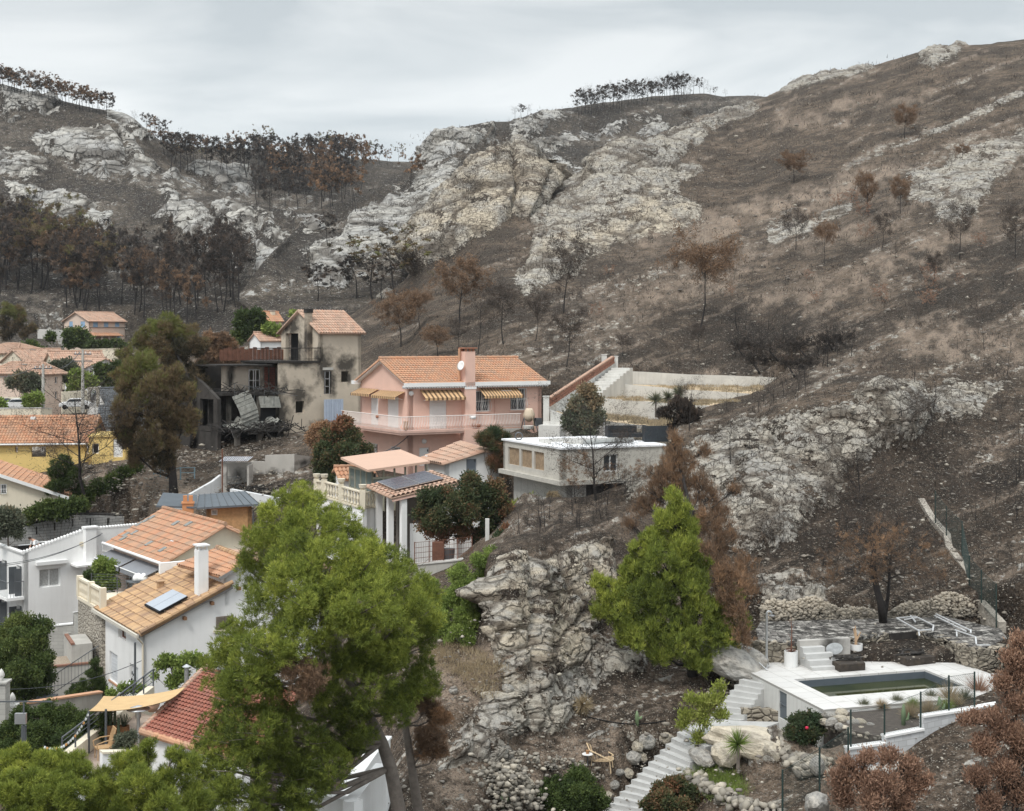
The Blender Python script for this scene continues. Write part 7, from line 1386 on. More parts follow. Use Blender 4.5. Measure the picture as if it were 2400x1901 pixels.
SOOTS=leafmat('sooty_stone',(.05,.044,.04),(.20,.18,.15),(.42,.37,.3),.95,0);np_mesh('stones',v,f,SOOTS,t,np.clip(ti*.6+(v[:,2]+.35)*.9,0,1))
H2=House.__new__(House);H2.o=AT(1868,1508,-12.2);H2.o.z=-13;H2.th=math.radians(14);H2.c,H2.s=math.cos(H2.th),math.sin(H2.th);H2.t=thing('stair_block','small concrete steps against a parapet with a pale ring in black soot','stairs',H2.o,H2.th)
Lb=H2.L1(1986);hb=.95;mb=MB();mb.box(0,-.25,0,Lb,0,hb);mb.build('parapet',burntmat('sooty_parapet',(.50,.48,.45),[(0,Lb*.62,.55,.75,.75)]),H2.t)
mb=MB()
for k in range(4):mb.box(0,-.55-k*.28,0,1.05+.12*k if k else .95,-.251-k*.28-.002*k,hb-.22-k*.2)
mb.build('steps',STC,H2.t)
mb=MB();mb.lathe([(.01,0),(.3,0),(.3,.006)],(0,0,0),20);r_=mb.build('pale_scorch_ring',mat('ash_white',(.55,.57,.58),.9,.25,5),H2.t);r_.location=(Lb*.68,-.253,.56);r_.rotation_euler=(math.radians(90),0,0);r_.scale=(1.25,.8,1)
def charbed(label,pts,z0,h,m2=None):
 Q=[AT(x,y,z0+h)for x,y in pts];t=thing('charred_lounger',label,'lounger',Q[0]-Vector((0,0,h)));mb=MB();o=Q[0]
 mb.poly([q-o for q in Q],(0,0,h));mb.build('base',mat('charred_timber',(.05,.042,.036),.9,.4,5,dirt=.4,dirtcol=(.16,.12,.08),bump=.5),t,bevel=.03);mb=MB()
 c=sum((q-o for q in Q),Vector())/len(Q)
 for k in range(26):mb.beam(c+Vector((rnd.uniform(-.7,.7),rnd.uniform(-.4,.4),h+.03)),c+Vector((rnd.uniform(-.7,.7),rnd.uniform(-.4,.4),h+rnd.uniform(.02,.18))),.07,.03)
 mb.build('burnt_springs',CHAR,t)
ZD=-13.
charbed('burnt brown lounger base left standing on the white pool deck',[q_(885,500),q_(990,560),q_(1155,548),q_(1090,487)],ZD,.3)
charbed('black burnt lounger platform in the sooty corner',[q_(1280,478),q_(1420,525),q_(1600,505),q_(1440,455)],ZD,.3)
slab('soot_patch',[(2060,1560,56.2),(2150,1561,55.8),(2260,1572,54.6),(2220,1545,57),(2130,1520,58),(2070,1530,57.5)],CHAR,.02,label='black soot spread over the deck corner',cat='soot')if 0 else None
def planter(px,py,r,h,label,z=ZD):
 o=AT(px,py,z);t=thing('planter',label,'planter',o,0,'round white planters');mb=MB();mb.lathe([(r,0),(r,h),(r*.92,h),(r*.92,h-.08)],(0,0,0),24);mb.build('pot',mat('white_planter',(.72,.72,.71),.6,.04,2,dirt=.25),t,bevel=0);mb=MB();mb.tube([(0,0,h-.07),(0,0,h-.06)],r*.9,16);mb.build('soil',SOIL,t);return t,o
t1,o1_=planter(1854,1562,.27,.62,'white planter with a dead burnt stem left of the stair block')
mb=MB();mb.tube([(0,0,.5),(.03,0,1.2),(.0,0,2.)],[.03,.02,.008],5)
for k in range(6):a=k*1.7;mb.tube([(.02,0,.8+k*.17),(.15*math.cos(a),.15*math.sin(a),1.+k*.17)],.007,4)
for k in range(30):a=k*2.4;mb.tube([(.0,0,.58),(.2*math.cos(a),.2*math.sin(a),.62+.15*(k%4)/3)],.006,3)
mb.build('dead_stem',RUST,t1)
t2,o2_=planter(2006,1544,.27,.62,'white planter with a broken tan trunk right of the stair block');mb=MB();TAN=mat('dry_palm_tan',(.44,.30,.19),.85,.2,4)
mb.tube([(0,0,.5),(0,0,.95),(-.03,0,1.35)],[.07,.05,.02],7);mb.tube([(.02,0,.75),(.2,0,1.1)],[.05,.02],6);mb.tube([(-.02,0,.9),(-.1,0,1.25)],[.04,.015],6);mb.build('broken_trunk',TAN,t2)
t3,o3_=planter(2336,1624,.28,.65,'white planter standing at the right end of the pool deck')
t=thing('outdoor_shower','tall steel outdoor shower at the left corner of the pool deck','shower',AT(*q_(530,585),ZD));mb=MB();hs=2.2
mb.tube([(0,0,0),(0,0,hs)],.05,10);mb.build('column',ALU,t);mb=MB();mb.tube([(0,0,hs)]+[(.1-.1*math.cos(a*math.pi/8),0,hs+.08*math.sin(a*math.pi/8))for a in range(1,9)]+[(.2,0,hs-.08)],.03,8);mb.build('arm',ALU,t);mb=MB();mb.tube([(.2,0,hs-.08),(.2,0,hs-.11)],.12,16);mb.build('shower_head',ALU,t)
a=AT(*q_(535,595),ZD+.03);b=P(*q_(378,455),a.y+.8);mb=MB();mb.tube([Vector(),b-a],.025,6);o_=mb.build('steel_tube',ALU);o_.location=a;tag(o_,'steel tube leaning on the boulder left of the shower','tube')
t=thing('collapsed_frame','bent white aluminium pergola frame lying on the burnt terrace','metal frame',az(1350,265,zt));mb=MB();o_=az(1350,265,zt)
for x0,y0,x1,y1 in((1350,265,1490,345),(1350,265,1470,255),(1470,255,1580,310),(1490,345,1585,335),(1585,310,1580,345),(1440,250,1470,290),(1400,275,1480,262),(1490,340,1495,375),(1600,240,1820,345),(1590,250,1790,350),(1720,340,1850,385),(1850,385,1855,430),(1730,345,1732,380),(1860,435,1940,436),(1820,340,1820,360)):
 mb.beam(az(x0,y0,zt+.12+.1*rnd.random())-o_,az(x1,y1,zt+.08+.2*rnd.random())-o_,.06,.04)
mb.build('frame',mat('scorched_white_metal',(.55,.56,.57),.5,.15,3,dirt=.4),t)
t=thing('rattan_chair','small cane lounge chair on the stony ground','chair',hit(1411,1806),math.radians(80));t.scale=(1.12,1.12,1.12);mb=MB();o_=Vector()
CN=mat('pale_cane',(.62,.47,.30),.7,.1)
for k in range(9):u=k/8;mb.tube([(-.3+.6*u,-.3,.38),(-.28+.56*u,.25,.36),(-.26+.52*u,.38,.5+.3*math.sin(u*3.14))],.01,4)
for k in range(6):v_=-.3+k*.11;mb.tube([(-.3,v_,.38),(0,v_,.33),(.3,v_,.38)],.01,4)
mb.build('seat',CN,t);mb=MB();mb.tube([(-.34,-.32,.42),(-.38,0,.58),(-.28,.38,.72),(0,.5,.85),(.28,.38,.72),(.38,0,.58),(.34,-.32,.42),(0,-.36,.36),(-.34,-.32,.42)],.022,6)
for k in range(9):a_2=k/8*math.pi;mb.tube([(-.3*math.cos(a_2),.32*math.sin(a_2)*.9,.38),(-.34*math.cos(a_2),.46*math.sin(a_2),.62+.2*math.sin(a_2))],.01,4)
mb.build('backrest',CN,t)
for x,y in((-.28,-.28),(.28,-.28),(-.25,.3),(.25,.3)):mb=MB();mb.tube([(x-.04,y,.4),(x*1.15-.05,y*1.15,.02),(x*1.15+.05,y*1.15,.02),(x+.04,y,.4)],.014,5);mb.build('leg',CN,t)
t['ground']=1
RCH=t
t=thing('side_table','small white round table beside the cane chair','table',hit(1377,1796));mb=MB();mb.tube([(0,0,.42),(0,0,.44)],.2,18);mb.build('table_top',WPAINT,t);mb=MB();mb.tube([(0,0,0),(0,0,.42)],.02,6);mb.build('leg',GREYM,t);RTB=t
mb=MB();mb.lathe([(.05,0),(.07,.12),(.06,.12)],(0,0,0),12);o_=mb.build('small_pot',TER);o_.location=(0,0,0);RPT=o_;tag(o_,'little clay pot standing on the white side table','pot')
for o in(RCH,RTB):
 o.location.z+=.01
RPT.location=RTB.location+Vector((0,0,.44))
mb=MB();mb.tube([az(560+0,0,-1)*0+(AT(1000+(1000+k*62)/2.624-0,1250+(1135+45*math.sin(k/8*3.1))/2.624,-14.2))for k in range(9)],.02,5)
hs=[hit(1000+(990+k*60)/2.624,1250+(1135+45*math.sin(k/8*2.6))/2.624)for k in range(9)];mb=MB();mb.tube([h+Vector((0,0,.04))-hs[0]for h in hs],.022,5);o_=mb.build('hose',DARK);o_.location=hs[0];tag(o_,'black irrigation hose lying below the cliff','hose')
for i,(x,y,r,lb)in enumerate(((935,885,.26,'ochre boulder topmost at the pool wall corner'),(1005,865,.3,'pale boulder heaped beside the pool wall corner'),(930,925,.28,'flat pale boulder low at the pool wall corner'),(990,905,.28,'rounded boulder in the middle of the heap by the pool wall'),(995,955,.26,'grey-cream boulder at the foot of the heap'),(1060,905,.2,'smooth cream boulder right of the heap'),(1080,930,.26,'wide cream boulder above the rubble slope'),(1130,925,.24,'pale boulder at the edge of the dark planting bed'),(1065,975,.24,'angular boulder beside a fence post'),(1140,985,.28,'large pale boulder right of the fence post'),(1190,945,.2,'small pale boulder under the planting bed'),(1205,1010,.3,'broad pale boulder lowest beside the block wall'),(1240,985,.2,'pale boulder touching the block wall step'),(890,920,.2,'small pale stone against the white wall'),(255,1235,.24,'lone pale stone on the lower garden slope'))):
 p=hit(*q_(x,y));p=p if p is not None else AT(*q_(x,y),-13.4);zz=-13.1-.1*max(0,(y-900)/40)if i<14 else p.z;p=AT(*q_(x,y),zz)if i<14 else p;boulder(p,r,lb,sc=(1.1,1,.85),k=i%6)
rubs=[];rg=np.random.default_rng(8)
for k in range(5):
 x,y=rg.uniform(860,1290),rg.uniform(930,1080);p=hit(*q_(x,y));
 if p is not None and(y-930)>(x-860)*.0-20:rubs.append((p.x,p.y,p.z+.02))
ra=[AT(*v,-13.2)for v in((1928,1676),(1995,1714),(2082,1733))];rb_=[AT(1922,1752,-14.55),AT(1990,1790,-14.5),AT(2072,1785,-14.2)]
mb=MB()
for i in(0,1):mb.poly([ra[i]-ra[0],rb_[i]-ra[0],rb_[i+1]-ra[0],ra[i+1]-ra[0]],(0,.3,-.4))
o_=mb.build('ground',mat('stony_soil',(.24,.2,.15),.95,.3,5,dirt=.5,bump=.8,bscale=12));o_.location=ra[0];tag(o_,kind='structure');rubs=[]
for k in range(1100):
 u=rg.random()*2;i=min(int(u),1);w_=rg.random();p=ra[i].lerp(ra[i+1],u-i).lerp(rb_[i].lerp(rb_[i+1],u-i),w_);rubs.append((p.x,p.y,p.z+.05))
rubs=np.array(rubs)
v,f,ti=stones_np(rubs,rg.uniform(.05,.15,len(rubs)),9);o_=np_mesh('rubble',v,f,STT,None,ti);tag(o_,'pale rubble spilling below the pool garden boulders','rubble',kind='stuff')
boulder(P(*q_(300,540),55.6),1.25,'big grey boulder beneath the pine at the left of the pool deck',k=2,sc=(1.2,.9,.75));boulder(P(*q_(430,520),55.9),.7,'grey boulder touching the deck corner behind the leaning tube',k=0,sc=(1.2,.8,.9))
boulder(P(*q_(450,1060),49.6),1.25,'huge ochre rock in the garden left of the oleander',k=1,sc=(1.6,.9,.75));boulder(P(*q_(580,1110),49.),.75,'pale rounded rock right of the huge ochre rock',k=3,sc=(1.3,.9,.9));boulder(P(*q_(280,1110),49.3),.7,'ochre rock at the left foot of the huge one',k=5)
boulder(P(*q_(120,1140),50.),.55,'grey flat rock between the stairs and the ochre rock',k=2,sc=(1.5,.8,.7));boulder(P(*q_(850,1200),46.5),.5,'upright grey rock in the low dry wall',k=4,sc=(.7,.7,1.1));boulder(P(*q_(850,1440),41.5),.7,'grey slab rock at the bottom edge by the fence',k=2,sc=(1.4,.7,.8))
for i,(x,y,r,lb)in enumerate(((165,980,.22,'cream stone lying alone on the brown slope'),(1475,1285,.38,'grey boulder beside the top of the lower flight'),(1345,1300,.42,'brown-grey boulder left of the lower flight'),(1290,1330,.3,'smaller boulder next to the brown-grey one'),(1270,1395,.38,'pale ochre boulder over the cane chair side of the stairs'),(1320,1390,.3,'cream boulder edging the middle of the lower flight'),(1185,1480,.2,'small cream boulder behind the cane chair'),(1240,1490,.26,'grey boulder edging the stairs near the shrub'),(1150,1560,.24,'stone at the stair edge above the round shrub'),(620,1560,.3,'whitish stone on top of the dark rubble pile'),(500,970,.28,'grey round stone at the foot of the cliff'),(1110,1625,.26,'grey stone wedged between shrub and stairs'),(1640,1380,.4,'long grey stone right of the lower flight'))):
 p=hit(1000+x/2.624,1250+y/2.624);boulder(p+Vector((0,0,r*.3)),r,lb,'garden boulders by the lower flight',k=i%6)
def stone_line(label,pts,n,r0,r1,seed,spread=.25):
 rg=np.random.default_rng(seed);Q=[hit(*p)for p in pts];o=Q[0].copy();t=thing('dry_stone_wall',label,'wall',o);C_=[]
 for k in range(n):
  u=rg.random()*(len(Q)-1);i=int(u);p=Q[i].lerp(Q[i+1],u-i);C_.append((p.x+rg.normal(0,spread)-o.x,p.y+rg.normal(0,spread)-o.y,p.z-o.z+rg.uniform(-.05,.35)))
 v,f,ti=stones_np(np.array(C_),rg.uniform(r0,r1,n),seed);np_mesh('stones',v,f,STT,t,ti)
stone_line('low dry stone wall curving through the lower right garden',[q_(-10,1260),q_(80,1310),q_(150,1370),q_(260,1410),(1740,1895),(1830,1925)],260,.1,.24,1,.18)
stone_line('dark grey rubble pile left of the round shrub',[(1150,1800),(1180,1850),(1210,1900)],900,.05,.15,2,.55)
stone_line('rough stone edging left of the upper stair flight',[(1722,1590),(1690,1620),(1660,1650)],90,.08,.18,3,.15)
stone_line('rough dry wall at the lower left of the fence by the rust-red shrub',[(1862,1790),(1890,1810),(1925,1800)],160,.12,.26,4,.25)
stone_line('scattered edging stones of the stony seating plateau',[(1190,1775),(1260,1800),(1330,1795),(1420,1822)],120,.06,.14,5,.15)
def _perp(d,rg):
 r=rg.normal(size=d.shape);p=np.cross(d,r);return p/(np.linalg.norm(p,axis=1,keepdims=True)+1e-9)
def blades(c,d,L,w,rg,broad=False):
 p=_perp(d,rg)*(w/2)[:,None];tip=c+d*L[:,None]
 if broad:m=c+d*(L*.5)[:,None];V=np.stack([c,m+p,tip,m-p],1)
 else:V=np.stack([c+p,c-p,tip],1)
 k=V.shape[1];return V.reshape(-1,3),np.arange(len(c)*k).reshape(-1,k)
def crown(blobs,n,L,w,seed=0,broad=False,up=.5,sub=9,shell=.55,subr=.42,squash=.85):
 """leaf faces gathered on small puffs that sit on the shells of larger blobs (x,y,z,r,tint)"""
 rg=np.random.default_rng(seed);B=np.array([b[:5]for b in blobs],float)
 S=np.repeat(B,sub,0);u=rg.normal(size=(len(S),3));u/=np.linalg.norm(u,axis=1,keepdims=True);u[:,2]=u[:,2]*squash+.1
 cc=S[:,:3]+u*(S[:,3]*rg.uniform(.5,.85,len(S)))[:,None];rr=S[:,3]*subr*rg.uniform(.6,1.25,len(S));tt=S[:,4]+rg.normal(0,.15,len(S))
 wgt=rr**2;q=6 if broad else 13;m=n//q;n=m*q;k=rg.choice(len(S),m,p=wgt/wgt.sum());d=rg.normal(size=(m,3));d/=np.linalg.norm(d,axis=1,keepdims=True)
 pos=cc[k]+d*(rr[k]*rg.uniform(shell,1.05,m))[:,None]*np.array([1,1,1.5 if up>=1.5 else .85]);k=np.repeat(k,q);d=np.repeat(d,q,0);tj=np.repeat(rg.normal(0,.13,m),q);pos=np.repeat(pos,q,0)+rg.normal(0,L*(.55 if broad else .25),(n,3));dd=d+np.array([0,0,up])+rg.normal(0,.75,(n,3));dd/=np.linalg.norm(dd,axis=1,keepdims=True)
 l=L*rg.uniform(.6,1.3,n);V,Fc=blades(pos,dd,l,np.full(n,w)*rg.uniform(.7,1.3,n),rg,broad)
 ti=np.clip(np.repeat(tt[k]+tj+rg.normal(0,.07,n),Fc.shape[1]),0,1);return V,Fc,ti
def twigmesh(S,E,r0,r1):
 S,E=np.array(S),np.array(E);d=E-S;d/=np.linalg.norm(d,axis=1,keepdims=True)+1e-9
 a=np.cross(d,np.where(np.abs(d[:,2:3])>.9,[[1.,0,0]],[[0,0,1.]]));a/=np.linalg.norm(a,axis=1,keepdims=True);b=np.cross(d,a);r0=np.array(r0)[:,None];r1=np.array(r1)[:,None]
 V=[]
 for C_,r in((S,r0),(E,r1)):
  for q in range(3):an=q*2.094;V.append(C_+(a*math.cos(an)+b*math.sin(an))*r)
 V=np.stack(V,1);i=(np.arange(len(S))*6)[:,None];Fc=np.concatenate([i+np.array([[q,(q+1)%3,(q+1)%3+3,q+3]])for q in range(3)]);return V.reshape(-1,3),Fc
def skeleton(H,seed,nb=12,spread=.33,h0=.35,up=.6,lev=3,r=.02,bend=.06,profile=None,stems=1):
 """branching segments; returns arrays and the outer tips"""
 rg=np.random.default_rng(seed);S,E,A,B,tips=[],[],[],[],[]
 def seg(a,b,ra,rb):S.append(a);E.append(b);A.append(ra);B.append(rb)
 def grow(p,d,L,rad,l):
  n=3;q=p
  for i in range(n):
   d=d+rg.normal(0,.12,3)+np.array([0,0,.07]);d/=np.linalg.norm(d);e=q+d*L/n;seg(q,e,rad*(1-i/n*.6),rad*(1-(i+1)/n*.6))
   if l>0:
    for k in range(2 if l>1 else 2):dd=d+rg.normal(0,.55,3);dd/=np.linalg.norm(dd);grow(e,dd,L*rg.uniform(.35,.55),rad*.4,l-1)
   q=e
  if l<=1:tips.append(q)
 for s_ in range(stems):
  p=np.zeros(3);d=np.array([rg.normal(0,.05+.35*(stems>1)),rg.normal(0,.05+.35*(stems>1)),1.]);d/=np.linalg.norm(d);n=8;pts=[p]
  for i in range(n):d=d+np.append(rg.normal(0,bend,2),.02);d/=np.linalg.norm(d);p=p+d*H/n;pts.append(p)
  R=[H*r*(1-.85*i/n)for i in range(n+1)]
  for i in range(n):seg(pts[i],pts[i+1],R[i],R[i+1])
  for k in range(nb):
   t_=h0+(1-h0)*(k+rg.random()*.6)/nb;x=t_*n;i=min(int(x),n-1);q=pts[i]+(pts[i+1]-pts[i])*(x-i);a=k*2.4+rg.random();f=profile(t_)if profile else(1.05-.75*(t_-h0)/(1-h0))
   d2=np.array([math.cos(a),math.sin(a),up+rg.normal(0,.15)]);d2/=np.linalg.norm(d2);grow(q,d2,H*spread*f,R[i]*.45,lev-1)
 return S,E,A,B,np.array(tips)
BARK=mat('grey_bark',(.17,.145,.125),.95,.25,6,dirt=.4,bump=.8,bscale=14);BARKB=mat('burnt_bark',(.035,.031,.03),.95,.35,5,dirt=.3,dirtcol=(.09,.08,.075),bump=.6)
LG=leafmat('pine_needles',(.075,.10,.026),(.19,.235,.045),(.38,.41,.08),trans=.18);LR=leafmat('rust_needles',(.10,.072,.052),(.20,.13,.085),(.36,.215,.12),trans=.08);LB=leafmat('charred_needles',(.03,.027,.025),(.065,.053,.045),(.13,.09,.066),trans=0)  # lightest pine tint carries the sunlit look of crown tops
LM=leafmat('half_scorched_needles',(.05,.048,.03),(.20,.14,.08),(.17,.19,.055));LD=leafmat('dark_leaves',(.04,.062,.022),(.085,.12,.036),(.16,.19,.055));LL=leafmat('fresh_leaves',(.10,.145,.04),(.20,.27,.065),(.33,.39,.11))
LO=leafmat('olive_leaves',(.09,.105,.07),(.16,.175,.12),(.30,.22,.13));LRR=leafmat('red_brown_leaves',(.16,.10,.07),(.30,.18,.125),(.44,.28,.19),trans=.15);LGR=leafmat('dry_grass',(.27,.21,.13),(.38,.30,.19),(.48,.41,.29))
LDR=leafmat('leaves_with_rust',(.045,.07,.035),(.085,.10,.045),(.26,.13,.075));LY=leafmat('yellow_green_leaves',(.16,.20,.04),(.28,.32,.07),(.38,.40,.12))
TPL={}
def template(kind,v,H,n,L,w,lm,bm,shape='pine',lev=2,nb=11,sparse=False,thin=1.):
 rg=np.random.default_rng(v*31+len(kind));prof={'pine':lambda t:.55+.75*math.sin(max(0,t-.3)*4.0),'cone':lambda t:1.25-t,'umbrella':lambda t:.5+.8*t,'shrub':lambda t:1.}[shape]
 h0={'pine':.42,'cone':.2,'umbrella':.62,'shrub':.1}[shape];h0=.36 if kind=='big_bare' else h0;S,E,A,B,tips=skeleton(H,v*7+3,nb,{'pine':.27,'cone':.3,'umbrella':.36,'shrub':.5}[shape],h0,.55,lev,.016*thin,.05,prof,1)
 V,Fc=twigmesh(S,E,A,B);m1=np_mesh('trunk',V,Fc,bm);cr_=None
 if n:
  if sparse:k=rg.choice(len(tips),n);c=tips[k]+rg.normal(0,H*.025,(n,3));d=rg.normal(0,1,(n,3))+[0,0,.4];d/=np.linalg.norm(d,axis=1,keepdims=True);V,Fc=blades(c,d,L*rg.uniform(.5,1.3,n),np.full(n,w),rg);ti=np.clip(np.repeat(rg.normal(.5,.2,n),3),0,1)
  else:bl=[(*t_,H*rg.uniform(.07,.115),rg.uniform(.25,.75))for t_ in tips[rg.choice(len(tips),min(len(tips),26),replace=False)]];V,Fc,ti=crown(bl,n,L,w,v,sub=4)
  cr_=np_mesh('crown',V,Fc,lm,None,ti)
 ms=(m1.data,cr_.data if cr_ else None,H)
 for o in(m1,cr_):
  if o:bpy.data.objects.remove(o)
 TPL.setdefault(kind,[]).append(ms)
def plant(name,kind,base,h,label,cat='tree',group=None,wide=1.,v=None,crownname='crown'):
 L_=TPL[kind];m1,m2,H0=L_[random.randrange(len(L_))if v is None else v%len(L_)];s=h/H0
 e=thing(name,label,cat,base-Vector((0,0,.02*h)),random.uniform(0,6.28),group);e.scale=(s*wide,s*wide,s)
 o=bpy.data.objects.new('trunk' if cat=='tree' else 'stem',m1);COL.objects.link(o);o.parent=e
 if m2:o=bpy.data.objects.new(crownname,m2);COL.objects.link(o);o.parent=e
 return e
random.seed(5)
for v in range(4):
 template('far_rust',v,10,1500,.55,.26,LR,BARKB,'pine' if v%2 else 'umbrella');template('far_black',v,10,1300,.55,.24,LB,BARKB,'pine');template('far_bare',v,10,260,.6,.1,LB,BARKB,'pine',lev=3,nb=9,sparse=True)
 template('mid_rust',v,8,10000,.34,.075,LR,BARKB,'pine' if v%2 else 'umbrella',lev=3,nb=15,sparse=True);template('mid_black',v,8,5500,.3,.06,LB,BARKB,'pine',lev=3,nb=14,sparse=True)
 template('shrub_bare',v,1.6,0,0,0,None,BARKB,'shrub',lev=3,nb=8,thin=.8);template('shrub_black',v,2,500,.16,.035,LB,BARKB,'shrub',lev=2,nb=12,sparse=True,thin=.7)
for v in range(2):
 template('forest_black',v,11,3200,.5,.12,LB,BARKB,'pine',lev=3,nb=10);template('forest_rust',v,11,3200,.5,.12,LR,BARKB,'pine',lev=3,nb=10);template('forest_mix',v,11,3200,.5,.12,LM,BARKB,'umbrella',lev=3,nb=10);template('far_green',v,9,800,.5,.2,LM,BARKB,'umbrella')
 template('shrub_rust',v,2,1400,.16,.035,LRR,BARKB,'shrub',lev=2,nb=10,sparse=True,thin=.7);template('big_bare',v,8,9000,.22,.022,LB,BARKB,'umbrella',lev=4,nb=15,sparse=True,thin=1.1);template('near_bare',v,7,5200,.2,.022,LB,BARKB,'pine',lev=4,nb=13,sparse=True,thin=.9)
def row(kinds,pts,label,group,name='burnt_pine',wide=1.):
 for i,(x,yb,yt)in enumerate(pts):
  p=hit(x,yb)
  if p is None:
   for dy in range(2,60,2):
    p=hit(x,yb+dy)
    if p is not None:break
  if p is None:continue
  plant(name,kinds[i%len(kinds)],p,(yb-yt)/F*p.y,label,'tree',group,wide*random.uniform(.85,1.2))
rr=random.Random(11)
def ridge(L,x):
 for(x0,y0),(x1,y1)in zip(L,L[1:]):
  if x0<=x<=x1:return y0+(y1-y0)*(x-x0)/(x1-x0)
 return L[-1][1]
RL=[(0,202),(73,222),(176,248),(258,268),(316,290),(380,340),(450,360),(600,362),(670,362),(740,366),(797,374),(899,382),(960,386)]
row(['far_rust','far_black','far_rust','far_bare','far_rust'],[(x,ridge(RL,x)+rr.uniform(0,8),ridge(RL,x)-rr.uniform(30,48))for x in range(2,256,8)],'scorched pine in the row on the left hill crest','pines on the left crest',wide=1.25)
row(['far_bare','far_black','far_rust'],[(316,288,262),(342,312,272),(352,318,278),(364,324,282),(376,332,285)],'blackened pine on the rocky step of the left crest','pines on the left crest step')
row(['far_rust','far_black','far_black','far_bare','far_green','far_black'],[(x,ridge(RL,x)+rr.uniform(10,55),ridge(RL,x)-rr.uniform(5,38))for x in[388+k*7.5+rr.uniform(-3,3)for k in range(34)]],'scorched pine in the wood on the saddle behind the left hill','pines on the left saddle',wide=1.1)
row(['far_black','far_rust','far_black','far_bare','far_rust','far_black'],[(rr.uniform(600,850),y,y-(rr.uniform(38,55)if y<410 else rr.uniform(60,92)))for y in[374+k*2.1 for k in range(60)]],'charred pine in the burnt wood of the central gully','pines of the central gully',wide=.95)
row(['far_green','far_black','far_rust'],[(622,372,312),(655,375,328),(728,382,332),(762,378,326),(785,380,338),(805,378,336),(825,380,340),(840,380,347),(860,382,340),(875,383,342),(889,384,342),(908,388,355),(935,384,346)],'small pine standing on the far saddle skyline','skyline pines of the saddle')
row(['far_bare','far_black','far_bare'],[(1200+x/2.847,100+yb/2.847,100+yt/2.847)for x,yb,yt in[(20,500,420),(60,490,405),(105,490,420)]+[(445+k*16+rr.uniform(-6,6),(465-k*2.4)+rr.uniform(-12,25),(465-k*2.4)-rr.uniform(95,150))for k in range(46)]+[(1150,350,240),(1190,348,238),(1210,345,242),(1255,345,250),(1280,345,255),(1320,355,295),(1355,355,302),(1425,358,310)]],'burnt pine in the row on the central hill crest','pines on the central crest')
FR=[(0,690),(120,705),(250,742),(330,752),(420,760),(500,750),(560,720)]
row(['forest_black','forest_black','forest_black','forest_black','far_bare','forest_rust'],[(x,ridge(FR,x)+dy,ridge(FR,x)+dy-rr.uniform(115,160))for k in range(38)for x,dy in[(rr.uniform(150,560),rr.uniform(-75,15))]],'tall charred pine in the wood above the village','pines above the village',wide=.85)
row(['forest_rust','forest_black','forest_mix','forest_black'],[(x,ridge(FR,x)+dy,ridge(FR,x)+dy-rr.uniform(100,150))for k in range(30)for x,dy in[(rr.uniform(-20,200),rr.uniform(-80,10))]],'rust-brown scorched pine at the left end of the wood','rust pines at the left',wide=1.1)
ONE=[('far_black',745,705,632,1.5,'black spreading tree alone in the central gully above the burnt house'),('far_black',835,700,610,1.5,'dark pine left in the cluster below the central crag'),('far_green',872,702,585,1.6,'green-topped pine in the cluster below the central crag'),('far_green',925,690,585,1.7,'broad half-green pine at the right of the cluster below the crag'),('far_black',895,705,625,1.4,'black pine in front of the half-green cluster'),('far_green',953,582,536,1.3,'small green and brown pine on the pale central slope'),('far_rust',963,438,372,1.2,'rusty pine on the shoulder left of the central hill'),('far_black',768,575,510,1.2,'black bush-like tree in the cleft of the gully'),('mid_rust',1077,757,629,1.15,'rusty round pine left of centre on the burnt slope'),('mid_rust',940,813,707,1.2,'orange-rust pine just behind the burnt tower'),('mid_rust',985,770,695,1.,'small rusty pine right of the orange-rust one'),('mid_black',1321,735,584,1.,'slim black pine on the slope above the pink roof'),('mid_black',1180,807,679,1.,'dark brown pine above the pink house chimney'),('mid_black',1328,860,740,.9,'bare leaning pine behind the pink house right end'),('mid_black',1075,820,760,1.1,'low bare tree behind the pink ridge'),('mid_rust',1642,768,601,1.,'dense dark brown pine in the middle of the burnt slope'),('mid_black',1640,825,765,1.1,'stunted black tree below the dense brown pine'),('mid_rust',2120,325,259,1.1,'small orange pine high on the right slope'),('mid_rust',1861,428,367,1.5,'orange bushy pine beside the pale boulder on the slope'),('mid_rust',2035,506,421,.8,'slim rusty pine in the middle of the right slope'),('mid_black',1865,587,501,1.,'thin brown-black pine left of the slim rusty ones'),('mid_rust',1931,623,540,.7,'slim rusty pine on the lower right slope'),('mid_black',2248,607,495,.8,'bare black pine on the rocky right slope'),('mid_black',2067,584,506,.9,'bare twiggy pine between the slim rusty ones'),('mid_rust',2110,501,428,.9,'brown pine below the pale rock bands'),('mid_black',2187,668,600,1.,'small black tree on the dark scree'),('mid_black',2380,605,500,.9,'bare tree at the right edge of the slope'),('mid_rust',2255,375,345,1.5,'tiny rust-red bush under the pale band'),('mid_black',1610,290,262,1.5,'dark lone bush on the saddle right of the central crest'),('mid_black',1690,300,282,1.2,'low black bush near the upper ridge'),('mid_black',1255,800,700,.9,'thin black sapling on the slope left of the stairs'),('mid_black',1460,835,790,1.3,'low black brush just above the terrace walls'),('far_bare',1120,830,700,.7,'bare black trunk behind the pink house'),('mid_rust',1025,835,775,1.5,'brown bush behind the pink ridge left part'),('far_green',1010,660,640,1.,'small green tuft at the foot of the crag')]
for k,x,yb,yt,wd,lb in ONE:
 p=hit(x,yb)
 if p:plant('burnt_pine' if 'green' not in lb else 'pine',k,p,(yb-yt)/F*p.y,lb,'tree',None,wd)
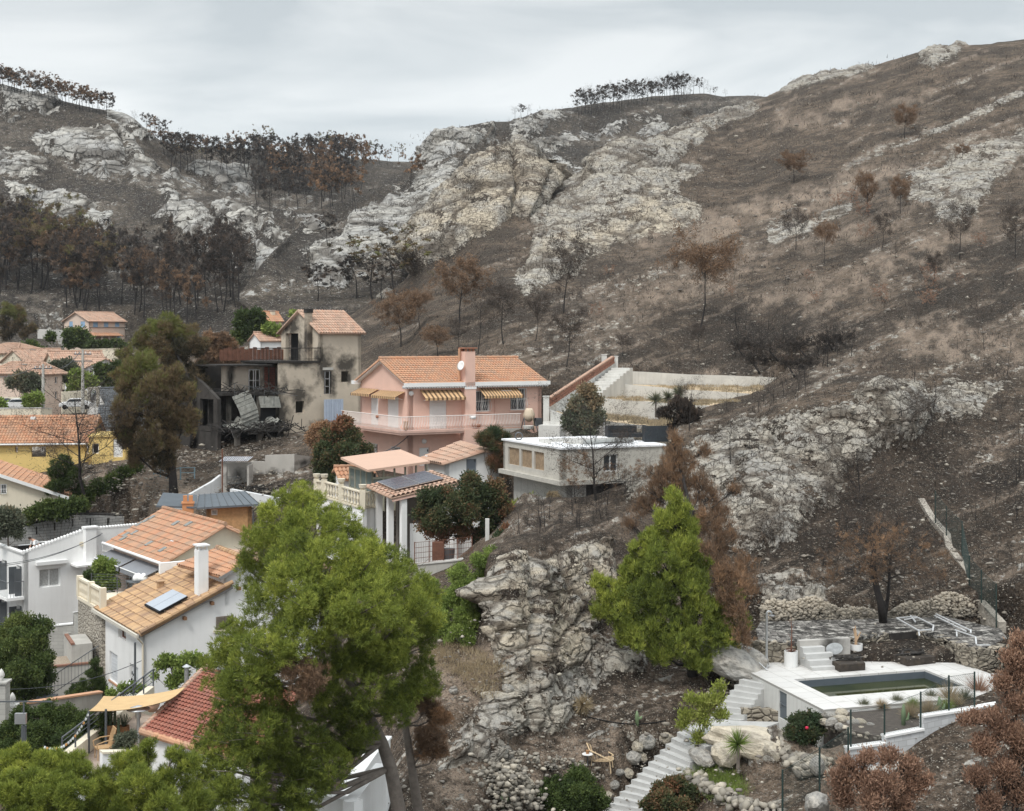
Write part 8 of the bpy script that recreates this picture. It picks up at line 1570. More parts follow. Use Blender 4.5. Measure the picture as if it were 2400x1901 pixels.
def hero(name,label,base,blobs,d,n,L,w,lm,bark=BARK,broad=False,up=.5,r=.16,trunkpts=None,sub=10,cat='tree',limbs=True,rootz=None,twigs=0,group=None,subr=.42,shell=.55):
 o=base.copy();t=thing(name,label,cat,o,0,group)
 if lm is LG and n>400000:blobs=[(b[0],b[1],b[2]*1.16,b[3],b[4])for b in blobs]
 B=[tuple(P(b[0],b[1],d+b[3])-o)+(b[2]/F*(d+b[3]),b[4])for b in blobs]
 mb=MB();tp=[Vector((0,0,-.4))]+([P(x,y,d+dd)-o for x,y,dd in trunkpts]if trunkpts else[Vector(B[0][:3])*.6]);m=len(tp);mb.tube(tp,[r*(1-.6*i/max(1,m-1))for i in range(m)],9)
 if limbs:
  rg=random.Random(7)
  for b in B:
   c=Vector(b[:3]);j=min(range(m),key=lambda i:(tp[i]-c).length+max(0,tp[i].z-c.z)*2);a=tp[j];mid=a.lerp(c,.5)+Vector((rg.uniform(-.1,.1),rg.uniform(-.1,.1),-.12*(c-a).length));lk=.6 if lm in(LR,LB,LRR)else 1.;mb.tube([a,mid,c,c+(c-mid)*.35],[r*.35*lk,r*.24*lk,r*.1*lk,.008],5)
   for k in range(26 if lm in(LR,LB,LRR)else 5):e=c+Vector((rg.uniform(-1,1),rg.uniform(-1,1),rg.uniform(-.3,1)))*b[3]*.9;mb.tube([mid.lerp(c,rg.uniform(.3,1)),e],[max(.012,r*.07),.005],3,False)
 mb.build('trunk',bark,t,True)
 V,Fc,ti=crown(B,n,L,w,len(label),broad,up,sub,shell,subr);np_mesh('crown' if cat=='tree' else 'foliage',V,Fc,lm,t,ti);return t
g0=lambda x,y,d:Vector((P(x,y,d).x,d,min(P(x,y,d).z,drop(P(x,y,d).x,d))))
hero('pine','big green pine with a brown patch filling the lower left centre',P(930,2010,37),[(700,1195,62,2,.7),(650,1235,62,1,.62),(735,1250,70,0,.7),(800,1235,60,2,.6),(610,1290,58,2,.55),(690,1310,70,-1,.5),(850,1280,55,2,.55),(905,1330,58,2,.55),(950,1375,60,1,.5),(600,1350,48,2,.5),(770,1350,85,-2,.72),(850,1340,70,-2,.75),(700,1380,75,-2,.68),(930,1420,75,-1,.6),(640,1440,75,-1,.55),(760,1440,90,-3,.6),(860,1430,80,-3,.6),(985,1450,55,0,.6),(900,1500,75,-2,.5),(1000,1400,35,1,.65),(560,1510,65,-1,.6),(620,1530,75,-3,.55),(700,1520,70,-3,.45),(800,1520,70,-2,.4),(960,1530,60,0,.45),(520,1580,55,0,.6),(590,1600,70,-3,.45),(560,1650,65,-2,.4),(870,1600,65,-2,.38),(900,1540,50,-2,.4),(950,1620,50,0,.4),(990,1610,45,1,.5),(520,1740,65,-2,.45),(600,1720,70,-3,.35),(700,1740,75,-2,.3),(790,1660,60,-1,.3),(480,1790,60,-1,.5),(560,1810,70,-3,.4),(650,1830,70,-2,.35),(840,1700,55,-1,.3),(930,1670,45,-1,.4),(760,1800,60,-2,.35),(470,1860,60,-2,.5),(560,1880,70,-3,.4),(680,1900,60,-2,.35),(640,1660,55,-2,.35),(760,1600,60,-2,.35),(720,1860,60,-2,.3),(620,1590,40,-3,.4),(810,1750,45,-1,.3)],37,520000,.1,.015,LG,BARK,r=.21,trunkpts=[(935,1901,0),(915,1800,0),(895,1740,.2),(850,1650,.3),(800,1560,.2),(760,1420,0),(740,1280,0)],sub=30,subr=.27,shell=.6,up=.7)  # blob tints paint upper foliage lighter and lower foliage darker
V,Fc,ti=crown([tuple(P(x,y,33.6))+(r_/F*33.6,.5)for x,y,r_ in((700,1575,40),(740,1595,36),(715,1620,34))],9000,.11,.014,3,sub=14);o_=np_mesh('dry_branch',V,Fc,LR,bpy.data.objects['pine']if 'pine' in bpy.data.objects else None,ti*.6+.2)
PINE=[o for o in bpy.data.objects if o.get('label','').startswith('big green pine with')][0];o_.parent=PINE;o_.location=-PINE.location;o_['label']='brown scorched branch patch'
hero('pine','second pine trunk with rusty foliage right of the big pine',P(985,1990,38.5),[(1010,1720,38,0,.5),(1030,1680,30,0,.7),(990,1760,30,0,.6),(1000,1660,25,0,.35),(985,1640,25,0,.3),(1030,1760,22,0,.6),(960,1640,25,0,.3)],38.5,26000,.11,.014,LR,BARK,r=.17,trunkpts=[(980,1901,0),(965,1800,0),(950,1700,0),(955,1640,0)])
hero('pine','green conical pine at centre right with a bare dark trunk base',g0(1627,1608,56),[(1575,1165,22,0,.75),(1590,1200,32,0,.7),(1560,1220,38,0,.7),(1610,1240,35,0,.6),(1540,1270,45,0,.6),(1600,1290,48,-.5,.6),(1500,1290,30,0,.7),(1560,1330,55,-1,.5),(1630,1320,42,0,.45),(1490,1340,42,0,.55),(1470,1370,32,0,.65),(1620,1380,50,-1,.45),(1540,1390,50,-1,.4),(1430,1390,38,0,.75),(1400,1365,22,0,.8),(1460,1430,50,-.5,.6),(1550,1450,55,-1,.35),(1640,1440,52,-1,.45),(1690,1430,34,0,.5),(1410,1430,30,0,.65),(1500,1490,50,-1,.5),(1600,1510,52,-1.5,.5),(1680,1490,44,-1,.45),(1550,1530,40,-1,.45),(1730,1460,35,0,.4),(1640,1550,38,-1,.45),(1470,1490,35,-.5,.6),(1710,1520,30,0,.4),(1500,1400,40,-1,.25),(1720,1400,25,0,.4)],56,170000,.16,.024,LG,BARKB,r=.24,up=1.6,subr=.24,shell=.5,trunkpts=[(1622,1560,0),(1615,1480,0),(1600,1380,0),(1585,1250,0),(1578,1170,0)],sub=34)
V,Fc,ti=crown([tuple(P(x,y,54.6))+(r_/F*54.6,.55)for x,y,r_ in((1720,1370,30),(1735,1430,34),(1700,1400,26),(1740,1490,28),(1690,1340,22),(1660,1290,18),(1650,1210,16))],13000,.16,.02,3,False,1.6,12,.1,.6);o_=np_mesh('scorched_branches',V,Fc,LR,None,ti)
o2_=[o for o in bpy.data.objects if o.get('label','').startswith('green conical')][0];o_.parent=o2_;o_.location=-o2_.location
hero('scorched_pine','tall feathery rust-orange pine behind the green conical one',g0(1640,1420,63),[(1580,1030,18,2,.7),(1585,1065,26,2,.7),(1570,1100,30,2,.6),(1610,1090,26,2,.6),(1540,1120,30,2,.5),(1590,1140,34,2,.6),(1640,1130,26,2,.5),(1530,1160,32,2,.5),(1660,1170,30,2,.5),(1500,1190,30,2,.5),(1690,1210,32,2,.5),(1660,1230,36,1,.45),(1700,1270,34,1,.5),(1680,1310,36,1,.5),(1740,1340,36,0,.6),(1745,1390,36,0,.55),(1770,1440,30,0,.6),(1740,1490,30,0,.5),(1700,1370,36,0,.4),(1650,1060,18,2,.5),(1720,1150,15,2,.5),(1480,1230,20,2,.5)],63,60000,.2,.015,LR,BARKB,up=2.2,r=.16,trunkpts=[(1640,1350,0),(1620,1200,1),(1590,1080,2)],sub=14,subr=.7,shell=.0)
hero('burnt_tree','leaning black-trunked tree on the burnt terrace above the pool',AT(2072,1455,-12.2),[(2040,1330,45,0,.5),(2080,1290,40,0,.6),(2010,1300,38,0,.4),(2120,1320,40,0,.4),(2160,1350,34,0,.4),(1960,1350,30,0,.4),(2050,1250,40,0,.6),(1990,1260,32,0,.6),(2110,1250,30,0,.55),(2170,1270,28,0,.6),(2200,1300,22,0,.6),(1930,1310,25,0,.4),(2200,1360,25,0,.3),(2060,1290,36,-1,.7),(1900,1350,20,0,.3)],60,9000,.16,.016,LR,BARKB,up=.6,limbs=False,r=.2,trunkpts=[(2066,1420,0),(2055,1380,0),(2045,1320,0),(2050,1270,0)],sub=10,subr=.9,shell=.0)
hero('scorched_tree','dark green tree with rusty lower leaves beside the carport',g0(1105,1270,74),[(1060,1160,40,0,.3),(1110,1145,40,0,.3),(1010,1180,32,0,.3),(1090,1190,45,-1,.25),(1140,1180,40,0,.3),(1170,1170,25,0,.45),(1030,1215,32,-1,.5),(1150,1225,32,0,.3),(1000,1230,22,0,.85),(1040,1250,25,0,.9),(1085,1245,28,0,.85),(1130,1255,22,0,.5),(1185,1200,20,0,.8),(1160,1140,20,0,.7),(990,1205,18,0,.5),(1010,1250,16,0,.9)],74,42000,.17,.07,LDR,BARKB,True,.1,.13,[(1110,1255,0),(1100,1210,0)],9)
hero('shrub','light green leafy shrub below the grey retaining wall',g0(1080,1530,53.5),[(1090,1400,45,2,.6),(1130,1370,35,3,.5),(1050,1420,40,2,.6),(1020,1450,35,1,.5),(1100,1460,50,1,.7),(1040,1490,45,1,.65),(1000,1500,30,1,.5),(1080,1500,38,0,.5),(1130,1440,28,2,.6),(1130,1320,25,3,.35),(1150,1300,18,4,.3),(990,1400,25,2,.5),(1010,1380,20,2,.6),(1075,1350,25,2,.5)],53.5,70000,.1,.04,LL,BARK,True,.2,.06,[(1080,1500,0),(1080,1440,1)],10,cat='shrub')
hero('shrub','dark magnolia-like tree with browned top left of the pink house',g0(795,1110,91),[(800,1000,24,0,.95),(780,1030,30,0,.6),(820,1030,30,0,.5),(770,1070,34,-.5,.4),(815,1070,38,-.5,.35),(850,1060,22,0,.4),(760,1100,26,0,.4),(800,1105,34,-.5,.3),(845,1095,26,0,.35),(750,1060,16,1,.9)],91,30000,.2,.1,LDR,BARK,True,.2,.12,[(797,1080,0),(797,1040,0)],9)
hero('shrub','dense dark bush with browned leaves higher up left of the dark tree',g0(745,1060,97),[(745,1010,20,0,.9),(760,1000,18,0,.9),(735,1035,18,0,.8),(760,1030,20,0,.9)],97,9000,.18,.06,LR,BARKB,True,.2,.06,None,8,cat='shrub')
hero('shrub','palm-like bush with green top and brown skirt by the pool house',g0(1150,1065,87),[(1150,1022,22,0,.25),(1175,1030,18,0,.3),(1130,1030,16,0,.3),(1150,1045,20,-.3,.6),(1170,1070,18,0,.95),(1185,1100,16,0,.95),(1160,1085,16,0,.9)],87,16000,.3,.03,LDR,BARK,False,.2,.07,None,9,cat='shrub')
hero('tree','big round glossy green tree at the left edge',g0(55,1655,66.5),[(45,1465,32,0,.75),(80,1480,35,0,.7),(15,1490,35,0,.7),(50,1515,45,-1,.6),(95,1530,35,0,.6),(0,1550,40,0,.5),(60,1570,48,-1.5,.45),(105,1580,28,0,.45),(20,1610,40,-1,.4),(80,1620,38,-1,.35),(-30,1500,35,1,.6),(-30,1580,45,0,.5)],67,60000,.13,.06,LD,BARK,True,.3,.14,[(60,1620,0),(55,1560,0)],12)
hero('shrub','dark feathery cypress bush against the stone terrace',g0(215,1650,65),[(225,1555,14,0,.3),(222,1580,20,0,.3),(210,1600,24,0,.3),(190,1620,24,0,.3),(230,1620,24,0,.25),(165,1635,18,0,.35),(205,1640,24,-.5,.25),(235,1600,14,0,.3)],65,22000,.11,.02,LD,BARK,False,.8,.06,None,10,cat='shrub')
hero('hedge','wide dark green hedge below the garden wall',g0(110,1790,52),[(60,1690,35,0,.4),(110,1680,38,0,.45),(160,1690,36,0,.45),(30,1730,40,0,.4),(90,1730,42,-1,.4),(150,1740,42,-1,.35),(200,1700,30,0,.4),(10,1770,35,-1,.4),(70,1780,40,-1,.35),(140,1780,40,-1,.3),(215,1740,25,0,.35),(180,1770,30,-1,.3),(245,1690,18,0,.4),(230,1715,22,0,.35),(-20,1740,40,0,.4)],52,70000,.09,.05,LD,BARK,True,.3,.08,None,12,cat='hedge')
hero('pine','bright green pine top at the bottom left corner',P(90,2050,30),[(40,1790,45,0,.7),(110,1800,50,0,.65),(170,1800,45,0,.6),(20,1850,55,-1,.6),(90,1860,55,-1,.5),(160,1870,55,-1,.5),(-20,1800,40,0,.6),(220,1840,30,0,.5),(60,1920,60,-1,.45),(150,1930,60,-1,.4),(215,1890,35,0,.5)],30,150000,.09,.012,LG,BARK,trunkpts=[(90,1950,0),(90,1880,0)],sub=26,subr=.3,up=.8)
hero('pine','feathery green pine top at the bottom between the deck and the big pine',P(350,2050,31),[(290,1790,32,0,.65),(330,1780,30,0,.6),(260,1840,45,0,.6),(330,1840,50,-1,.55),(400,1830,45,0,.5),(230,1900,40,0,.5),(300,1900,50,-1,.45),(380,1900,55,-1,.45),(450,1880,45,0,.5),(440,1790,30,0,.5),(410,1770,25,0,.55),(350,1750,20,0,.5)],31,110000,.09,.011,LG,BARK,trunkpts=[(350,1950,0),(350,1880,0)],sub=22,subr=.38,shell=.3,up=.8)
hero('scorched_pine','half-green half-brown pine left of the burnt house',g0(408,1160,101),[(320,870,36,0,.75),(345,850,28,0,.9),(300,910,34,0,.5),(350,910,40,-1,.6),(400,930,34,0,.35),(310,960,40,-1,.35),(370,970,44,-1,.35),(420,980,28,0,.3),(300,1010,30,0,.25),(350,1030,44,-1,.3),(405,1030,36,0,.35),(325,1070,32,0,.25),(380,1080,30,0,.25),(440,920,26,0,.45),(440,970,30,0,.4),(290,950,28,0,.5),(285,1000,26,0,.4),(400,880,26,0,.5),(430,1000,28,0,.35),(300,1040,24,0,.3)],101,90000,.26,.035,LM,BARKB,up=1.5,r=.35,trunkpts=[(405,1120,0),(400,1060,0),(380,980,0),(360,900,0)],sub=11)
hero('pine','tall green and black umbrella pine behind the half-brown one',g0(450,1062,116),[(360,785,32,3,.9),(400,772,34,3,.85),(430,790,34,3,.7),(330,810,28,3,.85),(310,850,26,2,.8),(285,880,22,2,.75),(380,820,36,2,.5),(440,830,34,2,.15),(470,810,26,2,.3),(410,860,34,2,.15),(460,870,30,2,.1),(470,900,28,1,.1),(290,830,18,2,.85),(430,900,30,1,.1)],114,52000,.3,.04,LM,BARKB,up=.6,r=.3,trunkpts=[(452,1020,0),(450,960,0),(440,880,1),(410,820,2)],sub=11)
hero('scorched_tree','rust-brown tree between the green pine and the burnt house',g0(515,930,135),[(500,790,22,0,.6),(525,800,24,0,.6),(490,830,24,0,.5),(520,840,28,0,.45),(545,825,18,0,.6),(505,870,26,0,.35),(535,870,22,0,.4),(480,860,20,0,.4),(560,850,14,0,.6),(510,900,20,0,.3)],135,26000,.35,.06,LR,BARKB,r=.25,trunkpts=[(515,900,0),(512,850,0)],sub=10)
plant('burnt_tree','big_bare',P(207,1218,100),288/F*100,'slim burnt tree with bare limbs in front of the yellow house','tree',None,1.25,0)
hero('pine','dark green scorched conifer bush behind the slim burnt tree',g0(150,1160,100),[(150,1085,20,0,.3),(135,1105,24,0,.3),(165,1110,24,0,.3),(140,1135,28,0,.2),(170,1140,22,0,.2),(120,1150,16,0,.4)],100,16000,.25,.04,LD,BARKB,r=.1,sub=10)
for nm,lb,b_,bl,d,n,lm in(('hedge','long hedge with yellowing leaves climbing behind the roofless house',(200,1195),[(90,1200,22,0,.6),(120,1195,26,0,.5),(150,1195,24,0,.4),(65,1215,14,0,.7),(180,1185,20,0,.5),(200,1160,20,4,.4),(230,1145,18,5,.4),(260,1130,18,7,.4),(290,1115,18,8,.35),(315,1100,16,9,.4),(190,1180,14,2,.9)],97,32000,LD),('shrub','grey-green olive bush at the left edge below the cream house',(20,1265),[(15,1210,24,0,.3),(35,1230,22,0,.3),(0,1240,26,0,.25),(40,1250,14,0,.3)],90,14000,LO),('tree','dark olive tree behind the low roofs with a blue-green crown',(150,905),[(135,862,14,0,.2),(155,862,16,0,.2),(170,870,14,0,.2),(160,885,16,0,.2)],162,9000,LO),('shrub','bright green bushes between the white gable and the gateway',(200,910),[(178,880,12,0,.6),(195,890,14,0,.7),(180,900,12,0,.7),(210,898,12,0,.6),(170,912,10,0,.4)],158,9000,LL),('tree','dark leafy trees right of the white gable',(250,905),[(240,870,16,0,.4),(262,880,18,0,.35),(245,890,14,0,.3),(280,865,16,0,.4),(285,895,16,0,.3),(255,905,12,0,.9)],160,12000,LD),('shrub','green fig-like tree in front of the pale pink house',(185,815),[(165,785,11,0,.4),(190,783,12,0,.45),(178,797,14,0,.35),(195,803,12,0,.3),(165,805,10,0,.3),(205,795,8,0,.4)],215,8000,LD),('hedge','trimmed hedge at the foot of the pale pink house',(245,818),[(215,812,7,0,.3),(232,812,7,0,.3),(250,811,7,0,.3),(268,809,7,0,.3),(280,808,6,0,.3)],208,5000,LD),('tree','green and brown bushy trees at the left edge above the cream roofs',(30,800),[(15,725,18,0,.95),(40,735,18,0,.8),(10,755,18,0,.2),(40,765,18,0,.2),(60,780,16,0,.3),(15,785,16,0,.2),(75,770,12,0,.3),(50,750,14,0,.6)],225,15000,LM),('shrub','green shrubs stepping down below the left terrace wall',(80,835),[(55,820,10,0,.4),(75,815,12,0,.4),(95,830,12,0,.4),(110,835,10,0,.4),(65,835,10,0,.4),(120,790,8,4,.4)],195,9000,LD),('shrub','dry brown bush with green side in front of the beige villa',(60,925),[(30,895,12,0,.5),(50,890,14,0,.5),(75,893,14,0,.2),(85,905,12,0,.2),(60,905,12,0,.4)],142,9000,LO),('shrub','green bush standing by the white parked car',(75,958),[(70,938,11,0,.5),(85,935,11,0,.6),(75,950,11,0,.5),(0,950,10,0,.5)],134,8000,LL),('tree','dark tree right of the black trunks behind the burnt house',(590,800),[(580,740,20,0,.2),(600,750,22,0,.2),(570,760,20,0,.2),(590,775,20,0,.2),(620,770,12,0,.4),(560,790,14,0,.5)],175,14000,LD),('shrub','bright green shrub by the distant orange roof',(640,790),[(632,770,9,0,.5),(645,775,8,0,.6),(690,738,6,4,.7)],172,4000,LL),('tree','olive and tan bush-tree in front of the terraced garden',(1372,1030),[(1375,920,20,0,.95),(1390,945,24,0,.9),(1355,950,22,0,.7),(1370,980,28,0,.4),(1340,985,20,0,.15),(1400,980,20,0,.4),(1335,1000,16,0,.1),(1375,1010,24,0,.15),(1355,1020,16,0,.2)],88,22000,LO),('tree','scorched dark brown bush right of the yuccas',(1600,1030),[(1590,950,22,0,.5),(1610,955,20,0,.5),(1560,970,22,0,.4),(1600,980,26,0,.4),(1630,975,16,0,.4),(1570,995,16,0,.3),(1610,1005,18,0,.3)],92,15000,LB),('shrub','round dark green shrub in the bottom centre',(1345,1925),[(1310,1850,30,0,.4),(1350,1835,34,0,.45),(1385,1855,30,0,.4),(1300,1880,34,-.5,.35),(1345,1875,40,-1,.35),(1395,1885,30,0,.35),(1320,1910,30,0,.3),(1370,1910,30,0,.3)],48,45000,LD),('shrub','round dull green shrub right of the lower flight',(1570,1930),[(1545,1865,28,0,.5),(1580,1850,30,0,.5),(1610,1870,28,0,.5),(1530,1890,26,0,.5),(1575,1890,36,-1,.5),(1620,1900,26,0,.6)],48,36000,LDR),('shrub','oleander with one red flower beside the white pool wall',(1888,1755),[(1870,1695,20,0,.25),(1900,1690,22,0,.25),(1885,1715,26,-.4,.25),(1860,1715,18,0,.25),(1912,1715,18,0,.25),(1890,1738,20,0,.25)],48.5,15000,LDR),('shrub','wispy yellow-green shrub over the lower stairs',(1660,1760),[(1620,1640,14,0,.6),(1650,1650,20,0,.6),(1680,1640,18,0,.6),(1610,1680,18,0,.5),(1650,1690,22,0,.5),(1690,1680,16,0,.5),(1640,1730,16,0,.5),(1600,1700,12,0,.5),(1690,1610,10,0,.6)],51,5200,LY),('shrub','rust-red burnt shrub at the bottom right',(2060,1930),[(1990,1790,20,0,.5),(2030,1780,24,0,.6),(2080,1775,24,0,.6),(2130,1800,26,0,.5),(1970,1830,26,0,.5),(2020,1830,32,0,.4),(2080,1830,36,-.5,.5),(2140,1850,32,0,.5),(1980,1870,30,0,.4),(2050,1880,36,-.5,.4),(2110,1885,34,0,.4),(2170,1830,18,0,.6)],41,20000,LRR),('tree','tall rust-orange scorched tree at the right edge',(2370,1960),[(2390,1500,22,0,.6),(2380,1550,30,0,.6),(2400,1590,32,0,.6),(2350,1600,24,0,.6),(2380,1650,34,0,.5),(2330,1690,28,0,.5),(2290,1680,22,0,.5),(2370,1720,36,0,.5),(2310,1750,30,0,.5),(2400,1770,36,0,.4),(2350,1810,34,0,.4),(2290,1830,26,0,.4),(2390,1860,34,0,.4),(2320,1880,28,0,.4),(2260,1690,14,0,.6)],40.5,36000,LRR),('shrub','small conifer with a scorched orange top by the concrete post',(1180,1290),[(1175,1262,14,0,.2),(1175,1278,12,0,.2),(1190,1245,14,.5,.95)],70,5000,LDR),('shrub','lime-green shrubs at the foot of the concrete pool house',(1215,1225),[(1200,1200,12,0,.6),(1225,1190,14,0,.6),(1245,1180,12,0,.6),(1215,1210,12,0,.5),(1250,1195,8,0,.5)],80,5000,LY),('shrub','tan dry bush against the concrete basement',(1300,1215),[(1295,1165,14,0,.3),(1310,1180,14,0,.3),(1290,1190,14,0,.3),(1320,1195,10,0,.3)],76,5000,LGR),('shrub','olive sapling on the stony plateau',(1340,1780),[(1335,1710,14,0,.2),(1350,1725,14,0,.2),(1330,1735,12,0,.2),(1345,1700,8,0,.2)],52.5,2200,LO),('shrub','flowering green and yellow shrub beside the orange house awnings',(245,1400),[(235,1330,18,0,.5),(260,1335,16,0,.6),(245,1360,20,0,.5),(265,1370,14,0,.5),(230,1380,16,0,.4)],82,10000,LL),('shrub','vine with large bright leaves on the white annexe wall',(410,1590),[(395,1550,16,0,.5),(420,1555,16,0,.5),(440,1550,16,0,.6),(375,1560,10,0,.5),(425,1580,18,0,.5),(460,1545,14,0,.6),(405,1600,16,0,.4),(480,1560,14,0,.5),(365,1585,6,0,.5)],60,9000,LL),('shrub','low oleanders behind the shade cloth',(300,1640),[(262,1625,8,0,.5),(290,1618,9,0,.4),(310,1612,9,0,.4),(330,1618,8,0,.4)],60.5,3000,LL),('shrub','grey-green lavender clump at the deck corner',(295,1780),[(285,1740,14,0,.3),(305,1735,14,0,.3),(295,1755,14,0,.3),(275,1760,10,0,.3)],48,6000,LO),('shrub','small potted juniper on the stone terrace parapet',(205,1385),[(203,1360,7,0,.3),(208,1350,6,0,.3),(204,1372,5,0,.3)],79,2500,LD)):
 big=n;fine=d<60;base=g0(b_[0],b_[1],d);zt_=P(b_[0],b_[1],d).z
 if nm!='hedge' and not(d>130):base.z=zt_
 thin_=lm in(LRR,LY,LB,LR);br=lm in(LD,LL,LDR,LO,LRR,LY);ll=max(.06,d*.0022)*(1.25 if lm is LRR or lm is LY else 1.);ww=ll*(.3 if thin_ else .5 if br else .15);n=int(n*(1.15 if thin_ else 1));bl=[(b[0],b[1],b[2]*(.8 if thin_ else 1),*b[3:])for b in bl]
 hero(nm,lb,base,bl,d,n,ll,ww,lm,BARK if lm not in(LB,LRR)else BARKB,br,1.4 if thin_ else .4,.03+d*.0004,None,14,'tree' if nm in('tree','pine')else nm,subr=.95 if thin_ else .36,shell=0. if thin_ else .5)
FL=MB();FL.lathe([(.01,.05),(.06,.03),(.05,-.03),(.01,-.04)],(0,0,0),8);o_=FL.build('flower',mat('red_petals',(.6,.03,.08),.6),bpy.data.objects.get('none'));p_l=[o for o in bpy.data.objects if o.get('label','').startswith('oleander')][0];o_.parent=p_l;o_.location=P(1891,1706,47.5)-p_l.location
t_b=plant('limbs','big_bare',AT(2072,1455,-12.2),262/F*60,'','tree',None,1.35,1);pb_=[o for o in bpy.data.objects if o.get('label','').startswith('leaning black')][0]
bpy.context.view_layer.update()
for o in list(t_b.children):mw=o.matrix_world.copy();o.parent=pb_;o.matrix_world=mw;o.name='bare_limbs' if o.name.startswith('trunk')else 'burnt_needles'
bpy.data.objects.remove(t_b)
for x,yb,yt,wd,d,k,lb in((1397,1222,985,1.15,75,0,'bare burnt tree with reddish twigs in front of the concrete pool house'),(2022,1262,1045,1.0,72,1,'black twiggy conifer in front of the grey cliff'),(2125,1150,930,.9,79,0,'thin bare tree right of the grey cliff'),(1712,1088,985,1.,None,1,'small rusty sapling on the pale rock spur'),(1615,1010,900,.9,None,0,'bare charred sapling above the yuccas'),(1756,1050,985,.8,None,1,'tiny bare sapling on the rock spur')):
 p=hit(x,yb);p=p if p is not None and d is None else g0(x,yb,d);plant('burnt_tree','big_bare' if d and x<2100 else 'near_bare',p,(yb-yt)/F*p.y,lb,'tree',None,wd,k)
V,Fc,ti=crown([tuple(P(x,y,75))+(r_/F*75,.5)for x,y,r_ in((1330,1100,30),(1370,1080,26),(1400,1110,30),(1440,1120,30),(1480,1110,26),(1350,1140,26),(1500,1090,20))],4200,.16,.02,9,sub=8,subr=.8,shell=0.)
ntb=[o for o in bpy.data.objects if o.get('label','').startswith('bare burnt tree with reddish')][0];o_=np_mesh('dry_needles',V,Fc,LR,None,ti);o_.parent=ntb;bpy.context.view_layer.update();o_.matrix_parent_inverse=ntb.matrix_world.inverted()
def scatter(kind,n,poly,h0,h1,label,group,seed,name='burnt_shrub',wide=1.2):
 rg=random.Random(seed);xs=[p[0]for p in poly];ys=[p[1]for p in poly];k=0;tries=0
 while k<n and tries<n*20:
  tries+=1;x,y=rg.uniform(min(xs),max(xs)),rg.uniform(min(ys),max(ys))
  if polydist(np.array([x]),np.array([y]),poly)[0]<0:continue
  p=hit(x,y)
  if p is None:continue
  plant(name,kind,p,rg.uniform(h0,h1)*max(1,(p.y/120)**.5),label,'shrub',group,wide);k+=1
scatter('shrub_bare',34,[(1720,770),(1990,775),(2000,850),(1860,880),(1730,850)],1.6,2.8,'tall black burnt shrub in the thicket above the terrace walls','thicket above the terraces',1)
scatter('shrub_bare',34,[(1640,930),(1900,880),(1900,930),(1660,1010),(1600,1010)],.8,1.6,'charred shrub on the bank right of the terraced garden','shrubs right of the terraces',2)
scatter('shrub_bare',40,[(1200,1250),(1420,1130),(1600,1010),(1600,1060),(1440,1210),(1230,1290)],.8,1.7,'burnt shrub on the black bank below the pool house','shrubs below the pool house',3)
scatter('shrub_black',62,[(900,700),(1300,560),(1800,300),(2400,150),(2400,860),(1500,860),(1250,860)],.6,1.6,'low blackened shrub dotted on the big right slope','shrubs on the right slope',4)
scatter('shrub_bare',36,[(2100,750),(2400,560),(2400,1450),(2200,1150)],.8,2.,'charred shrub on the dark scree at the right','shrubs on the right scree',5)
scatter('shrub_rust',16,[(1300,650),(2300,350),(2400,800),(2000,800),(1300,800)],.7,1.4,'small rusty shrub on the right slope','rusty shrubs on the right slope',6,'scorched_shrub')
scatter('shrub_black',24,[(1700,1120),(2150,1250),(2200,1380),(1850,1380)],.6,1.4,'sooty shrub in the gully above the pool terrace','gully shrubs',7)
scatter('shrub_black',32,[(0,260),(300,320),(700,500),(700,640),(0,600)],1.2,2.6,'burnt bush on the pale left hillside','bushes on the left hill',8)
scatter('shrub_black',26,[(760,560),(1000,400),(1400,260),(1650,240),(1400,330),(1000,520)],1.2,2.4,'burnt bush on the central rocky hill','bushes on the central hill',9)
for i,(x,y,w_)in enumerate(((1750,815,40),(1830,820,55),(1900,815,55),(1960,800,40),(1870,860,40),(1785,850,40))):
 p=hit(x,y+22);dd_=p.y;hero('burnt_shrub',('leftmost','second','third','rightmost','lower right','lower left')[i]+' dense black brush clump in the thicket above the terraces',p,[(x+(k-2)*w_*.4,y-10+8*(k%2),w_*.4,0,.3)for k in range(5)],dd_,2600,.22,.03,LB,BARKB,up=.8,r=.12,cat='shrub',subr=.9,shell=0.)
def spiky(name,label,loc,n,L,w,lm,trunk=0.,cat='plant',group=None,up=.5,tint=.5):
 rg=np.random.default_rng(int(loc.x*10)%99);t=thing(name,label,cat,loc,0,group);d=rg.normal(size=(n,3))+[0,0,up];d/=np.linalg.norm(d,axis=1,keepdims=True);d[:,2]=np.abs(d[:,2])if not trunk else d[:,2]
 V,Fc=blades(np.tile([[0,0,trunk]],(n,1))+d*.02,d,L*rg.uniform(.7,1.1,n),np.full(n,w),rg);np_mesh('leaves',V,Fc,lm,t,np.clip(np.repeat(rg.normal(tint,.15,n),3),0,1))
 if trunk:mb=MB();mb.tube([(0,0,-.1),(0,0,trunk)],[.07,.05],7);mb.build('stem',BARK,t)
 return t
spiky('yucca','bright green yucca on a short stem in the lower garden',AT(1730,1795,-14.6),130,.62,.05,LL,.75,tint=.3);spiky('dry_agave','round ball of dry tan spines at the cliff foot',hit(1365,1675)+Vector((0,0,.35)),420,.5,.035,LGR,.01,up=.1)
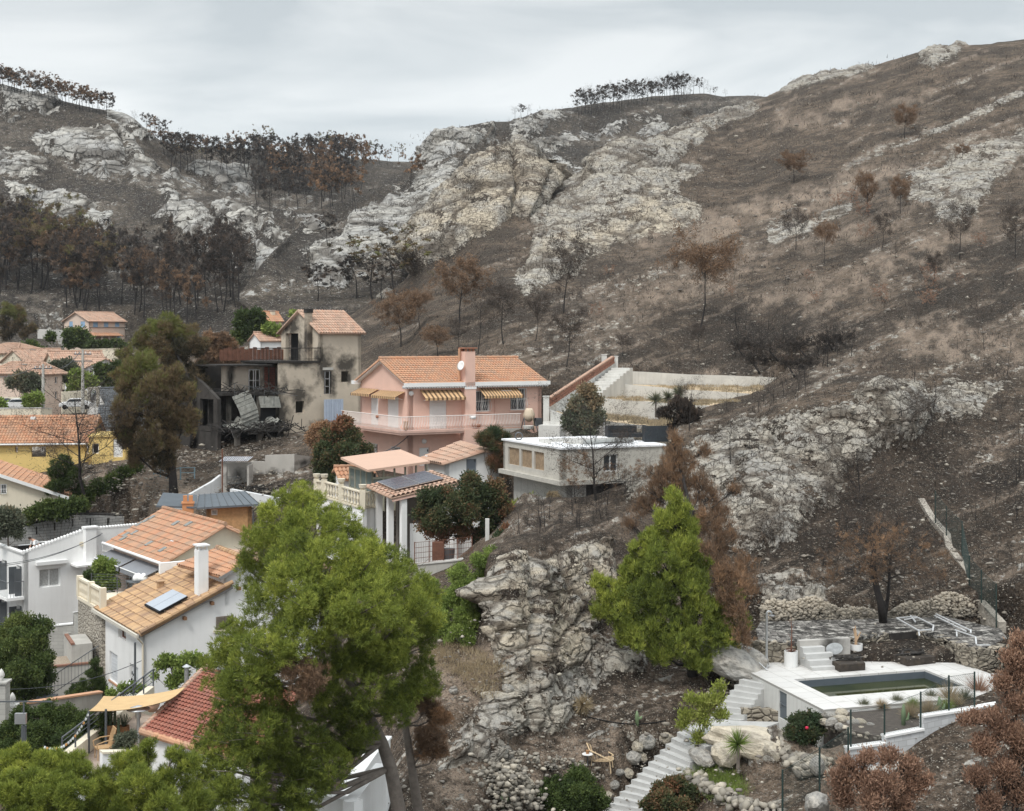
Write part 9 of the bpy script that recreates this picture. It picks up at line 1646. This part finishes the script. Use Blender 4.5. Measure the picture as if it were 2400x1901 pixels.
for i,(x,y,s,lm,lb)in enumerate(((1142,830,.4,LO,'grey rosemary tuft first along the pool edge'),(1255,835,.4,LGR,'dry tuft second along the pool edge'),(1355,805,.4,LO,'rosemary tuft third along the pool edge'),(1455,830,.42,LL,'green tuft behind the cactus'),(1570,775,.4,LO,'rosemary tuft at the far pool edge'),(1440,890,.6,LGR,'golden feather grass right of the cactus'),(1555,870,.7,LGR,'broad golden feather grass by the fence'),(1685,790,.8,LGR,'large golden grass near the pool corner'),(1725,830,.6,LGR,'golden grass left of the wall end'),(1665,850,.5,LL,'green clump between the golden grasses'),(1780,790,.6,LO,'rosemary bush near the right pool corner'),(1870,740,.9,LRR,'reddish dry twiggy bush at the right pool corner'))):
 spiky('tuft',lb,AT(*q_(x,y),-13.12),420,s,.014,lm,up=1.1,group='planting along the pool')
for lb,x,y,hh in(('branching cactus in the middle of the planting bed',1395,940,.7),('blue-grey column cactus by the fence',1622,870,.6),('small cactus on the brown slope under the cliff',None,None,.45),('prickly cactus pads beside the upper flight',500,800,.6),('grey cactus clump at the bottom of the rubble pile',0,0,.5)):
 loc=AT(*q_(x,y),-13.15 if x!=500 else-14.3)if x and x>5 else(hit(1493,1695)if x is None else hit(1178,1890));t=thing('cactus',lb,'cactus',loc);mb=MB();mb.tube([(0,0,-.1),(0,0,hh*.6),(0,0,hh)],[.07,.08,.03],9);mb.build('column',mat('cactus_skin',(.16,.22,.12),.7,.15,5),t,True);mb=MB();mb.tube([(0,0,.15),(.16,0,.2),(.18,0,hh*.6)],[.05,.055,.02],8);mb.build('arm',mat('cactus_skin',(.16,.22,.12),.7),t,True)
for x,yt,yb in((1537,905,975),(1566,905,970),(1592,900,960)):p=P(x,yb,95);p.z=min(p.z,P(x,960,95).z);spiky('yucca',{1537:'left',1566:'middle',1592:'right'}[x]+' one of three tall yuccas on the terraces',p,150,.75,.06,LO,1.1,tint=.45)
def grassmat_patch(label,poly,n,L,w,lm,seed,name='grass',zfix=None,tint=.5):
 rg=np.random.default_rng(seed);c=[]
 xs=[p[0]for p in poly];ys=[p[1]for p in poly]
 m=max(40,n//60)
 while len(c)<m:
  x,y=rg.uniform(min(xs),max(xs)),rg.uniform(min(ys),max(ys))
  if polydist(np.array([x]),np.array([y]),poly)[0]<0:continue
  p=AT(x,y,zfix)if zfix else hit(x,y)
  if p is not None:c.append(tuple(p))
 c=np.array(c);k=rg.integers(0,m,n);s=c[k]+rg.normal(0,1,(n,3))*np.array([.25,.25,.02]);d=rg.normal(0,.45,(n,3))+[0,0,1];d/=np.linalg.norm(d,axis=1,keepdims=True)
 V,Fc=blades(s,d,L*rg.uniform(.4,1.2,n),np.full(n,w),rg);o=np_mesh(name,V,Fc,lm,None,np.clip(np.repeat(rg.normal(tint,.2,n),3),0,1));tag(o,label,name.replace('_',' '),kind='stuff')
grassmat_patch('green and dry grass in the lower right garden',[(1600,1810),(1700,1790),(1760,1850),(1720,1880),(1640,1850)],14000,.16,.014,LL,1)
grassmat_patch('dry tan grass on the slope behind the big pine',[(1000,1440),(1060,1500),(1170,1540),(1150,1640),(1040,1560),(990,1560)],9000,.22,.014,LGR,2,'dry_grass')
grassmat_patch('dry golden grass on the uppermost terrace of the garden',[(1450,902),(1850,905),(1750,920),(1400,906)],4500,.22,.035,LGR,3,'dry_grass',-3.62)
grassmat_patch('dry golden grass on the second terrace of the garden',[(1360,932),(1640,950),(1740,940),(1400,928)],4500,.22,.035,LGR,4,'dry_grass',-4.22)
grassmat_patch('dry golden grass on the third terrace of the garden',[(1310,966),(1540,1000),(1560,988),(1340,962)],5000,.3,.035,LGR,5,'dry_grass',-5.12)
STL=leafmat('scattered_stone',(.27,.24,.20),(.20,.18,.16),(.46,.42,.35),.95,0)
def stubble(name,label,px0,px1,py0,py1,n,seed,kind='twig',pts=None):
 rg=np.random.default_rng(seed);M=2600 if not pts else pts;P_=[];
 for i in range(M):
  p=hit(rg.uniform(px0,px1),rg.uniform(py0,py1))
  if p is not None:P_.append((p.x,p.y,p.z))
 P_=np.array(P_);k=rg.integers(0,len(P_),n);sc=(P_[k,1]/100)[:,None]
 if kind=='twig':
  j=rg.normal(0,1,(n,3))*np.array([.5,.5,.0])*sc;s=P_[k]+j;d=rg.normal(0,.5,(n,3))+[0,0,1];d/=np.linalg.norm(d,axis=1,keepdims=True)
  V,Fc=blades(s-d*.1,d,(rg.uniform(.15,.6,n)*sc[:,0]**.6),.045*sc[:,0]**.9*rg.uniform(.6,1.2,n),rg);o=np_mesh(name,V,Fc,LB,None,np.clip(np.repeat(rg.normal(.45,.25,n),3),0,1))
 else:
  s=P_[k]+rg.normal(0,1,(n,3))*np.array([1.2,1.2,.04])*sc;V,Fc,ti=stones_np(s,rg.pareto(2.6,n).clip(0,4)*.05*sc[:,0]**.7+.04*sc[:,0]**.8,seed,(1.,.8,.45));o=np_mesh(name,V,Fc,STL,None,ti)
 tag(o,label,name.replace('_',' '),kind='stuff')
stubble('burnt_stubble','charred stubble covering the big right slope',850,2450,120,900,26000,1)
stubble('burnt_stubble','charred stubble on the banks and scree in front',1200,2450,850,1450,26000,2)
stubble('burnt_stubble','charred stubble on the left and central hills',0,1700,230,700,12000,3)
stubble('loose_stones','loose pale stones strewn over the right slope',1200,2450,250,900,6000,4,'stone')
stubble('loose_stones','loose pale stones on the scree and gully at right',1600,2450,850,1450,7000,5,'stone')
stubble('loose_stones','loose pale stones on the near slopes',950,2400,1440,1900,7000,6,'stone')
stubble('loose_stones','grey rubble on the bank left of the burnt house',220,700,1020,1240,7000,7,'stone',900)
hm=bpy.data.materials.new('haze');hm.use_nodes=True;t_=hm.node_tree;t_.nodes.clear();o_=t_.nodes.new('ShaderNodeOutputMaterial');v_=t_.nodes.new('ShaderNodeVolumePrincipled')
v_.inputs['Color'].default_value=(.86,.9,.95,1);v_.inputs['Density'].default_value=.00011;v_.inputs['Anisotropy'].default_value=.2;t_.links.new(v_.outputs[0],o_.inputs['Volume'])
mb=MB();mb.box(-3100,-450,-32,3100,4100,110);hz_o=mb.build('haze',hm);tag(hz_o,'thin pale haze filling the valley','haze',kind='stuff')
